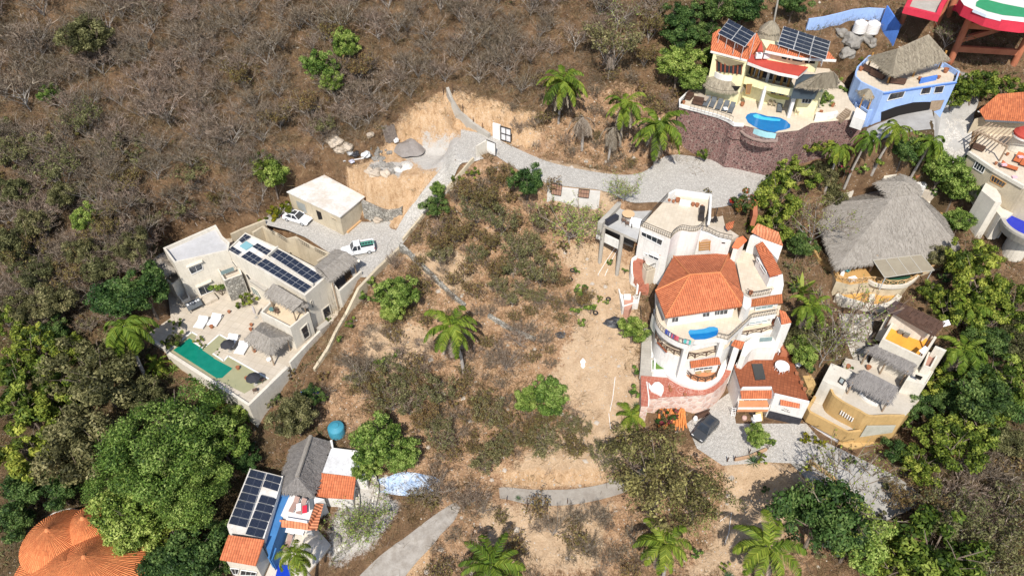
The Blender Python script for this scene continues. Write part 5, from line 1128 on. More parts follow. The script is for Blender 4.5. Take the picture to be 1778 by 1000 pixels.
win(WV, low[0], low[1], zz('q', 690, 910, 742, 935, 735, 960, 690, 935), FRAMEW, GLASS, 0); win(WV, low[0], low[1], zz('q', 757, 930, 885, 985, 870, 1015, 757, 965), FRAMEW, GLASS, 1)
# arched niche wall behind the orange roof
nw = PL('q', zd-.8, 1400, 660, 1780, 770, 1790, 850, 1790, 1000, 1300, 1000)
cw_ = smooth(PL('q', zd-.6, 1395, 645, 1500, 680, 1620, 735, 1775, 770), 3); path_wall(WV, 'wall', WHITE, cw_, .4, 14); rail(WV, [p+Vector((0,.1,0)) for p in cw_], .9, FRAMEB, 'railing', .35, .02, .035)
wk = PL('q', zd-.9, 1395, 640, 1500, 675, 1620, 730, 1775, 765) + PL('s', zd-.9, 830, 560, 640, 430, 600, 250, 420, 190, 360, 300); MB().prism(wk, 15).build('entrance_floor', PATIO, WV); pad(wk, zd-1.6, 1.0, 'min')
nA, nB = cw_[2], cw_[-3]
aq = [onv(*p, nA, nB, .25) for p in zz('s', 275, 760, 285, 655, 320, 620, 380, 607, 435, 625, 455, 640, 425, 750)]; MB().poly(aq).build('arched_niche', M('niche_tan', (.55,.38,.25), (.45,.30,.2)), WV)
g_ = MB()
for k in range(4): g_.beam(onv(*z1('s', 278, 665+k*33), nA, nB, .32), onv(*z1('s', 430, 650+k*33), nA, nB, .32), .1)
for x in (280, 428): g_.beam(onv(*z1('s', x, 640), nA, nB, .32), onv(*z1('s', x-8, 770), nA, nB, .32), .1)
g_.build('niche_grille', WOOD, WV)
hole(WV, nA, nB, zz('s', 590, 652, 640, 658, 640, 672, 590, 668), 'vent', DARK, .25)
# grey car deck over columns
zk = 25.6
gd = PL('q', zk, 150, 552, 425, 260, 560, 190, 760, 190, 880, 290, 655, 592, 615, 760)
pad(gd, zk-.7, 1.0); MB().prism(gd, zk-.45, bottom=True, cap=False).build('deck_edge', CONC, WV); MB().poly([p for p in ccw(gd)]).build('car_deck', M('grey_deck', (.45,.44,.42), (.36,.35,.33), .5), WV)
path_wall(WV, 'deck_wall', CONC, PZ('q', 155, 545, zk+.7, 300, 400, zk+.7, 425, 265, zk+.7), .7, zk-1)
for (x, y, x2, y2) in ((200, 600, 190, 860), (430, 700, 395, 910)): p = P(*z1('q', x, y), zk-.4); MB().tube([(p.x, p.y, 13), p], .3, 10).build('column', CONC, WV)
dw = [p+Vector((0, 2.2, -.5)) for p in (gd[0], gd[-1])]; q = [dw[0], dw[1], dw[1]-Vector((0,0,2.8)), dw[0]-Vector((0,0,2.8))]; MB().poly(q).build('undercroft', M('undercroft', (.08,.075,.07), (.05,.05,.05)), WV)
a, b = PZ('q', 120, 640, zk-2.2, 400, 775, zk-2.2); path_wall(WV, 'white_beam', WHITE, [a, b], .3, zk-3.6)
pil = P(*z1('q', 500, 480), zk); o = proto_rtable(M_plain('rusty_table', (.62,.42,.24), .6), 'round tan table on the grey car deck', .9, .7); o.location = pil
for (x, y, lab) in ((445, 545, 'brown chair in front of the tan table on the car deck'), (490, 580, 'dark chair by the cluttered cart on the car deck')): place(ch, USED, P(*z1('q', x, y), zk), 1.5, 1.1, lab)
ct_ = thing('cart', P(*z1('q', 590, 580), zk), 'white utility cart loaded with bags at the edge of the car deck', 'cart'); c = P(*z1('q', 590, 580), zk); MB().box(c+Vector((0,0,.5)), .75, .5, .45, (1, -.4, 0)).build('box', CLOTHW, ct_, bevel=.05)
for s_ in (-1, 1): MB().tube([c+Vector((s_*.6-.05, -.45, .3)), c+Vector((s_*.6+.05, -.45, .3))], .3, 12).build('wheel', FRAMEB, ct_)
tag(MB().lathe(P(*z1('q', 575, 250), zk), [(.5, 0), (.6, .35), (.5, .5), (0, .55)], 12).build('sack', M_plain('blue_sack', (.25,.5,.8), .7)), 'light blue sack on the grey car deck', 'sack')
tag(MB().box(P(*z1('q', 300, 510), zk+.4), 1.1, .35, .4, (.75, .65, 0)).build('motorcycle_cover', M_plain('black_cover', (.03,.03,.04), .6), bevel=.15), 'dark covered scooter by the car deck wall', 'scooter')
# main orange roof
zm = 23.0
e = [P(*p, zm) for p in zz('r', 555, 600, 680, 932, 1620, 790, 1645, 640, 1608, 580, 1520, 185, 1470, 135, 780, 175)]
r0, r1 = PZ('r', 980, 408, zm+2.4, 1352, 380, zm+2.4)
mr = MB()
for f in ([e[1], e[2], r1, r0], [e[0], e[1], r0], [e[7], e[0], r0], [e[6], e[7], r0, r1], [e[5], e[6], r1], [e[4], e[5], r1], [e[3], e[4], r1], [e[2], e[3], r1]): mr.slope(f)
mr.prism([p-Vector((0,0,.02)) for p in e], zm-.22, cap=False, bottom=True); mroof = mr.build('roof', TILE, WV)
hp = MB()
for p in (e[0], e[1], e[2], e[6], e[7]): hp.tube([p+Vector((0,0,.03)), (r0 if p in (e[0], e[1], e[7]) else r1)+Vector((0,0,.05))], .10, 6)
hp.tube([r0+Vector((0,0,.05)), r1+Vector((0,0,.05))], .11, 6); hp.build('ridge_tiles', M('ridge_tile', (.60,.22,.09), (.48,.16,.06), 2), mroof)
zp = 20.3
wl = [Vector((p.x, p.y, zm-.2)) for p in inset(ccw([Vector((p.x, p.y, 0)) for p in e]), .75)]; MB().prism(wl, 12).build('upper_wall', M('warm_white', (.78,.73,.66), (.70,.64,.55)), WV)
fw = sorted(wl, key=lambda p: p.y)[:2]; fw.sort(key=lambda p: p.x)
for c in ((760, 930, 840, 925, 835, 985, 750, 995), (1135, 880, 1225, 862, 1220, 920, 1135, 930), (1285, 850, 1350, 840, 1345, 900, 1280, 908), (1350, 842, 1450, 830, 1440, 890, 1345, 900)): win(WV, fw[0], fw[1], zz('r', *c), FRAMEW, GLASS, 1, name='sliding_door')
# pool terrace level
pt = smooth(PL('u', zp, 395, -60, 383, 60, 395, 160, 455, 265, 575, 365, 715, 440, 850, 480), 3) + PL('u', zp, 905, 440, 945, 405, 1250, 375) + smooth(PL('u', zp, 1250, 375, 1320, 385, 1400, 408, 1455, 360, 1730, 95), 2)[1:] + PL('v', zp, 800, 150, 1035, 120, 1010, 0) + PL('t', zp, 1150, 700, 1150, 300) + PL('r', zp, 800, 300, 560, 600)
pad(pt, zp-.5, .8, 'min')
MB().prism(pt, zp-.9, bottom=True, cap=False).build('slab_edge', WHITE, WV); MB().poly([p+Vector((0,0,.015)) for p in ccw(pt)]).build('pool_deck', BEIGET, WV)
rail(WV, pt[2:19], .9, FRAMEB, 'railing', .3, .02, .035); rail(WV, PL('u', zp, 1250, 370, 1400, 405, 1450, 365, 1730, 100)+PL('v', zp, 1030, 120), .9, FRAMEB, 'railing', .35, .02, .035)
MB().poly(PL('u', zp+.05, 850, 290, 870, 262, 950, 262, 1080, 245, 1140, 220, 1210, 218, 1260, 235, 1272, 280, 1250, 340, 1180, 370, 1080, 395, 940, 400, 880, 365)).build('pool_water', M_water('pool_blue2', (.006,.17,.44), (.005,.13,.36)), WV)
MB().poly(PL('u', zp+.058, 850, 290, 872, 264, 950, 264, 1080, 248, 1140, 224, 1210, 220, 1262, 238, 1268, 270, 1200, 285, 1120, 305, 1000, 318, 880, 325, 862, 330)).build('pool_bench', M_water('pool_pale2', (.04,.28,.52), (.03,.24,.48)), WV)
mb = MB(); cols = [(.05,.08,.35), (.6,.12,.15), (.10,.45,.42), (.7,.68,.7), (.12,.10,.25), (.55,.45,.5)]
cl = pt[10:19]
for k in range(9):
    i = random.randrange(len(cl)-1); p = cl[i].lerp(cl[i+1], random.random()); d = (cl[i+1]-cl[i]).normalized()
    o = MB().box(p+Vector((0,0,.62)), random.uniform(.22, .4), .05, .36, d).build('towel', M_plain('towel_%d' % (k % 6), cols[k % 6], .9)); tag(o, 'coloured laundry hung on the curved rail of the white villa', 'laundry', 'laundry on the curved railing')
# storey under the pool deck
zs = 16.9
l2 = smooth(PL('u', zs, 375, 230, 385, 380, 440, 480, 540, 560, 700, 630, 840, 668), 3) + smooth(PL('u', zs, 840, 668, 940, 672, 1100, 640, 1280, 590, 1420, 480), 2)[1:] + PL('v', zs, 480, 410, 820, 380, 1020, 330, 1100, 0) + PL('u', zs, 700, 0)
MB().prism(l2, 11.5, cap=False).build('middle_wall', WHITE, WV); MB().poly([p+Vector((0,0,.015)) for p in ccw(l2)]).build('middle_floor', M('warm_floor', (.66,.56,.43), (.58,.48,.35), .5), WV); pad(l2, zs-.5, .5, 'min')
lrail(WV, l2[1:16:2], .95, WOODD); lrail(WV, PL('u', zs, 845, 645, 940, 660, 1100, 632, 1280, 585), .95, WOODD); lrail(WV, PL('v', zs, 430, 455, 625, 420, 820, 385, 1010, 335), .95, WOODD)
bw2 = [p+Vector((0, 2.6, 0)) for p in pt[6:20]]; f_ = MB()
for a, b in zip(bw2[:-1], bw2[1:]): f_.side(Vector((a.x, a.y, zp-.9)), Vector((b.x, b.y, zp-.9)), zs, zs)
f_.build('room_wall', M('warm_white', (.78,.73,.66)), WV)
pw = PL('u', zp-.85, 870, 490, 1270, 400); MB().poly([pw[0], pw[1], pw[1]-Vector((0,0,1.1)), pw[0]-Vector((0,0,1.1))]).build('pool_wall', WHITE, WV)
for x, y in ((830, 490), (1330, 420)): p = P(*z1('u', x, y), zp-.5); MB().beam((p.x, p.y+.2, zs-4), (p.x, p.y+.2, zp-.5), .7).build('column', WHITE, WV)
q0 = PL('v', zp-.5, 660, 225, 920, 190); win(WV, q0[0]+Vector((0,.4,0)), q0[1]+Vector((0,.4,0)), zz('v', 660, 240, 905, 200, 900, 228, 645, 270), FRAMEW, GLASSG, 2)
# lowest balcony, awning and white curved plinth
zb_ = 13.6
l1 = smooth(PL('u', zb_, 770, 850, 880, 950, 980, 985, 1085, 992, 1180, 965, 1240, 920, 1285, 800), 3)+PL('u', zb_, 1280, 700, 850, 780)
MB().prism(l1, 9, cap=False).build('balcony_wall', WHITE, WV); MB().poly([p+Vector((0,0,.015)) for p in ccw(l1)]).build('balcony_floor', M('terracotta_floor', (.60,.27,.13), (.48,.20,.09), .6), WV)
lrail(WV, l1[0:19:3], .95, WOODD)
aw = PZ('u', 890, 795, zs-1.2, 1305, 742, zs-1.2, 1280, 640, zs-.1, 875, 700, zs-.1); MB().slope(aw).poly([p-Vector((0,0,.12)) for p in aw[::-1]]).build('awning_roof', TILE, WV)
lw = PL('u', zs-.3, 860, 720, 1290, 660); win(WV, lw[0], lw[1], zz('u', 945, 800, 1190, 772, 1185, 805, 940, 835), FRAMEW, GLASS, 3)
for (x, y, lab) in ((980, 880, 'round cane stool on the lowest terracotta balcony'), (1105, 855, 'round table beside the cane stool on the lowest balcony')): o = proto_rtable(M_plain('cane', (.40,.28,.14), .7), lab, .45, .5, 'stool'); o.location = P(*z1('u', x, y), zb_+.02)
cp_ = smooth(PL('w', 13.3, 450, 30, 540, 200, 640, 285, 760, 350, 900, 395, 1000, 408, 1090, 400, 1200, 350, 1290, 270, 1350, 150, 1390, 0), 3); path_wall(WV, 'curved_wall', WHITE, cp_, .5, 9)
wn = MB().poly(ccw([Vector((p.x, p.y, 13.2)) for p in cp_]+PL('w', 13.2, 1250, -100, 500, -100))).build('plinth_top', WHITE, WV)
win(WV, *PL('u', 15.5, 600, 620, 780, 740), zz('u', 600, 600, 795, 690, 770, 755, 640, 690), FRAMEW, GLASS, 2)
aw = PZ('u', 400, 440, 17.4, 540, 590, 17.4, 560, 570, 18.0, 425, 430, 18.0); MB().slope(aw).build('awning_roof', TILE, WV)
gb = PL('u', 14.0, 325, 380, 400, 380, 455, 620, 330, 620); MB().prism(gb, 9).build('planter', WHITE, WV)
gb = PL('u', 13.4, 330, 680, 480, 650, 580, 825, 330, 830); MB().prism(gb, 9).build('planter', WHITE, WV); MB().poly([p+Vector((0,0,.02)) for p in inset(ccw(gb), .15)]).build('lawn', M('lawn_green', (.12,.22,.04), (.07,.14,.025), 3), WV)
gw = PL('u', 12.9, 320, 830, 600, 840, 640, 920, 310, 905); MB().prism(gw, 9).build('white_step', WHITE, WV)
# right wing
rt = PL('t', zm-.2, 600, 0, 640, 150, 715, 530, 830, 620, 1100, 575, 1165, 490, 1040, 300, 930, 60, 900, -60, 700, -40)
MB().prism(rt, 12, cap=False).build('wing_wall', WHITE, WV); MB().poly([p+Vector((0,0,.015)) for p in ccw(rt)]).build('wing_terrace', BEIGET, WV); pad(rt, zm-.8, 1.0, 'min'); rail(WV, PL('t', zm-.18, 770, 560, 830, 610, 970, 590, 1110, 560), .9, FRAMEB, 'railing', .35, .02, .035)
wr = PL('t', zm+1.4, 900, 0, 1110, 330, 1290, 280, 1300, 430, 1290, 560, 1130, 570, 1170, 480, 1040, 300, 905, 60); MB().prism(PL('t', zm-.4, 1050, 330, 1170, 490, 1110, 575, 1270, 570, 1300, 440, 1285, 290), 12).build('side_block', WHITE, WV)
rm = PL('t', zm+1.8, 935, 30, 1110, 320, 1280, 280, 1260, 240, 1120, 0); MB().prism([p-Vector((0,0,.4)) for p in rm], 12).build('room_wall', WHITE, WV)
rA_, rB_ = rm[0]-Vector((0,0,.4)), rm[1]-Vector((0,0,.4))
win(WV, rA_, rB_, zz('t', 925, 50, 965, 110, 950, 130, 915, 80), FRAMEW, GLASS, 0, fw=.06); win(WV, rA_, rB_, zz('t', 990, 150, 1060, 265, 1040, 285, 975, 180), FRAMEW, GLASS, 1, fw=.06)
ts = PZ('t', 945, -10, zm+1.9, 1110, 325, zm+1.9, 1275, 280, zm+2.7, 1130, 0, zm+2.7) ; ts2 = [ts[0], ts[1], ts[2], ts[3]]+PZ('s', 1165, 640, zm+2.7, 1065, 690, zm+1.9); MB().slope(ts2, ts[0], ts[1]).poly([p-Vector((0,0,.15)) for p in ts2[::-1]]).build('side_roof', TILE, WV)
aw = PZ('t', 840, 740, zp+1.5, 1290, 690, zp+1.5, 1275, 565, zp+2.6, 850, 640, zp+2.6); MB().slope(aw).poly([p-Vector((0,0,.12)) for p in aw[::-1]]).build('awning_roof', TILE2 if False else M_tile('mossy_tiles', (.55,.19,.08), (.42,.13,.05), (.05,.03,.02)), WV)
aB = PL('t', zp+2, 840, 690, 1290, 640); win(WV, aB[0]+Vector((0,.3,0)), aB[1]+Vector((0,.3,0)), zz('t', 905, 750, 1150, 710, 1140, 760, 895, 795), FRAMEW, GLASSG, 2)
MB().prism(PL('t', zp+2.4, 740, 590, 850, 640, 840, 740, 770, 790, 720, 740), 12).build('wing_corner', WHITE, WV)
for (k, x, y, z_, s_, lab) in (('t', 830, 575, zm-.15, 1.3, 'clay pot with an agave at the corner of the long wing terrace'), ('t', 690, 800, zp, 1.6, 'brown planter by the sliding doors of the white villa'), ('u', 740, 490, zs, 1.0, 'pot plant on the shaded balcony below the laundry'), ('s', 700, 440, zd-.8, 1.6, 'terracotta urn on the entrance court of the white villa'), ('w', 800, 540, 12.9, .9, 'small pot at the edge of the red terrace')): place(pots, USED, P(*z1(k, x, y), z_), .3, s_*.7, lab)
# entrance gatehouse roofs
gh = PZ('s', 1010, 500, zd+.4, 1200, 605, zd-.2, 1450, 695, zd-.2, 1390, 510, zd+1.2, 1095, 385, zd+1.4); MB().slope(gh, gh[1], gh[2]).poly([p-Vector((0,0,.15)) for p in gh[::-1]]).build('gate_roof', TILE3, WV); g3_ = [Vector((p.x, p.y, zd-.4)) for p in gh]; MB().prism(g3_, 14).build('gate_wall', WHITE, WV)
cw2 = PL('s', zd-.6, 1120, 600, 1440, 700, 1410, 800, 1380, 900, 1200, 700); MB().prism(cw2, 14).build('gate_wall', WHITE, WV)
cp2 = PZ('s', 735, 720, zd-.5, 830, 738, zd-.5, 948, 622, zd-.2, 890, 562, zd+.4, 800, 600, zd+.3); MB().slope(cp2).poly([p-Vector((0,0,.12)) for p in cp2[::-1]]).build('stair_roof', M('bright_tile', (.66,.17,.07), (.56,.13,.05), 1.2), WV); MB().prism([Vector((p.x, p.y, zd-.7)) for p in inset(ccw(cp2), .15)], 14).build('stair_tower', M('warm_white', (.78,.73,.66)), WV)
tr = PZ('s', 650, 395, zd+.2, 770, 350, zd+.2, 745, 450, zd-.1, 680, 490, zd-.2, 645, 450, zd-.1); MB().slope(tr).build('small_roof', TILE2, WV)
cb = PZ('s', 1030, 100, zd+.6, 1090, 80, zd+.6, 1095, 280, zd+.4, 1030, 270, zd+.4); MB().prism(cb, zd-1.5).build('tiled_pier', TERRA, WV)
sp_ = MB(); c = P(*z1('s', 495, 330), zd-.8)
for k in range(14):
    a0 = k*.36; sp_.beam(c+Vector((0,0,.16*k-1.5)), c+Vector((1.2*math.cos(a0), 1.2*math.sin(a0), .16*k-1.5)), .3, .05); sp_.beam(c+Vector((1.2*math.cos(a0), 1.2*math.sin(a0), .16*k-1.5)), c+Vector((1.2*math.cos(a0), 1.2*math.sin(a0), .16*k-.6)), .03)
sp_.tube([c-Vector((0,0,2)), c+Vector((0,0,2))], .07, 8); ss = tag(sp_.build('spiral_stair', FRAMEB), 'black iron spiral stair beside the white roof parapet', 'stairs')
# left lobby and red stair
zl = 20.0
lp = PZ('r', 400, 195, 20.6, 345, 230, 20.3, 335, 330, 19.4, 345, 420, 18.6, 400, 500, 17.8, 410, 560, 17.3, 400, 640, 16.4, 385, 720, 15.6, 385, 800, 15.0)
RST = thing('garden_stairs', lp[4], 'winding red brick stair down the left side of the white villa', 'stairs'); stp = MB(); pp = smooth(lp, 5)
for a, b in zip(pp[:-1], pp[1:]): stp.box((a+b)/2-Vector((0,0,.5)), .26, .75, .5, Vector((b.x-a.x, b.y-a.y, 0)))
stp.build('step', M('brick_red', (.42,.17,.11), (.34,.12,.08), 2), RST)
path_wall(RST, 'stair_wall', WHITE, [p+Vector((-.9, 0, .35)) for p in smooth(lp, 2)], .25, 12)
lf = PL('r', 20.2, 400, 210, 490, 200, 600, 190, 605, 310, 450, 365, 400, 300); MB().prism(lf, 13).build('patio', BEIGET, RST); rail(RST, PL('r', 20.2, 400, 230, 410, 300, 450, 360, 520, 330, 600, 310), .9, FRAMEB, 'railing', .3, .02, .035)
for (x, y, lab) in ((525, 255, 'dark chair on the small round patio left of the white villa'), (570, 225, 'dark chair by the door of the small round patio')): place(ch, USED, P(*z1('r', x, y), 20.2), 2.0, 1.0, lab)
lt_ = PL('r', 16.8, 90, 560, 370, 525, 375, 620, 345, 760, 280, 760, 150, 800); flat_roof(RST, lt_, 11, WHITE, WHITE, .35, .2, 'yard_wall', 'yard_floor')
MB().prism(PL('r', 16.7, 170, 665, 250, 655, 285, 690, 270, 780, 230, 840, 170, 830), 11).build('brick_terrace', M('brick_pink', (.50,.27,.20), (.42,.21,.15), 2), RST); tag(MB().box(P(*z1('r', 205, 695), 16.7)+Vector((0,0,.25)), .5, .35, .25, (1, 0, 0)).build('stone_bench', CLOTHW, bevel=.04), 'white block seat on the small brick terrace', 'bench')
zh = 12.8
stl = PZ('u', 260, 0, 15.2, 270, 130, 14.8, 280, 330, 14.2, 270, 600, 13.6, 255, 900, 12.9); pp = smooth(stl, 9); stp = MB()
for a, b in zip(pp[:-1], pp[1:]): stp.box((a+b)/2-Vector((0,0,.5)), (b-a).length*.55, .85, .5, Vector((b.x-a.x, b.y-a.y, 0)))
SG = thing('garden_stairs', stl[2], 'straight grey concrete stair between the bare lot and the white villa', 'stairs'); stp.build('step', CONC, SG); path_wall(SG, 'stair_wall', WHITE, [p+Vector((1.1, 0, .4)) for p in stl], .25, 9); rail(SG, [p+Vector((-.95, 0, .1)) for p in stl], .9, FRAMEB, 'railing', .5, .02, .04)
# red terrace and pink wall
rt_ = PL('w', zh, 185, 262, 300, 268, 620, 295) + PL('w', zh, 700, 345, 800, 380, 950, 410, 1080, 405, 1200, 360, 1300, 250, 1380, 60, 1400, 0, 1500, 0, 1470, 120, 1440, 230, 1330, 380, 1200, 490, 1080, 530, 800, 548, 430, 568, 425, 585, 290, 585, 285, 690, 188, 690)
RT = thing('red_terrace', P(1180, 680, zG), 'curving red tiled terrace above a pink stone wall', 'terrace')
MB().prism(rt_, 6.5, cap=False).build('pink_wall', PINK, RT); MB().poly([p+Vector((0,0,.02)) for p in ccw(rt_)]).build('floor', REDT, RT); pad(rt_, zh-.5, .6, 'min')
path_wall(RT, 'kerb', WHITE, [p+Vector((0,0,.15)) for p in PL('w', zh, 290, 690, 295, 580, 265, 350)], .15, zh-.1)
sw = MB()          # pale spirals inlaid in the floor
for (x, y, rr) in ((610, 380, .5), (750, 455, .8), (880, 475, .4), (1030, 475, .5)):
    c = P(*z1('w', x, y), zh+.03); sw.tube([c+Vector((rr*(k/22)*math.cos(k*.55), rr*(k/22)*math.sin(k*.55), 0)) for k in range(23)], .035, 4)
sw.build('inlaid_spiral', M('inlay', (.60,.36,.30), (.55,.32,.26)), RT)
sh = PL('w', zh+.25, 290, 350, 330, 400, 380, 350, 440, 345, 500, 400, 505, 470, 470, 545, 420, 510, 330, 470, 295, 420)
tag(MB().prism(sh, zh).build('shell_bench', WHITE), 'white shell shaped sitting platform on the red terrace', 'bench')
for (x, y, s_, lab) in ((600, 480, .7, 'pale bowl on the red terrace'), (585, 430, .6, 'small cream figure pot on the red terrace')): place(pots, USED, P(*z1('w', x, y), zh+.02), .3, s_, lab)
tl_ = thing('tile_stack', P(*z1('w', 620, 800), zG), 'heap of orange roof tiles leaning against the pink wall', 'tile stack')
mb = MB()
for k in range(70):
    x = 440+random.random()*370; a = P(*z1('w', x, 720+random.uniform(-15, 60)), zG+1.9); b = a+Vector((random.uniform(-.35,.35), -random.uniform(.7, 2.0), -random.uniform(1.3, 1.8))); mb.beam(a, b, random.uniform(.1, .2), .06)
mb.build('tiles', M('loose_tiles', (.66,.24,.07), (.52,.16,.04), 3), tl_)
# ================================================================ brown tile roof house below
zn = 13.6
N_ = thing('brown_roof_house', P(1330, 720, zG), 'white house with a brown tiled roof terrace and small orange awnings', 'house')
nr = PL('x', zn, 445, 105, 545, 432, 968, 428, 1008, 520, 1495, 632, 1380, 330, 1250, 20) + PL('v', zn, 1235, 690, 1180, 640, 700, 648, 690, 740, 600, 760, 460, 850)
MB().prism(nr, 6, cap=False).build('wall', WHITE, N_); MB().poly([p+Vector((0,0,.015)) for p in ccw(nr)]).build('roof_terrace', BROWNT, N_); pad(nr, zn-5.0, 1.0, 'min')
for seg in ((445, 105, 545, 432), (545, 432, 968, 428), (1008, 520, 1495, 632)): a, b = PL('x', zn+.06, *seg); MB().beam(a, b, .28, .2).build('roof_kerb', WHITE if seg[0] != 445 else BROWNT, N_)
q = PL('x', zn+.25, 690, 92, 838, 90, 885, 300, 740, 310); MB().prism(q, zn).build('roof_hatch', M_plain('dark_hatch', (.045,.045,.042), .6), N_)
fA, fB = nr[1], nr[2]
bl_ = PL('x', zn-2.7, 490, 735, 925, 735, 960, 600, 520, 600); MB().prism(bl_, zn-3.2, bottom=True).build('balcony_floor', M('terracotta_floor', (.60,.27,.13)), N_)
path_wall(N_, 'balcony_wall', M('warm_white', (.78,.73,.66)), [p+Vector((0,0,.35)) for p in PL('x', zn-2.7, 500, 640, 490, 728, 925, 728, 945, 650)], .12, zn-3.1)
aw = PZ('x', 548, 580, zn-1.2, 972, 575, zn-1.2, 968, 462, zn-.2, 530, 468, zn-.2); MB().slope(aw).poly([p-Vector((0,0,.1)) for p in aw[::-1]]).build('awning_roof', TILE, N_)
win(N_, fA, fB, zz('x', 570, 590, 930, 590, 920, 628, 570, 630), FRAMEW, GLASS, 3)
ud = PL('x', zn-3.3, 500, 745, 925, 740); hole(N_, fA, fB, zz('x', 500, 745, 925, 745, 890, 860, 480, 860), 'undercroft', M('undercroft2', (.16,.14,.12), (.10,.09,.08)))
wA_, wB_ = nr[3], nr[4]; q = [onv(*p, wA_, wB_, .12) for p in zz('x', 1010, 530, 1500, 640, 1370, 900, 930, 760)]
MB().poly(q).build('facade', WHITE, N_); hole(N_, wA_, wB_, zz('x', 940, 750, 1395, 860, 1350, 960, 870, 900), 'garage_gate', M('dark_gate', (.05,.05,.06), (.02,.02,.025), 3), .16)
aw = [onv(*p, wA_, wB_, .7 if i < 2 else .15) for i, p in enumerate(zz('x', 1090, 672, 1362, 718, 1365, 650, 1090, 590))]; MB().slope(aw).build('awning_roof', TILE, N_)
# hand painted name on the facade: two lines of dark script strokes, too small to read
tx = MB(); random.seed(4)
for (x0, y0, x1, y1, n) in ((1140, 722, 1205, 748, 5), (1105, 735, 1222, 778, 9)):
    for k in range(n*2):
        t = k/(n*2); a = onv(x0/8.08+1220+(x1-x0)/8.08*t, y0/8.08+620+(y1-y0)/8.08*t+random.uniform(-.5,.5), wA_, wB_, .15); b = onv(x0/8.08+1220+(x1-x0)/8.08*(t+.7/(n*2)), y0/8.08+620+(y1-y0)/8.08*t+random.uniform(-1.1, 1.1), wA_, wB_, .15); tx.beam(a, b, .05, .02)
tx.build('name_lettering', FRAMEB, N_)
sk = PL('v', zn+.55, 470, 815, 540, 700, 605, 740, 530, 860); MB().prism(sk, zn).build('skylight_kerb', WHITE, N_); MB().poly([p+Vector((0,0,.02)) for p in inset(ccw(sk), .2)]).build('skylight', M_plain('grey_pane', (.28,.31,.32), .15), N_)
pw_ = PL('v', zn+2.6, 590, 520, 700, 450, 1110, 430, 1050, 590, 780, 590, 690, 620, 600, 720, 530, 700); MB().prism(pw_, zn-4).build('back_wall', M('warm_white2', (.74,.71,.66), (.66,.62,.55)), N_)
bA, bB = P(*z1('v', 700, 600), zn+2.0), P(*z1('v', 1060, 590), zn+2.0); q = PL('v', zn+2.63, 800, 455, 985, 440, 970, 500, 795, 515); MB().poly(ccw(q)).build('roof_window', GLASSG, N_)
rs_ = PZ('v', 400, 555, zs+.9, 545, 615, zs+.7, 590, 510, zs+1.7, 450, 480, zs+1.8); MB().slope(rs_).poly([p-Vector((0,0,.12)) for p in rs_[::-1]]).build('porch_roof', TILE, N_); MB().prism([Vector((p.x, p.y, zs+.6)) for p in inset(ccw(rs_), .3)], 10).build('porch', WHITE, N_)
rs_ = PZ('v', 1110, 265, zp-.6, 1250, 235, zp-.6, 1160, 90, zp+.4, 1075, 60, zp+.4); MB().slope(rs_).poly([p-Vector((0,0,.12)) for p in rs_[::-1]]).build('side_roof', TILE, N_); MB().prism([Vector((p.x, p.y, zp-.9)) for p in rs_], 10).build('side_block', WHITE, N_)
MB().prism(PL('v', zs+.4, 970, 190, 1060, 140, 1130, 280, 1060, 330, 1020, 320), 10).build('red_block', TERRA, N_); MB().prism(PL('v', zn+1.2, 1090, 440, 1170, 400, 1240, 640, 1110, 640), 10).build('red_stair', TERRA, N_)
ptab = proto_rtable(CLOTHW, 'round white plastic table on the brown roof terrace', .95, .75); ptab.location = P(*z1('x', 1100, 165), zn+.02)
wc = proto_chair(CLOTHW, 'x'); 
for (x, y, rz, lab) in ((1030, 160, 1.5, 'white plastic chair left of the round white table'), (1175, 185, -1.6, 'white plastic chair right of the round white table'), (1085, 215, -3.0, 'white plastic chair in front of the round white table'), (1140, 120, .2, 'white plastic chair behind the round white table')): place(wc, USED, P(*z1('x', x, y), zn+.02), rz+3.14, 1.05, lab, 'white plastic chairs')
place(wc, USED, P(*z1('v', 1080, 670), zn+.02), 0, 1.25, 'lone white plastic chair at the back of the brown roof terrace', 'white plastic chairs')
sr = proto_rtable(CLOTHW, 'small round white table on the narrow strip right of the brown roof', .4, .5, 'side_table'); sr.location = P(*z1('x', 1330, 130), zn-.4)
for i, (x, y) in enumerate(((1310, 250), (1380, 380), (1420, 470))): place(pots, USED, P(*z1('x', x, y), zn), .3, .8, ['pot at the upper right edge of the brown roof terrace', 'pot at the middle right edge of the brown roof terrace', 'pot at the lower right corner of the brown roof terrace'][i])
ow = PL('x', 12.2, 1390, 100, 1560, 60, 1520, 240, 1600, 380, 1480, 440, 1400, 250); OS = thing('garden_path', sum(ow, Vector())/6-Vector((0,0,2)), 'ochre path walls between the brown roof and the ivory block', 'path'); MB().prism(ow, 7).build('path_floor', M('ochre_paving', (.56,.38,.17)), OS); path_wall(OS, 'wall', OCHRE, PZ('x', 1570, 30, 13.2, 1520, 200, 13, 1420, 30, 13.2), .3, 8)
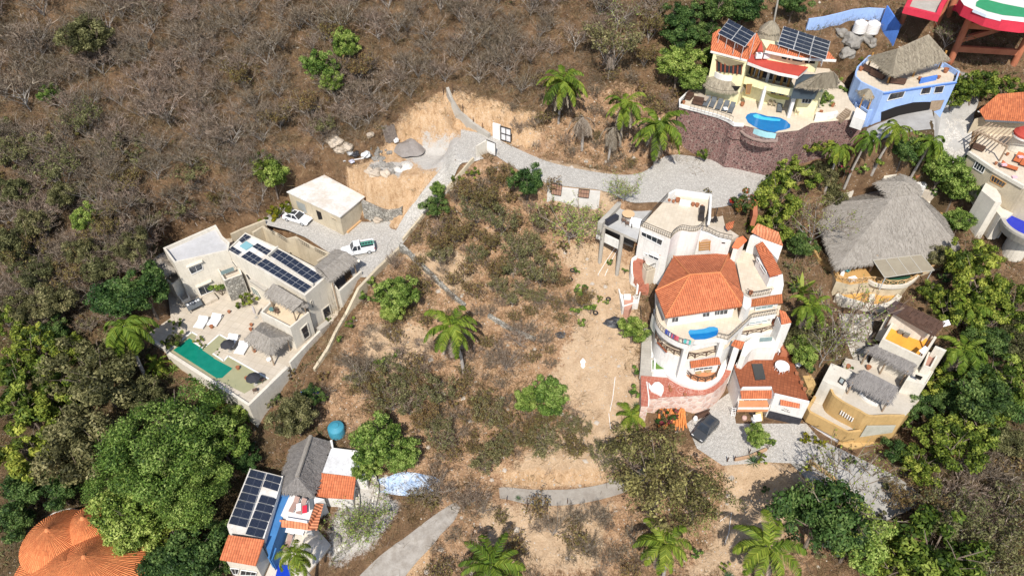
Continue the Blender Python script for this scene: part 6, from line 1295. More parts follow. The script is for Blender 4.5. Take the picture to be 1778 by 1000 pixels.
# items on the parking
sm = [('ladder', 'x', 425, 770), ]
ld = thing('ladder', P(*z1('x', 420, 790), zG), 'short white ladder against the side wall of the brown roof house', 'ladder'); a, b = P(*z1('x', 400, 820), zG), P(*z1('x', 415, 700), zG+1.8); m_ = MB(); dx = Vector((.5, -.1, 0)); m_.beam(a, b, .07); m_.beam(a+dx, b+dx, .07)
for k in range(5): m_.beam(a.lerp(b, .1+k*.2), a.lerp(b, .1+k*.2)+dx, .06)
m_.build('rails', CLOTHW, ld)
bn = thing('bench', P(*z1('w', 1080, 820), zG), 'long dark wooden bench below the pink wall', 'bench'); a, b = PL('w', zG+.5, 960, 855, 1150, 775); MB().beam(a, b, .5, .08).build('seat', WOODD, bn); MB().beam(a+Vector((0,.25,.35)), b+Vector((0,.25,.35)), .06, .4).build('backrest', WOODD, bn)
for t_ in (.1, .9): p = a.lerp(b, t_); MB().beam(p, (p.x, p.y, zG), .12).build('leg', WOODD, bn)
tag(MB().lathe(P(*z1('w', 940, 890), zG), [(.25, 0), (.35, .5), (.2, .9), (0, 1)], 12).build('sack', CLOTHW, smooth=True), 'white sack standing beside the dark bench', 'sack')
for (x, y, mm, lab, sz) in ((680, 800, FRAMEB, 'black grill drum under the white balcony', .55), (610, 760, WOODD, 'dark crate under the white balcony', .3), (580, 870, M_plain('pinkish', (.6,.4,.35)), 'pinkish crate on the cobbles under the balcony', .35), (700, 880, ALU, 'grey bucket on the cobbles under the balcony', .3), (715, 925, CLOTHW, 'white bucket on the cobbles under the balcony', .28)):
    tag(MB().lathe(P(*z1('x', x, y), zG), [(sz*.8, 0), (sz, sz*.9), (sz*.9, sz*1.4), (0, sz*1.5)], 14).build('drum' if mm is FRAMEB else 'bucket', mm), lab, 'bucket')
a, b = P(*z1('x', 790, 770), zG+1.6), P(*z1('x', 800, 890), zG); tag(MB().beam(a, b, .9, .06).build('plywood_sheet', M_plain('ply', (.62,.44,.18), .7)), 'ochre plywood sheet leaning under the white balcony', 'board'); a, b = P(*z1('x', 760, 800), zG+1.2), P(*z1('x', 780, 900), zG); tag(MB().beam(a, b, 1.0, .05).build('plastic_sheet', CLOTHW), 'white sheet leaning beside the plywood', 'board')
hv = P(1213, 742, zG)-P(1232, 757, zG)
car('parked_car', 'dark grey hatchback with a glass roof parked below the pink wall', P(*z1('E', 235, 420), zG), math.atan2(-.18, -1)+.62, M_plain('dark_car_paint', (.05,.052,.055), .25), 4.3, 1.85, suv=True, glassroof=True)
# ================================================================ bottom left house with solar roofs
zL = 6.2
K = thing('solar_house', P(500, 900, zL), 'white house with two roof solar rows and an orange tile roof below them', 'house')
sr_ = PL('F', zL+3.6, 405, 462, 770, 552)+PL('G', zL+3.6, 562, 592, 340, 540, 180, 525, 152, 440); pad(sr_, zL-.4, 1.5); MB().prism(sr_, 2).build('wall', WHITE, K); MB().poly([p+Vector((0,0,.02)) for p in ccw(sr_)]).build('roof', ROOFW, K)
q = PL('F', zL+3.85, 410, 470, 583, 515)+PL('G', zL+3.85, 368, 465, 162, 418); panel_grid(K, q[0], q[1], q[2], q[3], 1, 7, .05)
q = PL('F', zL+3.85, 590, 515, 766, 560, 715, 722, 537, 665); panel_grid(K, q[0], q[1], q[2], q[3], 1, 2, .05)
q = PL('F', zL+3.85, 525, 748, 713, 795)+PL('G', zL+3.85, 550, 580, 347, 535); panel_grid(K, q[0], q[1], q[2], q[3], 1, 5, .05)
path_wall(K, 'roof_parapet', WHITE, [p+Vector((0,0,.25)) for p in PL('F', zL+3.6, 768, 556)+PL('G', zL+3.6, 560, 590)], .2, zL+3)
bs = PL('F', zL+2.6, 750, 730, 845, 757)+PL('G', zL+2.6, 740, 430, 660, 660, 620, 800, 560, 590); MB().prism(bs, 3).build('blue_roof', M('marine_paint', (.06,.20,.44), (.045,.15,.34), .5), K)
tr_ = PZ('G', 72, 812, zL+3.3, 470, 880, zL+3.3, 565, 595, zL+4.3, 170, 540, zL+4.3); MB().slope(tr_).poly([p-Vector((0,0,.15)) for p in tr_[::-1]]).build('tile_roof', TILE, K); MB().prism([Vector((p.x, p.y, zL+3.1)) for p in inset(ccw(tr_), .35)], 0).build('wall', CREAM, K)
kA, kB = [p-Vector((0,0,.3)) for p in tr_[:2]]; win(K, kA+Vector((0,.3,0)), kB+Vector((0,.3,0)), zz('G', 190, 905, 290, 915, 270, 975, 230, 975), FRAMEW, GLASS, 1); win(K, kA+Vector((0,.3,0)), kB+Vector((0,.3,0)), zz('G', 310, 925, 480, 950, 470, 990, 300, 985), FRAMEW, GLASS, 2)
e0, e1 = PZ('F', 745, 720, zL+2.9, 1112, 778, zL+2.9); e2 = P(*z1('F', 1295, 165), zL+3.2); e3 = P(*z1('F', 870, 215), zL+3.2); r0, r1 = PZ('F', 925, 555, zL+5.4, 1075, 105, zL+5.2)
t = thing('palapa', (r0+r1)/2-Vector((0,0,5)), 'grey ridged thatch roof beside the white flat roof', 'palapa'); eL = P(*z1('F', 768, 520), zL+2.9); eR = P(*z1('F', 1138, 690), zL+2.9)
thatch(t, [[e0, e1, r0], [eL, e0, r0], [e1, eR, r0], [eR, e2, r1, r0], [e3, eL, r0, r1], [e2, e3, r1]], [(e0, e1), (eR, e2), (e3, eL), (eL, e0)], THATCHD, .3, dens=10); hpz = MB().tube([r0, r1], .28, 8).build('ridge_cap', THATCH, t)
MB().prism([Vector((p.x, p.y, zL+2.6)) for p in inset(ccw([e0, e1, eR, e2, e3, eL]), .6)], 2).build('wall', WHITE, K)
wr_ = PL('F', zL+3.0, 1205, 505, 1300, 245, 1640, 290, 1700, 400, 1685, 570); MB().prism(wr_, 2, cap=False).build('wall', WHITE, K); MB().poly(ccw(wr_)).build('white_roof', M('worn_white', (.70,.71,.73), (.48,.47,.46), .6), K); path_wall(K, 'parapet', WHITE, PZ('F', 1300, 150, zL+3.4, 1320, 245, zL+3.3, 1645, 285, zL+3.3), .3, zL+2)
to = PZ('F', 1130, 775, zL+2.1, 1545, 800, zL+2.1, 1575, 555, zL+3.0, 1192, 513, zL+3.0); MB().slope(to).poly([p-Vector((0,0,.15)) for p in to[::-1]]).build('tile_roof', TILE, K); MB().prism([Vector((p.x, p.y, zL+1.9)) for p in inset(ccw(to), .3)], 2).build('wall', WHITE, K)
dt = PL('F', zL+2.6, 845, 757, 1110, 775, 1225, 800)+PL('G', zL+2.6, 1120, 200, 1050, 410, 780, 350, 745, 330); MB().prism(dt, 2).build('wall', WHITE, K); MB().poly([p+Vector((0,0,.02)) for p in ccw(dt)]).build('sun_deck', M('white_deck', (.74,.71,.68), (.66,.62,.58)), K)
for pts in ((725, 452, 1045, 490, 1050, 412, 735, 372), (1145, 492, 1218, 200, 1130, 192, 1050, 412, 1045, 490)):
    z_ = [zL+2.1, zL+2.1, zL+2.8, zL+2.8] if len(pts) == 8 else [zL+2.1, zL+2.1, zL+2.8, zL+2.8, zL+2.1]
    q = [P(*z1('G', pts[2*i], pts[2*i+1]), z_[i]) for i in range(len(z_))]; MB().slope(q).build('tile_hood', TILE3, K)
pd = PL('G', zL-.6, 700, 480, 1150, 480, 1300, 650, 1200, 780, 1040, 960, 1000, 1030, 560, 1030, 700, 700); pad(pd, zL-.95, 1.5, 'set'); MB().prism(pd, 1).build('patio', M('beige_patio', (.62,.56,.48), (.52,.46,.38)), K)
MB().poly(PL('G', zL-.55, 722, 862, 850, 872, 860, 1040, 675, 1040)).build('pool_water', M_water('royal_blue', (.012,.05,.45), (.01,.04,.38)), K); q = PL('G', zL-.5, 735, 455, 815, 500, 700, 720, 668, 640); MB().prism(q, zL-.7).build('wood_deck', M('red_deck', (.26,.10,.045), (.2,.075,.03), 1.5), K)
q = PL('G', zL+1.9, 560, 550, 640, 600, 600, 700, 550, 690); MB().prism(q, zL).build('white_box', M_plain('glassy_white', (.5,.55,.56), .2), K); q = PL('G', zL+1.9, 600, 790, 660, 660, 700, 690, 650, 820); MB().prism(q, zL-2).build('blue_box', M('marine_paint', (.06,.20,.44)), K)
lb_ = proto_lounger(M_plain('brown_pad', (.34,.22,.18), .9), CLOTHW, 'x', 'sun_lounger', .7, 2.0)
for (x, y, lab) in ((905, 225, 'brown lounger on the left of the white sun deck'), (985, 245, 'brown lounger with a red towel on the white sun deck')): place(lb_, USED, P(*z1('G', x, y), zL+2.62), -.28, 1, lab)
place(lb_, USED, P(*z1('G', 835, 650), zL-.58), -.15, 1, 'brown lounger on the lower patio beside the wood deck')
for (x, y, mm, lab) in ((1010, 258, M_plain('red_cloth', (.62,.02,.05), .9), 'red towel on the right hand brown lounger'), (945, 235, CLOTHW, 'white towel between the two brown loungers')): tag(MB().box(P(*z1('G', x, y), zL+3.1), .28, .5, .05, (1, .2, 0)).build('towel', mm, bevel=.03), lab, 'towel')
for (x, y, lab) in ((935, 160, 'dark cushion behind the left brown lounger'), (1022, 172, 'dark cushion behind the red towel'), (1085, 200, 'long dark cushion at the right of the sun deck')): tag(MB().box(P(*z1('G', x, y), zL+2.75), .25, .42 if x < 1050 else .7, .1, (1, .3, 0)).build('cushion', CLOTHG, bevel=.04), lab, 'cushion')
MB().prism(PL('G', zL+3.1, 805, 345, 1040, 385, 1035, 400, 800, 360), zL+2.6).build('deck_bench', CLOTHW, K)
tw = thing('dining_table', P(*z1('G', 880, 490), zL-.6), 'long white bar table under the tile hood of the solar house', 'table'); a, b = PL('G', zL+.4, 760, 475, 1000, 510); MB().beam(a, b, .7, .08).build('tabletop', CLOTHW, tw); 
for t_ in (.1, .9): p = a.lerp(b, t_); MB().beam(p, (p.x, p.y, zL-.55), .15).build('leg', CLOTHW, tw)
for i, (x, y) in enumerate(((880, 540), (935, 530))): place(wc, USED, P(*z1('G', x, y), zL-.58), 0, .9, ['white chair left in front of the bar table', 'white chair right in front of the bar table'][i])
# ================================================================ round orange tile roof house
zD = 4.6
DH = thing('round_roof_house', P(125, 960, zD), 'round house with overlapping conical orange tile roofs at the bottom left corner', 'house')
c1, c2, c3 = P(*z1('H', 430, 415), zD+6.6), P(*z1('H', 885, 745), zD+7.2), P(*z1('H', 868, 270), zD+6.6)
M_fan = M_tile('fan_tiles', (.82,.29,.105), (.66,.19,.065), (.22,.08,.04), .30, .55)
bigc = Vector(((c1.x+c2.x)/2+.2, (c1.y+c2.y)/2-1.6, zD+2.2))
MB().lathe((bigc.x, bigc.y, zD-2), [(7.0, 0), (7.0, 4.5)], 44).build('wall', CREAM, DH)
def cone(nm, c, R_, drop, n=40, steps=4):
    mb = MB(); mb.lathe((c.x, c.y, c.z-drop), [(R_*(1-k/steps), drop*(k/steps)**.92) for k in range(steps+1)], n); return mb.build(nm, M_fan, DH)
cone('roof', Vector((bigc.x, bigc.y, bigc.z+3.4)), 7.4, 3.4, 56)
cone('conical_roof', c2, 6.2, 4.0); cone('conical_roof', c1, 4.2, 3.0); cone('conical_roof', c3, 3.4, 2.6)
rg = MB(); 
for c in (c1, c2, c3): rg.lathe((c.x, c.y, c.z-.25), [(.35, 0), (.2, .25), (0, .4)], 12)
rg.build('finial', M('ridge_tile', (.60,.22,.09)), DH)
bw_ = smooth(PL('H', zD+1.4, 380, 330, 520, 230, 720, 175, 880, 200, 1080, 140, 1230, 40), 3); o = path_wall(None, 'garden_wall', WHITE, bw_, .45, zD-2); tag(o, 'curved white garden wall behind the round orange roofs', 'wall')
rail(DH, smooth(PL('H', zD+.6, 130, 760, 180, 860, 290, 960, 380, 1010), 3), .9, FRAMEB, 'railing', .4)
# ================================================================ ground
ROADS = []
def road(name, label, m, left, right, lift=.07, zs=None):
    l = [G0(*p) for p in left]; r = [G0(*p) for p in right]
    n = max(len(l), len(r))
    c = [(a+b)/2 for a, b in zip(l, r)]
    for i in range(1, len(c)-1): c[i].z = (c[i-1].z+2*c[i].z+c[i+1].z)/4
    zs = zs or [k.z for k in c]; l = [P(*p, z) for p, z in zip(left, zs)]; r = [P(*p, z) for p, z in zip(right, zs)]; c = [(a+b)/2 for a, b in zip(l, r)]
    hw = max((a-b).length for a, b in zip(l, r))/2
    ROADS.append((name, label, m, smooth(l, 6), smooth(r, 6), lift))
    cs, ls, rs_ = smooth(c, 3), smooth(l, 3), smooth(r, 3)
    for i in range(len(cs)-1): LANES.append(([tuple(cs[i]), tuple(cs[i+1])], max((ls[i]-rs_[i]).length, (ls[i+1]-rs_[i+1]).length)/2, 2.2))
ROADM = M('worn_concrete', (.38,.365,.34), (.27,.255,.235), .5, .9, .25, fine=7)
GRAVEL = M('gravel', (.34,.31,.275), (.21,.18,.15), .9, .95, .6, fine=6)
road('road', '', COBBLE, ((673,425),(691,397),(710,366),(732,336),(775,282),(806,236)), ((667,461),(700,424),(738,374),(784,332),(814,298),(840,275)), zs=[18.36,18.6,21.0,23.6,26.3,28.2])
road('road', '', COBBLE, ((800,226),(850,236),(887,254),(960,284),(1060,303),(1115,300),(1165,270),(1255,282),(1338,300)), ((800,275),(845,264),(880,284),(945,318),(1045,332),(1095,352),(1150,352),(1240,362),(1322,340)), zs=[28.2,27.9,27.6,27.2,26.7,26.3,26.2,26.0,26.0])
road('road', '', M('dusty_concrete', (.36,.325,.28), (.24,.205,.17), .8, .9, .3), ((866,847),(881,846),(928,850),(996,849),(1063,836),(1120,810)), ((868,866),(884,868),(928,877),(996,876),(1070,860),(1130,835)))
road('path', '', GRAVEL, ((790,872),(770,884),(740,905),(701,935),(660,965),(618,1006)), ((800,880),(788,905),(766,928),(750,949),(725,975),(698,1008)))
road('road', '', ROADM, ((1400,752),(1480,790),(1560,830),(1610,870)), ((1385,800),(1440,832),(1500,880),(1530,910)))
road('road', '', ROADM, ((1505,225),(1560,202),(1640,176),(1700,160)), ((1500,252),(1580,230),(1650,222),(1700,214)), zs=[31.2,32.3,32.5,32.5])
road('path', '', COBBLE, ((1640,205),(1632,250),(1620,300)), ((1690,205),(1682,262),(1668,310)))
road('path', '', M_stone('flagstones', (.40,.375,.33), (.28,.25,.21), (.16,.13,.09), 1.1, .05), ((1455,545),(1464,582),(1482,628)), ((1518,546),(1512,590),(1504,642)))
road('path', '', ROADM, ((1378,792),(1420,828),(1460,868)), ((1368,800),(1405,838),(1445,880)))
pkp = [P(*p, 8.8) for p in ((1192,735),(1240,700),(1268,680),(1278,735),(1400,735),(1430,770),(1400,805),(1330,802),(1255,808),(1210,778))]; pad(pkp, 8.68, 1.5, 'set')
cut = [G0(*p) for p in ((585,300),(640,262),(700,225),(790,238),(755,275),(700,300),(640,315))]; pad(cut, float(np.mean([p.z for p in cut]))-1.7, 2.0, 'set')
# grid
def axis(lo, hi, a, b, st, big):
    mid = list(np.arange(a, b+1e-6, st)); out = []; x = a; d = st
    while x > lo: d *= 1.35; x -= min(d, big); out.append(x)
    up = []; x = b; d = st
    while x < hi: d *= 1.35; x += min(d, big); up.append(x)
    return np.array(out[::-1]+mid+up)
XS = axis(-1200, 1200, -92, 92, .6, 60); YS = axis(-900, 1100, 26, 132, .6, 60)
GX, GY = np.meshgrid(XS, YS); HH = H0(GX, GY); MADE = np.zeros(HH.shape)
def _blend(mask_fn): pass
pad(gp, zPk+1.5, .7)
for poly, z, fall, mode in PADS:
    xs = [p[0] for p in poly]; ys = [p[1] for p in poly]
    ix = (XS > min(xs)-fall) & (XS < max(xs)+fall); iy = (YS > min(ys)-fall) & (YS < max(ys)+fall)
    if not ix.any() or not iy.any(): continue
    sl = np.ix_(iy, ix); X, Y = GX[sl], GY[sl]; ins = _inpoly(X, Y, poly); d = np.full(X.shape, 1e9)
    for i in range(len(poly)): d = np.minimum(d, _dseg(X, Y, poly[i], poly[(i+1) % len(poly)])[0])
    d = np.where(ins, 0, d); w = 1-sstep((d-.35)/fall); tgt = np.minimum(HH[sl], z) if mode == 'min' else z
    HH[sl] = HH[sl]*(1-w)+tgt*w; MADE[sl] = np.maximum(MADE[sl], d < .5)
for name, label, m, l, r, lift in ROADS:          # bed each lane into the slope
    q = np.array([tuple(l[i].lerp(l[i+1], a/4).lerp(r[i].lerp(r[i+1], a/4), b/10)) for i in range(len(l)-1) for a in range(4) for b in range(11)]); fall = 2.0
    ix = (XS > q[:,0].min()-fall) & (XS < q[:,0].max()+fall); iy = (YS > q[:,1].min()-fall) & (YS < q[:,1].max()+fall); sl = np.ix_(iy, ix); X, Y, Z = GX[sl].ravel(), GY[sl].ravel(), HH[sl].ravel(); mk = MADE[sl].ravel()
    for c in range(0, len(X), 3000):
        D = (X[c:c+3000, None]-q[:,0])**2+(Y[c:c+3000, None]-q[:,1])**2; n_ = D.argmin(1); d = np.sqrt(D[np.arange(len(n_)), n_]); w = 1-sstep((d-.7)/fall); Z[c:c+3000] = Z[c:c+3000]*(1-w)+q[n_, 2]*w; mk[c:c+3000] = np.maximum(mk[c:c+3000], d < .6)
    HH[sl] = Z.reshape(len(YS[iy]), -1); MADE[sl] = mk.reshape(len(YS[iy]), -1)
def gz(x, y):
    i = np.clip(np.searchsorted(XS, x)-1, 0, len(XS)-2); j = np.clip(np.searchsorted(YS, y)-1, 0, len(YS)-2)
    tx = (x-XS[i])/(XS[i+1]-XS[i]); ty = (y-YS[j])/(YS[j+1]-YS[j])
    return (HH[j, i]*(1-tx)+HH[j, i+1]*tx)*(1-ty)+(HH[j+1, i]*(1-tx)+HH[j+1, i+1]*tx)*ty
def GP(px, py):
    r = ray(px, py); t = 40.0
    while t < 900 and CAMZ+r.z*t > gz(r.x*t, r.y*t): t += 1.0
    a, b = t-1, t
    for _ in range(20):
        m = (a+b)/2
        if CAMZ+r.z*m > gz(r.x*m, r.y*m): a = m
        else: b = m
    return Vector((r.x*b, r.y*b, CAMZ+r.z*b))
# small relief away from made ground
_rz = RNG.normal(0, 1, HH.shape)

HH = HH + (.10*np.sin(GX*1.7+GY*.9)+.08*np.sin(GY*2.3-GX*1.1))*(np.abs(HH-H0(GX, GY)) < .02)
zones = dict(lot=[], sand=[], cut=[], dust=[], dark=[])
def zone(k, soft, *pts): zones[k].append(([tuple(G0(*p).xy) for p in pts], soft))
zone('lot', 4, (700,430),(830,290),(930,240),(950,170),(1100,150),(1180,200),(1180,300),(1060,330),(1110,480),(1110,760),(1260,800),(1450,840),(1400,1000),(740,1000),(760,880),(560,720),(590,620),(640,520)); zone('sand', 3, (965,425),(1060,425),(1105,480),(1110,560),(1112,700),(1085,790),(1060,835),(875,835),(890,800),(1010,740),(960,650),(1000,570),(1000,480))
zone('sand', 3, (1255,800),(1390,805),(1440,860),(1380,900),(1310,1000),(1190,1000),(1250,900))
zone('sand', 2, (700,440),(790,430),(830,470),(790,520),(740,480)); zone('sand', 2, (640,560),(760,570),(740,640),(620,660))
zone('sand', 2, (880,280),(1000,290),(1080,330),(1060,420),(990,400),(900,330)); zone('sand', 2.5, (830,880),(1060,880),(1040,990),(860,990))
zone('cut', 1.5, (570,300),(640,255),(690,205),(770,158),(800,160),(870,178),(940,200),(935,262),(880,240),(830,220),(770,290),(700,365),(660,352),(600,318))
zone('cut', 2, (860,810),(1060,815),(1050,842),(880,846)); zone('cut', 1.5, (720,930),(760,925),(740,1000),(700,1000))
zone('dust', 2.5, (700,245),(735,215),(800,222),(810,250),(770,290),(735,285)); zone('dust', 2, (600,850),(660,830),(692,880),(645,950),(580,985),(572,920)); zone('dust', 1.5, (1050,334),(1165,352),(1155,372),(1060,362)); zone('dust', 1, (640,262),(700,262),(695,310),(640,300))
zone('dark', 6, (0,560),(250,600),(330,690),(480,760),(380,1000),(0,1000)); zone('dark', 5, (1400,520),(1500,640),(1640,640),(1778,500),(1778,1000),(1580,1000),(1600,760),(1450,640)); zone('dark', 4, (1170,0),(1250,0),(1250,130),(1170,150)); zone('dark', 4, (1600,130),(1700,150),(1640,420),(1560,280))
att = {}
for k, lst in zones.items():
    W = np.zeros(HH.shape)
    for poly, soft in lst:
        ins = _inpoly(GX, GY, poly); d = np.full(HH.shape, 1e9)
        for i in range(len(poly)): d = np.minimum(d, _dseg(GX, GY, poly[i], poly[(i+1) % len(poly)])[0])
        d = np.where(ins, -d, d); W = np.maximum(W, 1-sstep((d/soft+1)/2))
    att[k] = W
HH = HH+_rz*(.045+.22*att['cut']+.05*att['lot'])*(MADE < .5)*(np.abs(GX) < 95)*(GY > 25)*(GY < 135)
ny, nx = HH.shape
co = np.stack([GX, GY, HH], -1).reshape(-1, 3); idx = np.arange(ny*nx).reshape(ny, nx)
fc = np.stack([idx[:-1, :-1], idx[:-1, 1:], idx[1:, 1:], idx[1:, :-1]], -1).reshape(-1, 4)
def np_mesh(name, co, fc, n=4):
    me = bpy.data.meshes.new(name); me.vertices.add(len(co)); me.vertices.foreach_set('co', np.ascontiguousarray(co, np.float32).ravel())
    me.loops.add(fc.size); me.loops.foreach_set('vertex_index', np.ascontiguousarray(fc, np.int32).ravel())
    me.polygons.add(len(fc)); me.polygons.foreach_set('loop_start', np.arange(0, fc.size, n, dtype=np.int32)); me.polygons.foreach_set('loop_total', np.full(len(fc), n, np.int32))
    me.update(calc_edges=True); me.validate(); return me
me = np_mesh('ground', co, fc)
for k, W in att.items(): a_ = me.attributes.new(k, 'FLOAT', 'POINT'); a_.data.foreach_set('value', W.astype(np.float32).ravel())
me.polygons.foreach_set('use_smooth', [True]*len(me.polygons))
m, nt, b = _nodes('earth', .97, .1); v = coords(nt, 'pos')
n1 = noise(nt, v, .12, 6, .7); n2 = noise(nt, v, .8, 6, .75); n3 = noise(nt, v, 5.5, 4, .8)
base = ramp(nt, n2, [(.32, (.085,.05,.03)), (.5, (.19,.115,.065)), (.68, (.31,.20,.115))])
base = mix(nt, ramp(nt, n1, [(.4, (0,0,0)), (.6, (.7,.7,.7))]), base, ramp(nt, n3, [(.3, (.10,.065,.04)), (.7, (.26,.16,.085))]))
def atf(k):
    a = nt.nodes.new('ShaderNodeAttribute'); a.attribute_name = k
    return ramp(nt, math_(nt, 'ADD', a.outputs['Fac'], math_(nt, 'MULTIPLY', math_(nt, 'SUBTRACT', mix(nt, .4, n2, n3), .5), 1.8)), [(.38, (0,0,0)), (.62, (1,1,1))])
base = mix(nt, atf('lot'), base, ramp(nt, mix(nt, .5, n3, n2), [(.36, (.15,.085,.05)), (.5, (.40,.245,.14)), (.62, (.55,.385,.255))]))
base = mix(nt, atf('dark'), base, ramp(nt, n3, [(.3, (.05,.04,.02)), (.7, (.15,.10,.055))]))
base = mix(nt, atf('sand'), base, ramp(nt, mix(nt, .5, n3, n2), [(.38, (.40,.27,.165)), (.6, (.60,.44,.29))]))
mp_ = nt.nodes.new('ShaderNodeMapping'); mp_.inputs['Scale'].default_value = (1.2, .62, .5); nt.links.new(v, mp_.inputs[0]); n4 = noise(nt, mp_.outputs[0], 1.3, 7, .78)
cutc = ramp(nt, mix(nt, .5, n3, n4), [(.34, (.30,.18,.095)), (.49, (.53,.345,.195)), (.64, (.66,.50,.345))]); base = mix(nt, atf('cut'), base, mix(nt, ramp(nt, n4, [(.34, (.4,.4,.4)), (.48, (0,0,0))]), cutc, (.27,.15,.07)))
base = mix(nt, atf('dust'), base, ramp(nt, n3, [(.3, (.44,.41,.37)), (.7, (.56,.53,.49))]))
# scattered stones
vo = nt.nodes.new('ShaderNodeTexVoronoi'); vo.inputs['Scale'].default_value = 2.4; nt.links.new(v, vo.inputs['Vector'])
st_ = math_(nt, 'MULTIPLY', math_(nt, 'LESS_THAN', vo.outputs['Distance'], .17), math_(nt, 'GREATER_THAN', n2, .52)); base = mix(nt, math_(nt, 'MULTIPLY', st_, .7), base, (.50,.45,.39))
nt.links.new(base, b.inputs['Base Color']); bump(nt, b, math_(nt, 'ADD', n2, n3), .9, .25); me.materials.append(m)
ground = bpy.data.objects.new('ground', me); COL.objects.link(ground); tag(ground, 'dry brown hillside earth with patches of bare sand', 'ground', None, 'structure')
for name, label, m, l, r, lift in ROADS:
    nc = 12; V_ = []; Fq = []
    for a, b in zip(l, r):
        for k in range(nc+1): p = a.lerp(b, k/nc); V_.append((p.x, p.y, max(float(gz(p.x+dx, p.y+dy)) for dx, dy in ((0,0),(.25,0),(-.25,0),(0,.25),(0,-.25)))+lift))
    for i in range(len(l)-1):
        for k in range(nc): q = i*(nc+1)+k; Fq.append((q, q+1, q+nc+2, q+nc+1))
    me = bpy.data.meshes.new(name); me.from_pydata(V_, [], Fq); me.materials.append(m); o = bpy.data.objects.new(name, me); COL.objects.link(o); tag(o, None, None, None, 'structure'); o['label'] = {'road': 'pale worn lane climbing the hillside', 'path': 'gravel side lane on the slope'}[name]; o['category'] = name
for nm, poly, z, mm in (('parking', park, zPk, COBBLE), ('parking', pkp, 8.8, COBBLE)):
    o = MB().poly([Vector((p.x, p.y, z+.0)) for p in ccw(poly)]).build(nm, mm); tag(o, 'cobbled parking court', 'parking', None, 'structure')
nS = 3000; SP = []          # loose stones on the open ground, too many to count
while len(SP) < nS:
    x, y = RNG.uniform(-80, 80), RNG.uniform(32, 130); i, j = np.clip(np.searchsorted(XS, x), 0, len(XS)-1), np.clip(np.searchsorted(YS, y), 0, len(YS)-1)
    if MADE[j, i] < .5 and RNG.random() < .06+.5*att['lot'][j, i]+.2*att['cut'][j, i]-.15*att['sand'][j, i]: SP.append((x, y, float(gz(x, y))))
SP = np.array(SP); OC = np.array([(1,0,0),(.3,.95,0),(-.9,.4,0),(-.5,-.85,0),(.6,-.8,0),(0,0,.8)]); sz = RNG.uniform(.06, .16, nS)*(1+2*(RNG.random(nS) > .95)); an = RNG.uniform(0, 6.28, nS); ca, sa = np.cos(an)[:, None], np.sin(an)[:, None]; jt = RNG.uniform(.7, 1.3, (nS, 6))*sz[:, None]
VS = np.stack([SP[:, :1]+(OC[:, 0]*ca-OC[:, 1]*sa)*jt, SP[:, 1:2]+(OC[:, 0]*sa+OC[:, 1]*ca)*jt, SP[:, 2:]+OC[:, 2]*jt-.01], -1).reshape(-1, 3)
FS = (np.arange(nS)[:, None, None]*6+np.array([(k, (k+1) % 5, 5) for k in range(5)])).reshape(-1, 3); me = np_mesh('loose_stones', VS, FS, 3); me.materials.append(M('loose_stone', (.50,.44,.37), (.30,.25,.20), .9)); o = bpy.data.objects.new('loose_stones', me); COL.objects.link(o); tag(o, 'loose pale stones strewn over the open slopes', 'stones', None, 'stuff')
# ================================================================ gates, walls, rubble on the upper lane
def fence_gate(label, k, pts, wallpts, leaf, m, bars, zh):
    pass
g0 = GP(*z1('h', 690, 590)); g1 = GP(*z1('h', 870, 645))
t = thing('gate', g0, 'white gate wall with a dark iron grid leaf on the upper lane', 'gate'); d = (g1-g0); d.z = 0; d.normalize()
zt = g0.z+2.6; w0 = g0; w1 = g0.lerp(g1, .42)
MB().box((w0+w1)/2+Vector((0,0,1.0)), (w1-w0).length/2, .15, 1.7, d).build('wall', WHITE, t)
a, b = g0.lerp(g1, .44), g1; f = MB(); P4 = [a+Vector((0,0,.1)), b+Vector((0,0,.1)), b+Vector((0,0,2.5)), a+Vector((0,0,2.5))]
for i in range(4): f.beam(P4[i], P4[(i+1) % 4], .14)
f.beam((P4[0]+P4[1])/2, (P4[2]+P4[3])/2, .12); f.beam((P4[0]+P4[3])/2, (P4[1]+P4[2])/2, .12); f.build('leaf', FRAMEB, t); MB().box((a+b)/2+Vector((0,.06,1.3)), (b-a).length/2-.05, .02, 1.15, d).build('leaf_sheet', M_plain('gate_sheet', (.66,.64,.64), .6), t)
g0 = GP(*z1('h', 625, 745)); g1 = GP(*z1('h', 715, 780)); gl = GP(*z1('h', 520, 790)); t = thing('gate', g0, 'cream corner wall with a plain white gate leaf on the upper lane', 'gate'); d = (g1-g0); d.z = 0; d.normalize()
path_wall(t, 'wall', CREAM, [Vector((gl.x, gl.y, gl.z+2.0)), Vector((g0.x, g0.y, g0.z+2.3))], .25, min(gl.z, g0.z)-1)
MB().box((g0+g1)/2+Vector((0,0,1.2)), (g1-g0).length/2, .05, 1.15, d).build('leaf', FRAMEW, t); f = MB(); q = [g0+Vector((0,-.06,.05)), g1+Vector((0,-.06,.05)), g1+Vector((0,-.06,2.35)), g0+Vector((0,-.06,2.35))]
for i in range(4): f.beam(q[i], q[(i+1) % 4], .1)
f.build('leaf_frame', FRAMEB, t)
lw_ = [GP(*p)+Vector((0,0,.7)) for p in ((822,280),(806,298),(776,332),(740,372),(700,420))]; o = path_wall(None, 'kerb_wall', CREAMD, lw_, .3, [p.z-1.8 for p in lw_]); tag(o, 'low cream kerb wall along the lower side of the climbing lane', 'wall')
uw_ = [GP(*p)+Vector((0,0,h)) for p, h in (((778,168),1.6),((786,186),1.3),((800,204),1.0),((825,224),.9),((850,240),.8))]; o = path_wall(None, 'retaining_wall', CONC, uw_, .5, [p.z-2.5 for p in uw_]); tag(o, 'grey concrete wall rising from the lane junction into the scrub', 'wall')
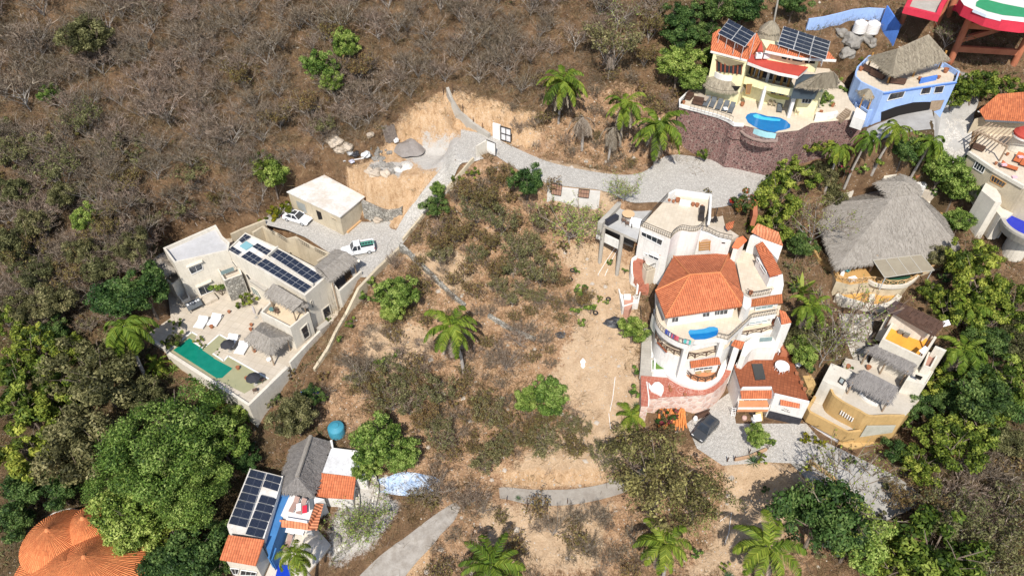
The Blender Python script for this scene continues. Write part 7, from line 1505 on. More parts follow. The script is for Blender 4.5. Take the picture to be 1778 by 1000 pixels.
for i, (x, y) in enumerate(((770,165),(786,165),(804,200),(822,222),(838,232))):
    g = GP(x, y); o = MB().tube([g-Vector((0,0,.3)), g+Vector((0,0,1.9))], .06, 6).build('fence_post', WOODD); tag(o, 'thin dark fence post on the concrete wall above the junction', 'post', 'thin fence posts above the junction')
sw_ = [GP(*p)+Vector((0,0,h)) for p, h in ((z1('f', 1085, 640), 2.4), (z1('f', 1250, 700), 2.2), (z1('f', 1400, 710), 1.6), (z1('f', 1560, 610), .7))]; o = path_wall(None, 'stone_wall', STONE, smooth(sw_, 3), .7, zPk-1); tag(o, 'curved grey stone wall between the garage and the lane', 'wall')
bw_ = thing('retaining_wall', GP(1000, 345), 'white concrete wall with iron grilles under the cobbled lane', 'wall'); wp_ = [GP(*p)+Vector((0,0,2.3)) for p in ((950,345),(990,350),(1040,355))]; path_wall(bw_, 'wall', M('chalky_wall', (.66,.63,.59), (.52,.49,.45), .8), wp_, .3, min(p.z for p in wp_)-4)
A_, B_ = Vector(wp_[0]), Vector(wp_[2]); 
for c in ((958,318,976,322,974,340,957,337), (1005,328,1024,330,1022,344,1004,342)): win(bw_, A_+Vector((0,-.2,0)), B_+Vector((0,-.2,0)), [(c[0],c[1]),(c[2],c[3]),(c[4],c[5]),(c[6],c[7])], FRAMEB, M_plain('rust_panel', (.35,.2,.14), .7), 3, 1, 'grille', .06)
# rubble and building materials
stones = [('large pale boulder at the front of the rubble heap', 652, 303, 1.0), ('rounded grey boulder right of the pale one in the rubble heap', 671, 304, 1.0), ('small boulder at the left of the rubble heap', 642, 298, .7), ('pale boulder at the edge of the scrub by the debris', 582, 248, 1.2), ('cream boulder among the building debris', 603, 257, 1.0), ('grey boulder beside the pale edge boulder', 590, 262, .8), ('brown boulder at the foot of the curved stone wall', 657, 381, .8), ('single boulder below the bare trees', 643, 235, .6)]
sand_rock = M('sand_rock', (.52,.44,.35), (.36,.29,.22), .8, .9, .5)
for lab, x, y, r in stones: g = GP(x, y); tag(rock(g+Vector((0,0,r*.15)), r, .7, sand_rock), lab, 'boulder')
small = None
for i in range(46):
    x, y = 666+random.gauss(0, 16), 288+random.gauss(0, 9)
    if i > 26: x, y = 662+random.gauss(0, 14), 268+random.gauss(0, 6)
    g = GP(x, y)
    if small is None: small = rock(g, .38, .7, M('boulder_rock', (.36,.33,.29))); small.name = 'rubble_stone'; o = small
    else: o = small.copy(); COL.objects.link(o)
    o.location = g; o.rotation_euler = (random.random()*3, random.random()*3, random.random()*6); s_ = random.uniform(.5, 1.4); o.scale = (s_, s_, s_); tag(o, 'grey rubble stone on the building plot', 'stone', 'rubble stones on the building plot')
def mound(label, x, y, r, h, m):
    g = GP(x, y); mb = MB(); pr = [(r*(1-k/9), h*(math.sin((k/9-.12)*math.pi/1.76))) for k in range(9)]+[(0, h)]; mb.lathe(g, pr, 34); o = mb.build('gravel_heap', m, None, True)
    for v_ in o.data.vertices: v_.co.x += .22*math.sin(v_.co.y*2.1); v_.co.y += .2*math.sin(v_.co.x*1.7); v_.co.z += .10*math.sin(v_.co.x*2.3+v_.co.y*1.9)+random.uniform(-.03,.03)
    return tag(o, label, 'gravel heap')
mound('dark grey gravel heap at the back of the building plot', 712, 254, 2.8, 1.1, M('dark_gravel', (.27,.24,.22), (.20,.18,.165), 2, .95, .6)); mound('small white sand heap beside the rubble stones', 702, 289, 1.6, .5, M('white_sand', (.66,.62,.56), (.58,.54,.48), 2)); 
pk_ = thing('plank_stack', GP(674, 240), 'stack of dark weathered planks leaning at the edge of the scrub', 'planks'); m_ = MB()
for k in range(11): a = GP(664+k*2.0, 226+random.uniform(-2, 2))+Vector((0,0,.9)); b_ = GP(672+k*1.9, 251)+Vector((0,0,.2+random.random()*.3)); m_.beam(a, b_, .24, .08)
m_.build('planks', M('old_planks', (.20,.165,.14), (.10,.08,.07), 3), pk_)
for i, (x, y, sz, mm, lab) in enumerate(((688, 245, .6, CLOTHW, 'white cement sacks beside the dark gravel heap'), (618, 270, .7, M_plain('black_tarp', (.03,.03,.035), .5), 'black plastic bundle among the building debris'), (608, 268, .5, ALU, 'grey metal drum among the building debris'), (635, 270, .8, M_plain('pale_tarp', (.6,.62,.63), .5), 'pale plastic bundle right of the black one'), (611, 282, .5, M_plain('lilac_tarp', (.5,.5,.6), .5), 'lilac plastic bucket in front of the debris'))):
    g = GP(x, y); tag(rock(g+Vector((0,0,.2)), sz, .6, mm, 'bundle'), lab, 'bundle')
a, b = GP(596, 281)+Vector((0,0,.15)), GP(632, 276)+Vector((0,0,.15)); tag(MB().beam(a, b, .3, .12).build('timber', CLOTHW), 'long pale timber lying in front of the debris', 'timber')
# things on the bare lot
TY = M_plain('rubber', (.02,.02,.02), .8)
for x, y, lab in ((994, 470, 'upper old tyre on the bare lot'), (1056, 520, 'old tyre beside a green weed on the bare lot'), (1034, 544, 'old tyre at the edge of the bare sand'), (990, 486, 'old tyre half under the leafy tree')):
    g = GP(x, y); mb = MB(); mb.lathe(g+Vector((0,0,.1)), [(.3+.12*math.cos(t_), .12*math.sin(t_)) for t_ in [k*math.pi/5 for k in range(11)]], 20); tag(mb.build('tyre', TY, None, True), lab, 'tyre')
def tarp(x, y, sx, sy, m, lab, name='tarp'):
    g = GP(x, y); n = 9; mb = MB(); vs = []
    for j in range(n):
        for i in range(n):
            u, w = i/(n-1)-.5, j/(n-1)-.5; X, Y = g.x+u*sx*(1+.2*math.sin(w*7)), g.y+w*sy*(1+.25*math.cos(u*6)); vs.append(Vector((X, Y, float(gz(X, Y))+.12+.22*random.random()*(1-2*max(abs(u), abs(w))))))
    for j in range(n-1):
        for i in range(n-1): mb.poly([vs[j*n+i], vs[j*n+i+1], vs[(j+1)*n+i+1], vs[(j+1)*n+i]])
    return tag(mb.build(name, m), lab, name)
tarp(1067, 560, 2.3, 1.4, M_plain('black_tarp', (.03,.03,.035), .5), 'large crumpled black tarp on the bare sand'); tarp(973, 583, 1.3, .8, M_plain('black_tarp', (.03,.03,.035)), 'small crumpled black tarp at the edge of the sand'); tarp(1012, 631, .6, .9, CLOTHW, 'white cloth lying on the bare sand', 'cloth'); tarp(708, 840, 7.0, 2.3, M('blue_tarp', (.30,.42,.62), (.62,.64,.66), 1.2, .6), 'faded blue and white tarp roof by the rubble terraces'); tarp(1052, 562, .9, .5, M_plain('black_tarp', (.03,.03,.035)), 'black scrap of plastic left of the large tarp')
PV = M_plain('white_pvc', (.75,.73,.70), .5)
def pipe(pts, lab, r=.045):
    q = [GP(*p)+Vector((0,0,.1)) for p in pts]; tag(MB().tube(q, r, 6).build('pipe', PV), lab, 'pipe')
pipe(((1072,425),(1055,450),(1038,478)), 'white plastic pipe from the car deck down the sand'); pipe(((1075,430),(1062,452),(1050,480)), 'second white pipe beside the first below the car deck'); pipe(((1068,655),(1064,690),(1059,715)), 'thin white pipe down the middle of the bare lot'); pipe(((1057,718),(1060,745)), 'short white pipe end above the bougainvillea'); pipe(((1250,905),(1270,890),(1265,925),(1258,945)), 'bent white pipe on the sandy slope below the parking')
tarp(536, 688, 2.6, 1.6, M_plain('blue_tub', (.03,.16,.55), .4), 'blue tub of plastic below the pool terrace', 'tub')
g = GP(586, 752); tank(g, 1.1, 1.4, M_plain('teal_plastic', (.05,.26,.36), .5), 'teal water tank behind the grey ridged thatch'); g = GP(536, 692); tank(g, .9, .9, M_plain('blue_plastic', (.03,.15,.52), .45), 'blue water tank on the slope below the modern villa')
bs_ = [PZ('e', 1140, 690, 12.0, 1295, 800, 9.6)]; a, b = P(*z1('e', 1140, 690), 11.6), P(*z1('e', 1290, 770), 11.6); tag(MB().poly([a, b, b-Vector((0,0,1.4)), a-Vector((0,0,1.1))]).poly([b+Vector((0,.04,0)), a+Vector((0,.04,0)), a+Vector((0,.04,-1.1)), b+Vector((0,.04,-1.4))]).build('blue_sheet', M_plain('blue_tub', (.03,.16,.55))), 'blue sheet hung below the front corner of the pool terrace', 'sheet')
g = GP(1225, 262); tag(rock(g+Vector((0,0,.3)), .8, .7, M_plain('teal_net', (.06,.25,.25), .8), 'bin'), 'teal covered bin at the foot of the lava wall', 'bin')
# dry terraces and a fence by the bottom road
for i, pts in enumerate((((640,815),(655,845),(650,880),(640,920)), ((618,850),(622,880),(610,940)), ((585,960),(640,915),(680,890)))):
    q = [GP(*p)+Vector((0,0,.7)) for p in pts]; o = path_wall(None, 'stone_wall', M_stone('pale_rubble', (.55,.51,.45), (.36,.33,.28), (.2,.18,.14), 1.8), smooth(q, 3), .6, [p.z-1.6 for p in smooth(q, 3)]); tag(o, ['pale rubble wall below the blue and white tarp', 'pale rubble wall right of the orange tile roof', 'curved pale wall below the palm of the solar house'][i], 'wall')
q = [GP(*p)+Vector((0,0,.5)) for p in ((1275,800),(1300,795),(1330,782))]; o = path_wall(None, 'kerb_wall', M('rusty_wall', (.46,.30,.18), (.36,.22,.13)), q, .3, [p.z-1.2 for p in q]); tag(o, 'low rusty kerb wall at the edge of the cobbled parking', 'wall')
for i, (x, y) in enumerate(((1274,800),(1300,788),(1262,802))): g = GP(x, y); tag(MB().beam(g, g+Vector((0,0,1.1)), .12).build('fence_post', WOODD), ['dark post in the middle of the parking kerb', 'dark post at the right of the parking kerb', 'dark post at the left end of the parking kerb'][i], 'post')
for i, pts in enumerate((((872,862),(900,856),(930,858)),)): pass
q = [GP(*p)+Vector((0,0,.6)) for p in ((1400,800),(1440,828),(1480,862))]; o = path_wall(None, 'kerb_wall', OCHRE, q, .3, [p.z-1.2 for p in q]); tag(o, 'ochre kerb wall between the two lanes at lower right', 'wall')
for i, (x, y) in enumerate(((880,858),(915,862),(950,864),(985,862))): g = GP(x, y+12); tag(MB().beam(g-Vector((0,0,.3)), g+Vector((0,0,1.0)), .1).build('fence_post', WOODD), 'thin dark post along the bottom road', 'post', 'thin posts along the bottom road')
# ================================================================ plants
def leafcloud(name, C, Nrm, size, asp, rnd, mat, parent=None):
    n = len(C); Nrm = Nrm/np.maximum(1e-6, np.linalg.norm(Nrm, axis=1))[:, None]
    t = RNG.normal(size=(n, 3)); t -= (t*Nrm).sum(1)[:, None]*Nrm; t /= np.linalg.norm(t, axis=1)[:, None]; bt = np.cross(Nrm, t)
    s = size[:, None]; V_ = np.stack([C-t*s*.55, C+bt*s*asp*.5+Nrm*s*.06, C+t*s*.55-Nrm*s*.08, C-bt*s*asp*.5+Nrm*s*.06], 1).reshape(-1, 3)
    me = np_mesh(name, V_, np.arange(n*4).reshape(-1, 4)); a = me.attributes.new('rnd', 'FLOAT', 'POINT'); a.data.foreach_set('value', np.repeat(rnd, 4).astype(np.float32))
    me.materials.append(mat); o = bpy.data.objects.new(name, me); COL.objects.link(o)
    if parent: o.parent = parent
    return o
def ribbons(name, A, B, wa, wb, rnd, mat, parent=None):
    d = B-A; s = np.cross(d, RNG.normal(size=A.shape)); s /= np.maximum(1e-6, np.linalg.norm(s, axis=1))[:, None]
    V_ = np.stack([A-s*wa[:, None], A+s*wa[:, None], B+s*wb[:, None], B-s*wb[:, None]], 1).reshape(-1, 3)
    me = np_mesh(name, V_, np.arange(len(A)*4).reshape(-1, 4)); a = me.attributes.new('rnd', 'FLOAT', 'POINT'); a.data.foreach_set('value', np.repeat(rnd, 4).astype(np.float32))
    me.materials.append(mat); o = bpy.data.objects.new(name, me); COL.objects.link(o)
    if parent: o.parent = parent
    return o
def local_build(mb, n, m, par, smooth_=False):
    o = mb.build(n, m, None, smooth_); l = Vector(o.location)
    for v in o.data.vertices: v.co += l
    o.location = (0, 0, 0); o.parent = par; o.name = n; return o
BARK = M('bark', (.23,.18,.14), (.13,.10,.08), 3, .95, .5, 'obj'); BARKG = M('pale_bark', (.40,.36,.32), (.26,.23,.20), 3, .95, .4, 'obj')
L_GREEN = M_leaf('leaf_green', [(.045,.085,.016), (.185,.285,.045), (.45,.53,.15)]); L_DARK = M_leaf('leaf_dark', [(.022,.050,.013), (.07,.135,.03), (.20,.285,.08)])
L_OLIVE = M_leaf('leaf_olive', [(.05,.052,.02), (.155,.155,.058), (.33,.31,.14)]); L_LIME = M_leaf('leaf_lime', [(.04,.07,.010), (.15,.21,.025), (.40,.44,.08)])
L_MIX = M_leaf('leaf_mixed', [(.07,.058,.025), (.185,.17,.06), (.37,.36,.12)]); L_BROWN = M_leaf('leaf_brown', [(.08,.045,.022), (.19,.125,.052), (.29,.25,.08)]); L_TWIG = M_leaf('twigs', [(.062,.043,.028), (.18,.132,.09), (.38,.315,.245)], 0, .45)
L_DRY = M_leaf('dry_grass', [(.07,.042,.022), (.20,.12,.062), (.40,.27,.14)], .15, .1); L_BOUG = M_leaf('leaf_bougainvillea', [(.02,.06,.012), (.06,.12,.02), (.45,.03,.10)])
L_RED = M_leaf('leaf_red_shrub', [(.03,.07,.015), (.10,.15,.03), (.50,.06,.03)]); L_YEL = M_leaf('leaf_yellow', [(.06,.09,.008), (.22,.22,.015), (.45,.38,.02)])
L_PALM = M_leaf('palm_leaf', [(.03,.06,.008), (.14,.215,.022), (.38,.41,.06)], .3, .25); L_DEAD = M_leaf('dead_frond', [(.12,.085,.06), (.27,.215,.165), (.45,.39,.32)], .1, .2)
def limbs(mb, H, Rr, n, r0, spread=.8, wob=.25, fork=.38):
    tips = []; p = Vector((0, 0, -.6)); pts = [p]; k0 = H*fork
    for i in range(3): p = Vector((p.x+random.uniform(-wob, wob)*.4, p.y+random.uniform(-wob, wob)*.4, p.z+(k0+.6)/3)); pts.append(p)
    mb.tube(pts, [r0, r0*.85, r0*.75, r0*.65], 7)
    for i in range(n):
        a = i*2*math.pi/n+random.uniform(-.4, .4); q = pts[-1] if i % 2 else pts[-2]; end = Vector((Rr*spread*math.cos(a)*random.uniform(.5, 1), Rr*spread*math.sin(a)*random.uniform(.5, 1), H*random.uniform(.62, .95)))
        m1 = q.lerp(end, .45)+Vector((random.uniform(-wob, wob), random.uniform(-wob, wob), random.uniform(0, wob))); mb.tube([q, m1, end], [r0*.5, r0*.3, r0*.08], 5); tips.append((q, m1, end))
        for j in range(2):
            e2 = m1+Vector((random.uniform(-1, 1)*Rr*.45, random.uniform(-1, 1)*Rr*.45, random.uniform(.1, .35)*H)); mb.tube([m1, (m1+e2)/2+Vector((0,0,.1)), e2], [r0*.25, r0*.15, r0*.05], 4); tips.append((m1, m1, e2))
    return tips
NP = {}
def leafy(name, H, Rr, mat, ncl, nl, ls, fill=.75, squash=.75, open_=0, cat='tree', bark=None):
    t = thing(name, (0, 0, -500), 'x', cat); mb = MB(); limbs(mb, H, Rr, 6, max(.06, Rr*.055)); local_build(mb, 'trunk', bark or BARK, t)
    cs = []; cz = H-Rr*squash*.92
    ph = RNG.uniform(0, 6.28, 3)
    for k in range(ncl):
        d = RNG.normal(size=3); d /= np.linalg.norm(d); d[2] = d[2]*.85+.12; az = math.atan2(d[1], d[0]); lob = 1+.16*math.sin(2*az+ph[0])+.13*math.sin(3*az+ph[1])+.10*math.sin(5*az+ph[2])
        rr = Rr*fill*lob*(RNG.uniform(.78, 1.05) if k % 4 else RNG.uniform(.2, .7)); cs.append((np.array([d[0]*rr, d[1]*rr, cz+d[2]*rr*squash]), Rr*RNG.uniform(.10, .21), RNG.normal(0, .2)))
    Cs, Ns, rn = [], [], []; w = np.array([c[1]**2 for c in cs]); cnt = (nl*w/w.sum()).astype(int)
    for (c, r_, o_), n in zip(cs, cnt):
        d = RNG.normal(size=(n, 3)); d /= np.linalg.norm(d, axis=1)[:, None]; rad = r_*RNG.uniform(.3, 1.1, n)**.5*(1+.35*(RNG.random(n) < .12))
        Cs.append(c+d*rad[:, None]*np.array([1, 1, .8])); Ns.append(d*.9+RNG.normal(size=(n, 3))*.5+np.array([0, 0, .35])); rn.append(np.clip(.44+o_*1.25+RNG.normal(0, .24, n), 0, 1))
    C, Nn, rn = np.concatenate(Cs), np.concatenate(Ns), np.concatenate(rn); k = C[:, 2] > .05
    leafcloud('crown', C[k], Nn[k], ls*RNG.uniform(.6, 1.4, k.sum()), .55, rn[k], mat, t); NP[t.name] = (H, Rr, cz); return t
def dry(name, H, Rr, n1, tw, wid=.017, leaves=None, nleaf=0, bark=None):
    t = thing(name, (0, 0, -500), 'x', 'tree'); mb = MB(); tips = limbs(mb, H, Rr, n1, Rr*.026, 1.05, .35, .14 if wid < .02 else .3); local_build(mb, 'trunk', bark or BARKG, t); A, B, wa, wb = [], [], [], []
    def grow(p, d, L, lev):
        q = p+d*L; A.append(p); B.append(q); wa.append(wid*(1.9-lev*.42)); wb.append(wid*(1.5-lev*.42))
        if lev >= 3: return
        for k in range(3 if lev < 2 else 4):
            f = random.uniform(.35, 1); d2 = (d+Vector((random.gauss(0, .55), random.gauss(0, .55), random.gauss(.12, .4)))).normalized(); grow(p+d*L*f, d2, L*random.uniform(.45, .8), lev+1)
    for q, m1, e in tips:
        for s_ in range(tw):
            f = random.uniform(.25, 1); p = m1.lerp(e, f); d = ((e-q).normalized()+Vector((random.gauss(0, .6), random.gauss(0, .6), random.gauss(.15, .45)))).normalized(); grow(p, d, Rr*random.uniform(.16, .34), 1)
    A, B = np.array([tuple(v) for v in A]), np.array([tuple(v) for v in B]); ribbons('crown', A, B, np.array(wa), np.array(wb), np.clip(RNG.normal(.5, .25, len(A)), 0, 1), L_TWIG, t)
    if leaves: i = RNG.integers(0, len(B), nleaf); leafcloud('foliage', B[i]+RNG.normal(0, .12, (nleaf, 3)), RNG.normal(size=(nleaf, 3))+np.array([0,0,.6]), RNG.uniform(.14, .30, nleaf), .6, np.clip(RNG.normal(.6, .25, nleaf), 0, 1), leaves, t)
    NP[t.name] = (H, Rr, H*.62); return t
def palm(name, H, L, nf, mat, wide=.07, lean=.5, skirt=0, droop=1.0, up=.75):
    t = thing(name, (0, 0, -500), 'x', 'palm tree'); top = Vector((lean, lean*.3, H)); mb = MB(); mb.tube([(0,0,-.6), (lean*.2, 0, H*.35), (lean*.6, lean*.15, H*.7), top], [.24, .18, .15, .14], 9); local_build(mb, 'trunk', BARKG, t)
    def frond(a, el, LL, A, Ts, sgn):
        d0 = Vector((math.cos(a)*math.cos(el), math.sin(a)*math.cos(el), math.sin(el))); p = top.copy(); d = d0.copy(); side = Vector((-math.sin(a), math.cos(a), 0)); tw = random.uniform(-.4, .4); n = 34
        for i in range(n):
            f = i/n; d = (d+Vector((0, 0, -.055*droop*(.4+f*1.6)))).normalized(); q = p+d*LL/n; up_ = side.cross(d).normalized(); A.append((p, q, .04*(1-f)+.01, 0))
            if f > .08:
                ll = LL*.155*math.sin(math.pi*min(1, .12+f*.9))**.55+.06
                for s_ in (-1, 1):
                    for jj in range(2):
                        e = (side*s_*math.cos(tw*s_)+up_*(.28+tw*s_)+d*.75).normalized()*ll*random.uniform(.85, 1.1)+Vector((0, 0, -.18*ll*droop)); pp = p.lerp(q, jj*.5); A.append((pp, pp+e, wide*LL/6, 1))
            p = q
        return A
    def make(nm, angs, m):
        A = []
        for a, el, LL in angs: frond(a, el, LL, A, None, 1)
        ga = np.array([tuple(x[0]) for x in A]); gb = np.array([tuple(x[1]) for x in A]); w = np.array([x[2] for x in A]); k = np.array([x[3] for x in A])
        fr = np.repeat(RNG.normal(.5, .16, len(angs)), len(A)//len(angs)+1)[:len(A)]; return ribbons(nm, ga, gb, w*(1-.2*k), w*np.where(k > 0, .25, .9), np.clip(fr+RNG.normal(0, .15, len(A)), 0, 1), m, t)
    make('crown', [(k*2.4+random.uniform(-.2, .2), up*1.35-1.35*(k/nf)**1.1+random.uniform(-.12, .12), L*random.uniform(.82, 1.08)) for k in range(nf)], mat)
    if skirt: make('dead_fronds', [(random.uniform(0, 6.28), random.uniform(-1.2, -.6), L*random.uniform(.55, .95)) for k in range(skirt)], L_DEAD)
    NP[t.name] = (H, L, H); return t
def rosette(name, n, L, w, mat, el0=.25, el1=1.3, cat='plant'):
    A, B, wa, wb, rn = [], [], [], [], []
    for k in range(n):
        a = k*2.4; el = el0+(el1-el0)*(k/n); d = np.array([math.cos(a)*math.cos(el), math.sin(a)*math.cos(el), math.sin(el)]); p = np.zeros(3); r_ = RNG.uniform(.2, .9)
        for i in range(4):
            q = p+d*L/4*RNG.uniform(.9, 1.1); A.append(p); B.append(q); f0, f1 = i/4, (i+1)/4; wa.append(w*max(.12, math.sin(math.pi*(.15+.85*f0))) ); wb.append(w*max(.05, math.sin(math.pi*(.15+.85*f1)))); rn.append(r_); p = q; d = d+np.array([0, 0, -.16]); d /= np.linalg.norm(d)
    A, B = np.array(A), np.array(B); d = B-A; s = np.cross(d, np.array([0, 0, 1.0])); s /= np.maximum(1e-6, np.linalg.norm(s, axis=1))[:, None]; wa, wb = np.array(wa), np.array(wb)
    V_ = np.stack([A-s*wa[:, None], A+s*wa[:, None], B+s*wb[:, None], B-s*wb[:, None]], 1).reshape(-1, 3); me = np_mesh(name, V_, np.arange(len(A)*4).reshape(-1, 4)); at = me.attributes.new('rnd', 'FLOAT', 'POINT'); at.data.foreach_set('value', np.repeat(np.array(rn), 4).astype(np.float32)); me.materials.append(mat)
    o = bpy.data.objects.new(name, me); COL.objects.link(o); o.location = (0, 0, -500); tag(o, 'x', cat); NP[o.name] = (L*.6, L, L*.3); return o
# ---- one of each kind
KIND = dict(
 green=[leafy('broadleaf_tree', 7.5, 3.6, L_GREEN, 120, 15000, .25), leafy('broadleaf_tree', 7.0, 3.4, L_GREEN, 100, 13000, .25, .8, .8)],
  big=[leafy('broadleaf_tree', 12.5, 6.3, L_GREEN, 170, 36000, .25, .9, .8)],
 dark=[leafy('evergreen_tree', 6.5, 3.2, L_DARK, 90, 12000, .24), leafy('evergreen_tree', 6.0, 3.3, L_DARK, 80, 11000, .24, .8, .7)],
 olive=[leafy('olive_green_tree', 6.5, 3.4, L_OLIVE, 100, 12000, .22), leafy('olive_green_tree', 6.0, 3.3, L_OLIVE, 80, 9000, .22, .9, .7)],
 lime=[leafy('light_green_tree', 5.5, 2.8, L_LIME, 60, 6500, .25, .85, .8), leafy('light_green_tree', 5.0, 2.6, L_LIME, 46, 5000, .25, .92, .8)],
 brown=[leafy('sparse_tree', 6.5, 3.6, L_MIX, 80, 5600, .19, .95, .6), leafy('sparse_tree', 6.0, 3.4, L_MIX, 60, 4800, .19, .98, .6)],
 shrub=[leafy('green_shrub', 1.8, 1.1, L_GREEN, 12, 1100, .20, .75, .7, 0, 'shrub'), leafy('green_shrub', 1.6, 1.2, L_LIME, 10, 900, .20, .8, .65, 0, 'shrub')],
 oshrub=[leafy('olive_shrub', 2.0, 1.3, L_OLIVE, 14, 1300, .18, .8, .7, 0, 'shrub'), leafy('olive_shrub', 1.8, 1.3, L_BROWN, 12, 900, .18, .85, .7, 0, 'shrub')],
 dshrub=[leafy('dark_green_shrub', 1.9, 1.2, L_DARK, 12, 1200, .20, .8, .75, 0, 'shrub')],
 boug=[leafy('bougainvillea', 2.4, 1.6, L_BOUG, 18, 1900, .18, .8, .7, 0, 'shrub')], red=[leafy('red_flowering_tree', 3.2, 2.0, L_RED, 22, 2400, .20, .8, .75, 0, 'tree')],
 yellow=[leafy('yellow_shrub', 1.7, 1.0, L_YEL, 10, 900, .20, .8, .7, 0, 'shrub')],
 dry=[dry('dry_tree', H, r_, n, tw) for H, r_, n, tw in ((3.9, 3.0, 9, 5), (3.4, 2.7, 8, 5), (4.3, 3.1, 9, 4), (3.1, 2.8, 9, 5))],
 pale=[dry('pale_bare_tree', 6, 3.8, 8, 4, .03, None, 0, M('white_bark', (.50,.46,.41), (.34,.30,.26), 3, .95, .4, 'obj'))],
 bare=[dry('bare_tree', 8, 5.0, 8, 3, .03, L_LIME, 500), dry('bare_tree', 7, 4.5, 7, 4, .028, L_GREEN, 300)],
 leafydry=[dry('half_dry_tree', 5.0, 2.8, 7, 4, .016, L_OLIVE, 1600), dry('half_dry_tree', 4.6, 2.7, 7, 4, .016, L_BROWN, 1500)],
 bush=[dry('dry_bush', 1.9, 1.4, 7, 4, .014, None, 0, BARK), dry('dry_bush', 1.7, 1.5, 8, 3, .014, L_BROWN, 350, BARK), dry('dry_bush', 2.2, 1.6, 8, 4, .014, None, 0, BARK)],
 airy=[dry('airy_leafy_tree', 6.0, 4.2, 9, 4, .022, L_GREEN, 1500)],
 palm=[palm('palm_tree', 6.5, 4.8, 21, L_PALM, .085, .4, 16), palm('palm_tree', 5.5, 4.6, 18, L_PALM, .085, -.3, 14), palm('palm_tree', 7.5, 4.3, 15, L_PALM, .08, 1.0, 22, 1.25, .8)],
 tpalm=[palm('tall_palm', 9.0, 3.3, 18, L_PALM, .075, .8, 2, 1.3, .55)],
 wpalm=[palm('windblown_palm', 8.0, 4.0, 18, L_PALM, .085, -1.0, 4, 1.6, .5)],
 dead=[palm('dead_palm', 5.4, 3.6, 12, L_DEAD, .035, .3, 16, 1.5, .12)],
 spalm=[palm('small_palm', 1.2, 2.2, 16, L_PALM, .075, .1, 0)],
 agave=[rosette('agave', 26, 1.1, .07, L_GREEN)], yucca=[rosette('yucca', 40, 1.5, .05, M_leaf('yucca_leaf', [(.03,.07,.03), (.07,.14,.06), (.14,.2,.1)]))], banana=[rosette('banana_plant', 11, 3.6, .42, L_LIME, .5, 1.35)])
PROTO = [o for v in KIND.values() for o in v]; CNT = {}; RNK = random.Random(3)
def inst(proto, loc, sc, rz, label, group, cat=None):
    o = copy_tree(proto); o.location = loc; o.rotation_euler = (0, 0, rz); o.scale = (sc, sc, sc*RNK.uniform(.88, 1.12)); o['label'] = label
    if group: o['group'] = group
    return o
def veg_at(px, py, hc):
    x, y = px, py
    for _ in range(4): g = GP(x, y); q = proj(g+Vector((0, 0, hc))); x += px-q[0]; y += py-q[1]
    return GP(x, y)
def plant(kind, px, py, dpx, label=None, group=None, rz=None, idx=None):
    v = KIND[kind]; i = RNK.randrange(len(v)) if idx is None else idx % len(v); pr = v[i]; H, Rr, cz = NP[pr.name]
    g = GP(px, py); dist = (g-Vector((0, 0, CAMZ))).length; sc = max(.25, dpx*dist/F_PX/(2*Rr*.92)); g = veg_at(px, py, cz*sc); return inst(pr, g, sc, RNK.uniform(0, 6.28) if rz is None else rz, label or '?', group)
exec_list = []
def region(px, py):
    if px < 560 and py > 560: return 'in the lower left valley'
    if px < 560: return 'on the left brown hillside'
    if px > 1560 and py > 420: return 'along the right edge below the great thatch'
    if px > 1200 and py > 740: return 'on the lower right slope'
    if px > 1300 and 200 < py < 460: return 'around the entrance of the great thatch'
    if px > 1150 and py < 200: return 'behind the upper right villas'
    if px > 1330: return 'between the white villa and the ochre house'
    if py > 640: return 'on the lower vacant slope'
    return 'on the vacant lot'
WORD = dict(green='full green tree', dark='dark green tree', olive='grey olive tree', lime='light green tree', brown='thin brownish tree', shrub='small green shrub', oshrub='small olive shrub', dshrub='dark green shrub', boug='pink bougainvillea', red='red flowering tree', yellow='yellow shrub', spalm='small feathery palm', palm='feathery palm', tpalm='tall slim palm', agave='agave rosette', yucca='yucca rosette', banana='broad leaved banana plant', bare='bare branching tree', pale='pale barked leafless tree', leafydry='half dry tree', airy='airy tree', dead='dead grey palm', wpalm='windblown palm')
def many(kind, s):
    for part in s.split(';'):
        x, y, d = [float(c) for c in part.split(',')]; r_ = region(x, y); plant(kind, x, y, d, '%s %s' % (WORD[kind], r_), '%ss %s' % (WORD[kind], r_))
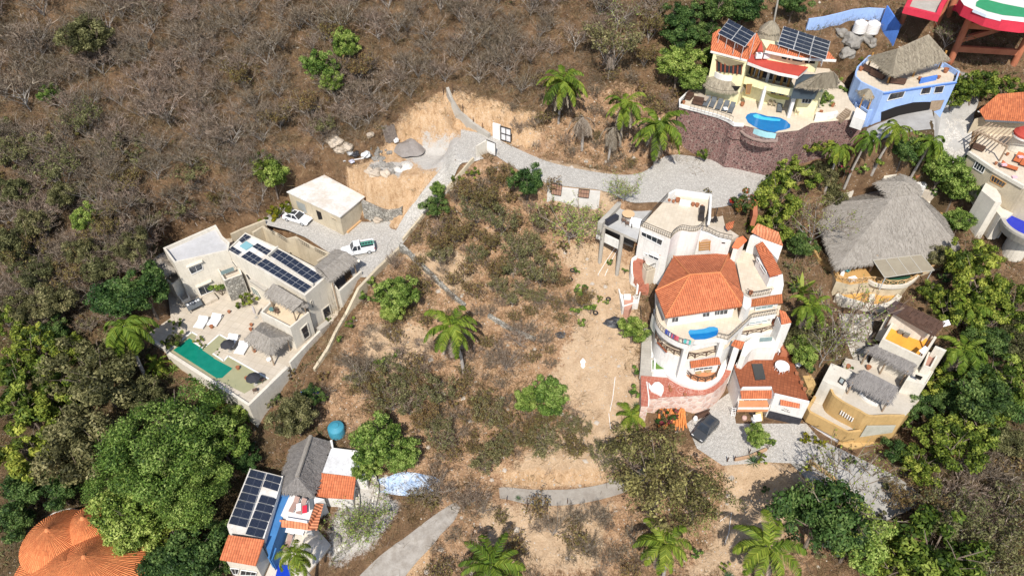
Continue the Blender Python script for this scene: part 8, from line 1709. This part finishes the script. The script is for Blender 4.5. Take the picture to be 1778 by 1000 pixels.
# ---- named trees
NAMED = [
 ('big', 290, 765, 155, 'largest bright green tree left of the grey ridged thatch'), ('big', 222, 828, 100, 'bright green tree on the left flank of the largest green tree'), ('big', 322, 855, 110, 'bright green tree touching the roof solar panels of the bottom house'), ('green', 235, 880, 100, 'bright green tree overhanging the round orange roofs'), ('green', 385, 770, 75, 'green crown at the upper right of the largest green tree'),
 ('green', 228, 928, 82, 'green tree covering the right side of the round orange roofs'), ('olive', 168, 648, 120, 'grey olive tree below the windblown palm'), ('olive', 150, 775, 120, 'grey olive tree left of the largest bright green tree'), ('olive', 245, 680, 75, 'grey olive tree below the pool terrace corner'),
 ('lime', 40, 700, 95, 'yellowish green tree at the left edge above the round roofs'), ('lime', 95, 690, 80, 'yellowish green tree second from the left edge'), ('lime', 45, 780, 85, 'yellowish green tree at the left edge lower down'),
 ('dark', 245, 495, 90, 'dark green tree beside the small thatch of the modern villa'), ('dark', 195, 515, 75, 'dark green tree left of the one by the small thatch'),
 ('palm', 800, 572, 112, 'lone palm with spreading fronds in the middle of the vacant lot'), ('palm', 850, 985, 120, 'palm cut by the bottom frame edge below the bottom road'), ('palm', 1168, 955, 106, 'palm at the bottom beside the thin brownish tree'), ('palm', 1345, 968, 124, 'large palm at the bottom on the sandy slope'), ('palm', 973, 150, 90, 'palm above the lane left of the dead grey palms'), ('palm', 1085, 180, 80, 'palm with a dead skirt in the middle of the three above the lane'), ('palm', 1147, 225, 105, 'palm nearest the lava stone wall'), ('wpalm', 205, 572, 105, 'windblown palm leaning beside the pool terrace'),
 ('dead', 1015, 200, 80, 'dead grey palm hanging with dry fronds left of the middle palm'), ('dead', 1062, 228, 70, 'second dead palm skirt under the middle palm'),
 ('tpalm', 1553, 208, 60, 'slim palm in front of the blue villa carport'), ('tpalm', 1500, 240, 58, 'slim palm against the lava wall right end'), ('tpalm', 1460, 258, 56, 'slim palm leftmost of the row by the lava wall'), ('tpalm', 1615, 235, 68, 'slim palm in front of the shaded lane'), ('tpalm', 525, 965, 72, 'slim palm over the blue pool at the bottom edge'),
 ('palm', 1688, 525, 75, 'palm on the right behind the pergola house'), ('palm', 1665, 610, 80, 'palm at the right end of the ochre house'), ('palm', 1705, 640, 70, 'palm farthest right below the blue tarpaulin'), ('palm', 1398, 545, 75, 'palm between the white villa and the great thatch'), ('spalm', 1098, 722, 65, 'small palm beside the pink bougainvillea'), ('spalm', 272, 635, 48, 'small palm at the outer foot of the pool terrace'), ('spalm', 368, 692, 50, 'small palm under the pool overflow wall'), ('spalm', 425, 715, 40, 'small palm at the front corner buttress'), ('spalm', 1305, 388, 36, 'small palm by the orange stair roof of the white villa'),
 ('banana', 1393, 500, 60, 'broad leaved banana plant beside the white villa'), ('green', 650, 765, 85, 'bright green tree beside the worn white roof'), ('green', 700, 795, 62, 'bright green tree above the blue and white tarp'), ('green', 640, 805, 55, 'green tree overhanging the worn white roof'), ('olive', 512, 722, 80, 'round olive tree above the grey ridged thatch'),
 ('dark', 916, 318, 62, 'dark green tree below the upper lane'), ('dark', 755, 355, 48, 'dark green bush tree at the lower edge of the climbing lane'), ('airy', 640, 895, 90, 'airy vine covered tree over the pale rubble terraces'), ('airy', 605, 915, 70, 'airy leafy branches above the curved pale wall'), ('airy', 992, 385, 105, 'airy tree with scattered leaves left of the grey car deck'), ('green', 690, 508, 72, 'green tree right of the tan boundary wall'), ('green', 955, 688, 68, 'low green tree in the lower middle of the vacant lot'), ('green', 915, 690, 50, 'green bush left of the low green tree'), ('green', 1100, 568, 52, 'tall green shrub tree beside the grey concrete stair'),
 ('brown', 1150, 822, 150, 'wide thin brownish tree beside the cobbled parking'), ('brown', 1105, 790, 100, 'thin brownish tree left of the widest one'), ('brown', 1215, 870, 100, 'thin brownish tree below the widest one'), ('dark', 1425, 900, 130, 'dark green tree at the bottom right below the lanes'), ('green', 1490, 930, 105, 'dark green tree right of the bottom palm group'), ('lime', 1640, 965, 130, 'yellow green tree at the bottom right corner'), ('lime', 1555, 985, 80, 'yellow green tree between the dark tree and the corner'), ('bare', 1480, 845, 150, 'bare branching tree between the two lanes'), ('lime', 1600, 805, 60, 'light green tree right of the glazed ochre front'), ('lime', 1655, 770, 80, 'light green tree behind the bare branching tree'),
 ('lime', 1352, 345, 75, 'light green tree beside the orange gate roof'), ('lime', 1350, 392, 62, 'light green tree above the orange gate roof'), ('lime', 1382, 300, 62, 'light green tree at the right end of the cobbled lane'), ('red', 1287, 352, 52, 'red flowering tree by the white gate stairs'), ('bare', 1420, 385, 95, 'bare tree leaning over the left side of the great thatch'), ('bare', 1470, 560, 120, 'bare spreading tree in front of the ochre terraces'), ('bare', 1440, 600, 90, 'bare tree over the ochre path walls'), ('olive', 1415, 575, 62, 'olive tree at the back of the brown roof'), ('green', 1395, 615, 55, 'green tree behind the lone white chair'), ('lime', 1620, 508, 40, 'round light green tree right of the dark green pool'), ('green', 1640, 290, 65, 'glossy green tree right of the entrance court'), ('green', 1665, 325, 55, 'glossy green tree below the first by the entrance court'), ('dark', 1575, 255, 55, 'dark round hedge tree behind the ochre deck'), ('bare', 1075, 15, 70, 'bare pale tree at the top edge right of centre'), ('leafydry', 1065, 75, 90, 'tangled dry tree above the middle palm'), ('dead', 1060, 100, 45, 'dry tangled trunk above the middle palm'), ('airy', 1085, 325, 60, 'leaning leafy tree at the edge of the cobbled lane'), ('bare', 1650, 60, 50, 'bare tree between the red balcony and the red pool deck'), ('boug', 1158, 725, 45, 'pink bougainvillea over the loose orange tiles'), ('green', 470, 300, 62, 'isolated light green tree above the garage'), ('lime', 455, 285, 40, 'small bright tree beside the isolated one above the garage'), ('olive', 150, 55, 75, 'pale green tree high on the left hillside'), ('green', 1315, 755, 42, 'green tree at the corner of the cobbled parking'), ('boug', 1470, 295, 28, 'red bougainvillea by the entrance path')]
for k, x, y, d, lab in NAMED: plant(k, x, y, d, lab)
many('dark', '100,850,60;30,850,70;20,905,60;330,960,95;285,985,85;395,930,55;365,985,60;430,800,45;90,580,50;1185,60,60;1225,55,50;1180,25,60;1290,12,70;1380,4,50;1240,15,60;1700,690,90;1750,700,70;1390,425,50;1560,780,45;1720,590,60;540,690,40;1600,700,55;1650,700,50')
many('lime', '60,600,62;120,605,50;25,640,55;300,925,60;20,560,50;1690,490,75;1650,540,55;1690,450,60;1720,560,60;1700,145,52;1748,160,48;1672,150,34;1660,165,40;1690,740,70;1740,660,80;1610,660,50;1660,660,55;1750,520,70;1420,250,40')
many('olive', '60,470,60;90,525,65;30,540,55;170,465,55;15,430,60;145,440,50;60,390,50;110,340,45;20,330,50;1740,760,60;1450,335,60;1430,300,45;1390,590,50;1440,350,50;1590,640,40;1630,440,45;1770,600,60;230,430,50;305,588,22')
many('green', '555,115,55;600,80,50;575,140,45;1180,110,70;1205,140,50;680,545,40;1240,100,40;1430,180,35;760,330,30;150,380,45;85,165,30;1670,380,44;400,720,45;215,610,45;1580,400,30')
many('leafydry', '40,440,60;120,480,60;180,400,60;250,380,55;100,300,60;30,260,60;220,310,50;310,360,50;380,340,45;330,300,50;480,200,50;540,180,50;620,120,55;580,60,50;420,130,50;140,210,55;270,440,45;560,220,40;840,345,60;870,380,60;790,400,55;900,430,60;940,470,60;890,510,50;1010,520,45;760,680,60;680,690,60;1000,770,60;1050,790,50;940,770,60;1640,900,80;1700,950,80;1750,900,80;1600,880,60;1560,860,50;1740,980,70;1130,40,60;1120,90,50')
many('shrub', '630,515,28;610,560,24;645,490,24;1010,505,36;1025,535,28;1000,540,24;1012,560,22;1040,520,18;1105,645,26;1100,680,28;820,300,26;795,312,26;840,440,18;860,460,18;935,735,22;660,630,30;690,615,24;1060,455,16;380,500,34;430,522,32;420,530,22;344,590,18;352,600,14;380,612,16;387,606,12;310,590,30;290,600,26;305,560,22;1150,605,20;1145,630,26;1430,235,30;1465,290,28;1500,290,30;1520,280,28;1600,240,30;1590,280,24;1225,268,30;1320,795,24;1335,770,26;1400,700,14;570,560,20;590,590,16;1385,690,14;1380,655,16;1540,620,16;1470,650,18;1475,640,16;1585,660,20;1610,700,18;1440,690,20;1555,715,26;1575,735,28;1450,145,26;1465,160,22;1385,165,20;560,695,22;530,700,24;1210,960,22;1260,985,20;890,300,20;1085,470,14;1000,470,16;1055,525,12')
many('oshrub', '1450,680,24;1455,672,20;960,450,26;980,430,24;920,480,28;940,510,26;880,470,26;850,430,26;830,410,26;770,440,26;730,500,24;740,560,24;860,360,30;840,330,26;890,340,26;500,650,26;470,700,24;560,650,22;1230,330,14;1340,500,20;1380,480,22;1370,460,20;1110,770,30;1080,760,30;920,760,26;860,760,26;830,690,26;780,700,26;1300,960,24;1420,960,24;1530,900,26;1540,840,24;100,620,30;150,560,30;130,580,26;40,590,28;180,560,26;1110,150,24;1130,170,20;1170,160,24;1190,190,22')
many('yellow', '472,372,34;488,366,32;500,358,26;462,380,22;1428,168,24;1420,185,18;1497,107,18;1582,312,16;1440,300,16;1305,660,8;1465,745,20;1425,770,24;1400,760,24;1560,640,14;1352,240,14;1432,210,14;1405,812,16')
many('dshrub', '480,690,24;440,690,24;410,700,26;500,710,22;60,850,30;140,850,26;1400,560,26;1405,640,24;1560,560,26;1600,560,24;1340,460,20;1380,500,26;1390,400,24;1600,260,26;1620,330,26;1690,280,24;1550,590,20;1610,640,26;1640,480,26;1480,800,22;1330,850,18;420,760,26;440,780,24;330,655,20;430,655,16;455,680,16')
many('agave', '395,670,20;410,690,20;340,660,20;300,640,22;285,650,20;440,720,18;1290,170,10;1312,115,8;1345,660,8;1490,150,10;1470,180,10;415,705,14;1302,512,12')
many('yucca', '1308,800,28;1265,1000,24;1105,705,22;900,865,14;935,870,14')
many('pale', '30,150,74;108,168,54;330,60,64;395,225,74;640,150,62;590,30,72;820,60,62;180,30,62;285,190,60;60,60,64;690,30,60;470,60,66;1000,60,56;620,640,60')
# ---- the dry woodland and bushes
def scatter(poly, n, mind, avoid=()):
    pts = []; xs = [p[0] for p in poly]; ys = [p[1] for p in poly]; tries = 0
    while len(pts) < n and tries < n*60:
        tries += 1; x, y = RNK.uniform(min(xs), max(xs)), RNK.uniform(min(ys), max(ys))
        if not _inpoly(np.array([x]), np.array([y]), poly)[0]: continue
        if any(_inpoly(np.array([x]), np.array([y]), a)[0] for a in avoid): continue
        if any((x-a)**2+((y-b)*1.15)**2 < mind**2 for a, b in pts): continue
        pts.append((x, y))
    return pts
WOOD_ = [(-30,-20),(1160,-20),(1150,70),(1020,60),(935,120),(905,165),(800,140),(770,145),(680,195),(630,235),(560,270),(500,325),(470,375),(365,382),(270,430),(255,470),(240,560),(130,590),(-30,560)]
def woods(kind, pts, h, dmin, dmax, label, group):
    for x, y in pts:
        g = GP(x, y)
        if MADE[np.clip(np.searchsorted(YS, g.y), 0, len(YS)-1), np.clip(np.searchsorted(XS, g.x), 0, len(XS)-1)] > .5: continue
        v = KIND[kind]; pr = v[RNK.randrange(len(v))]; H, Rr, cz = NP[pr.name]; dist = (g-Vector((0, 0, CAMZ))).length; sc = RNK.uniform(dmin, dmax)*dist/F_PX/(2*Rr); inst(pr, g, sc, RNK.uniform(0, 6.28), label, group)
woods('dry', scatter(WOOD_, 298, 22), 0, 40, 74, 'leafless grey dry tree in the scrub woodland on the upper left hillside', 'leafless trees on the upper left hillside')
LOT = [(700,440),(830,300),(960,300),(960,420),(1000,520),(960,640),(1010,740),(900,800),(860,860),(760,900),(700,860),(740,760),(560,700),(590,620),(640,520)]
woods('bush', scatter(LOT, 150, 19), 0, 22, 46, 'leafless brown bush on the vacant lot', 'dry bushes on the vacant lot')
BOT = [(760,900),(1070,880),(1200,900),(1200,1010),(740,1010)]; woods('bush', scatter(BOT, 34, 22), 0, 26, 52, 'leafless dark bush below the bottom road', 'dry bushes below the bottom road')
MIDB = [(870,170),(940,130),(1060,130),(1180,170),(1180,290),(1090,300),(960,275),(880,235)]; woods('bush', scatter(MIDB, 46, 17), 0, 18, 40, 'leafless brown bush between the upper lane and the palms', 'dry bushes above the upper lane')
RB = [(1540,820),(1640,800),(1778,700),(1800,1000),(1680,1000),(1560,880)]; woods('bush', scatter(RB, 60, 20), 0, 28, 56, 'leafless grey bush on the lower right hillside', 'dry bushes on the lower right hillside')
woods('leafydry', scatter([(760,360),(840,310),(900,340),(950,400),(960,500),(900,560),(820,520),(760,470)], 16, 24), 0, 34, 58, 'half bare olive brown bush tree in the upper vacant lot', 'half bare bush trees in the upper vacant lot')
woods('leafydry', scatter([(600,640),(760,640),(760,740),(960,730),(1050,770),(900,800),(840,860),(760,800),(640,700)], 24, 24), 0, 36, 60, 'half bare olive brown bush tree in the lower vacant lot', 'half bare bush trees in the lower vacant lot')
woods('oshrub', scatter([(-20,230),(250,230),(300,420),(240,560),(130,590),(-20,560)], 60, 20), 0, 22, 44, 'olive shrub among the dry trees on the left hillside', 'olive shrubs on the left hillside')
woods('dry', [(840,890),(1000,905),(1045,900),(960,930),(1020,960),(760,860),(820,870),(640,650),(610,640),(700,720),(880,640),(900,600),(1690,830),(1640,870),(1740,850),(1600,930),(1700,900),(960,860)], 0, 50, 85, 'leafless dry tree on the lower slopes', 'leafless trees on the lower slopes')
for o in PROTO:
    for c in list(o.children): bpy.data.objects.remove(c)
    bpy.data.objects.remove(o)
# ---- low dry undergrowth nobody could count
def tufts(name, n, keep, hmin, hmax, blades, mat, label, spread=.5, width=.025, flatness=.8, jit=.2):
    C = []
    while len(C) < n:
        x, y = RNG.uniform(-90, 90), RNG.uniform(32, 136)
        px, py = proj((x, y, float(H0(x, y))))
        if not (-60 < px < 1840 and -60 < py < 1060): continue
        i, j = np.clip(np.searchsorted(XS, x), 0, len(XS)-1), np.clip(np.searchsorted(YS, y), 0, len(YS)-1)
        if MADE[j, i] > .5 or RNG.random() > keep(px, py, att['sand'][j, i], att['cut'][j, i], att['dust'][j, i]): continue
        C.append((x, y, float(gz(x, y))))
    C = np.repeat(np.array(C), blades, 0); k = len(C); off = RNG.normal(0, spread, (k, 2)); A = C.copy(); A[:, :2] += off; A[:, 2] -= .05
    d = RNG.normal(size=(k, 3)); d[:, 2] = np.abs(d[:, 2])*flatness+.15; d /= np.linalg.norm(d, axis=1)[:, None]; L = RNG.uniform(hmin, hmax, k)[:, None]; B = A+d*L
    tone = np.repeat(RNG.normal(.5, .2, k//blades), blades); o = ribbons(name, A, B, np.full(k, width), np.full(k, width*.3), np.clip(tone+RNG.normal(0, jit, k), 0, 1), mat); return tag(o, label, 'undergrowth', None, 'stuff')
tufts('dry_undergrowth', 5200, lambda px, py, s, c, d: (1-.92*s)*(1-.8*c)*(1-d), .3, 1.0, 20, L_DRY, 'dry brown grass and twigs covering the hillside', .5, .03)
tufts('grey_undergrowth', 3600, lambda px, py, s, c, d: (1-.95*s)*(1-.93*c)*(1-d), .4, 1.3, 16, L_TWIG, 'grey twiggy undergrowth covering the hillside', .6, .018)
def gmask(px, py, s, c, d):
    r_ = region(px, py); return (1-s)*(1-c)*(.9 if r_ in ('in the lower left valley', 'along the right edge below the great thatch', 'around the entrance of the great thatch') else .35 if r_ in ('between the white villa and the ochre house', 'behind the upper right villas') else (.12 if px < 300 and py > 300 else .02))
tufts('brown_brushwood', 4800, lambda px, py, s, c, d: (1-s)*(1-c)*(1-d)*(.95 if px < 1100 and py < 560-.5*max(0, px-200) else .5), .5, 1.6, 34, M_leaf('brown_twigs', [(.055,.034,.018), (.175,.115,.058), (.36,.265,.15)], .1, .1), 'dense brown brushwood and dead leaves under the trees', .7, .022)
tufts('brushwood', 3200, lambda px, py, s, c, d: (1-s)*(1-c)*(1-d)*(1.0 if px < 1100 and py < 560-.5*max(0, px-200) else .04), .8, 2.2, 26, L_TWIG, 'tall leafless brushwood between the trees of the hillside', 1.0, .014)
tufts('green_undergrowth', 1500, gmask, .2, .6, 26, L_OLIVE, 'low green ground cover in the shaded gullies', .6, .07, .6)
# ---- low leafy litter clumps in the woodland
# ================================================================ light
d = ray(985, 668); d.normalize(); sun = bpy.data.lights.new('sun', 'SUN'); sun.energy = 4.7; sun.angle = R(.53); sun.color = (1, .95, .87)
so = bpy.data.objects.new('sun', sun); COL.objects.link(so); so.rotation_euler = d.to_track_quat('-Z', 'Y').to_euler(); so.location = (0, 0, 140)
w = bpy.data.worlds.new('World'); S.world = w; w.use_nodes = True; nt = w.node_tree; bg = nt.nodes['Background']; sky = nt.nodes.new('ShaderNodeTexSky'); sky.sky_type = 'NISHITA'; sky.sun_disc = False
sky.sun_elevation = math.asin(-d.z); sky.sun_rotation = math.atan2(-d.x, -d.y); sky.altitude = 100; nt.links.new(sky.outputs[0], bg.inputs[0]); bg.inputs[1].default_value = .13
vs = S.view_settings; vs.view_transform = 'Standard'; vs.look = 'None'; vs.exposure = .27; vs.gamma = 1
S.cycles.max_bounces = 6; S.cycles.diffuse_bounces = 3; S.cycles.glossy_bounces = 2; S.cycles.transmission_bounces = 3; S.cycles.transparent_max_bounces = 4
S.cycles.use_denoising = True
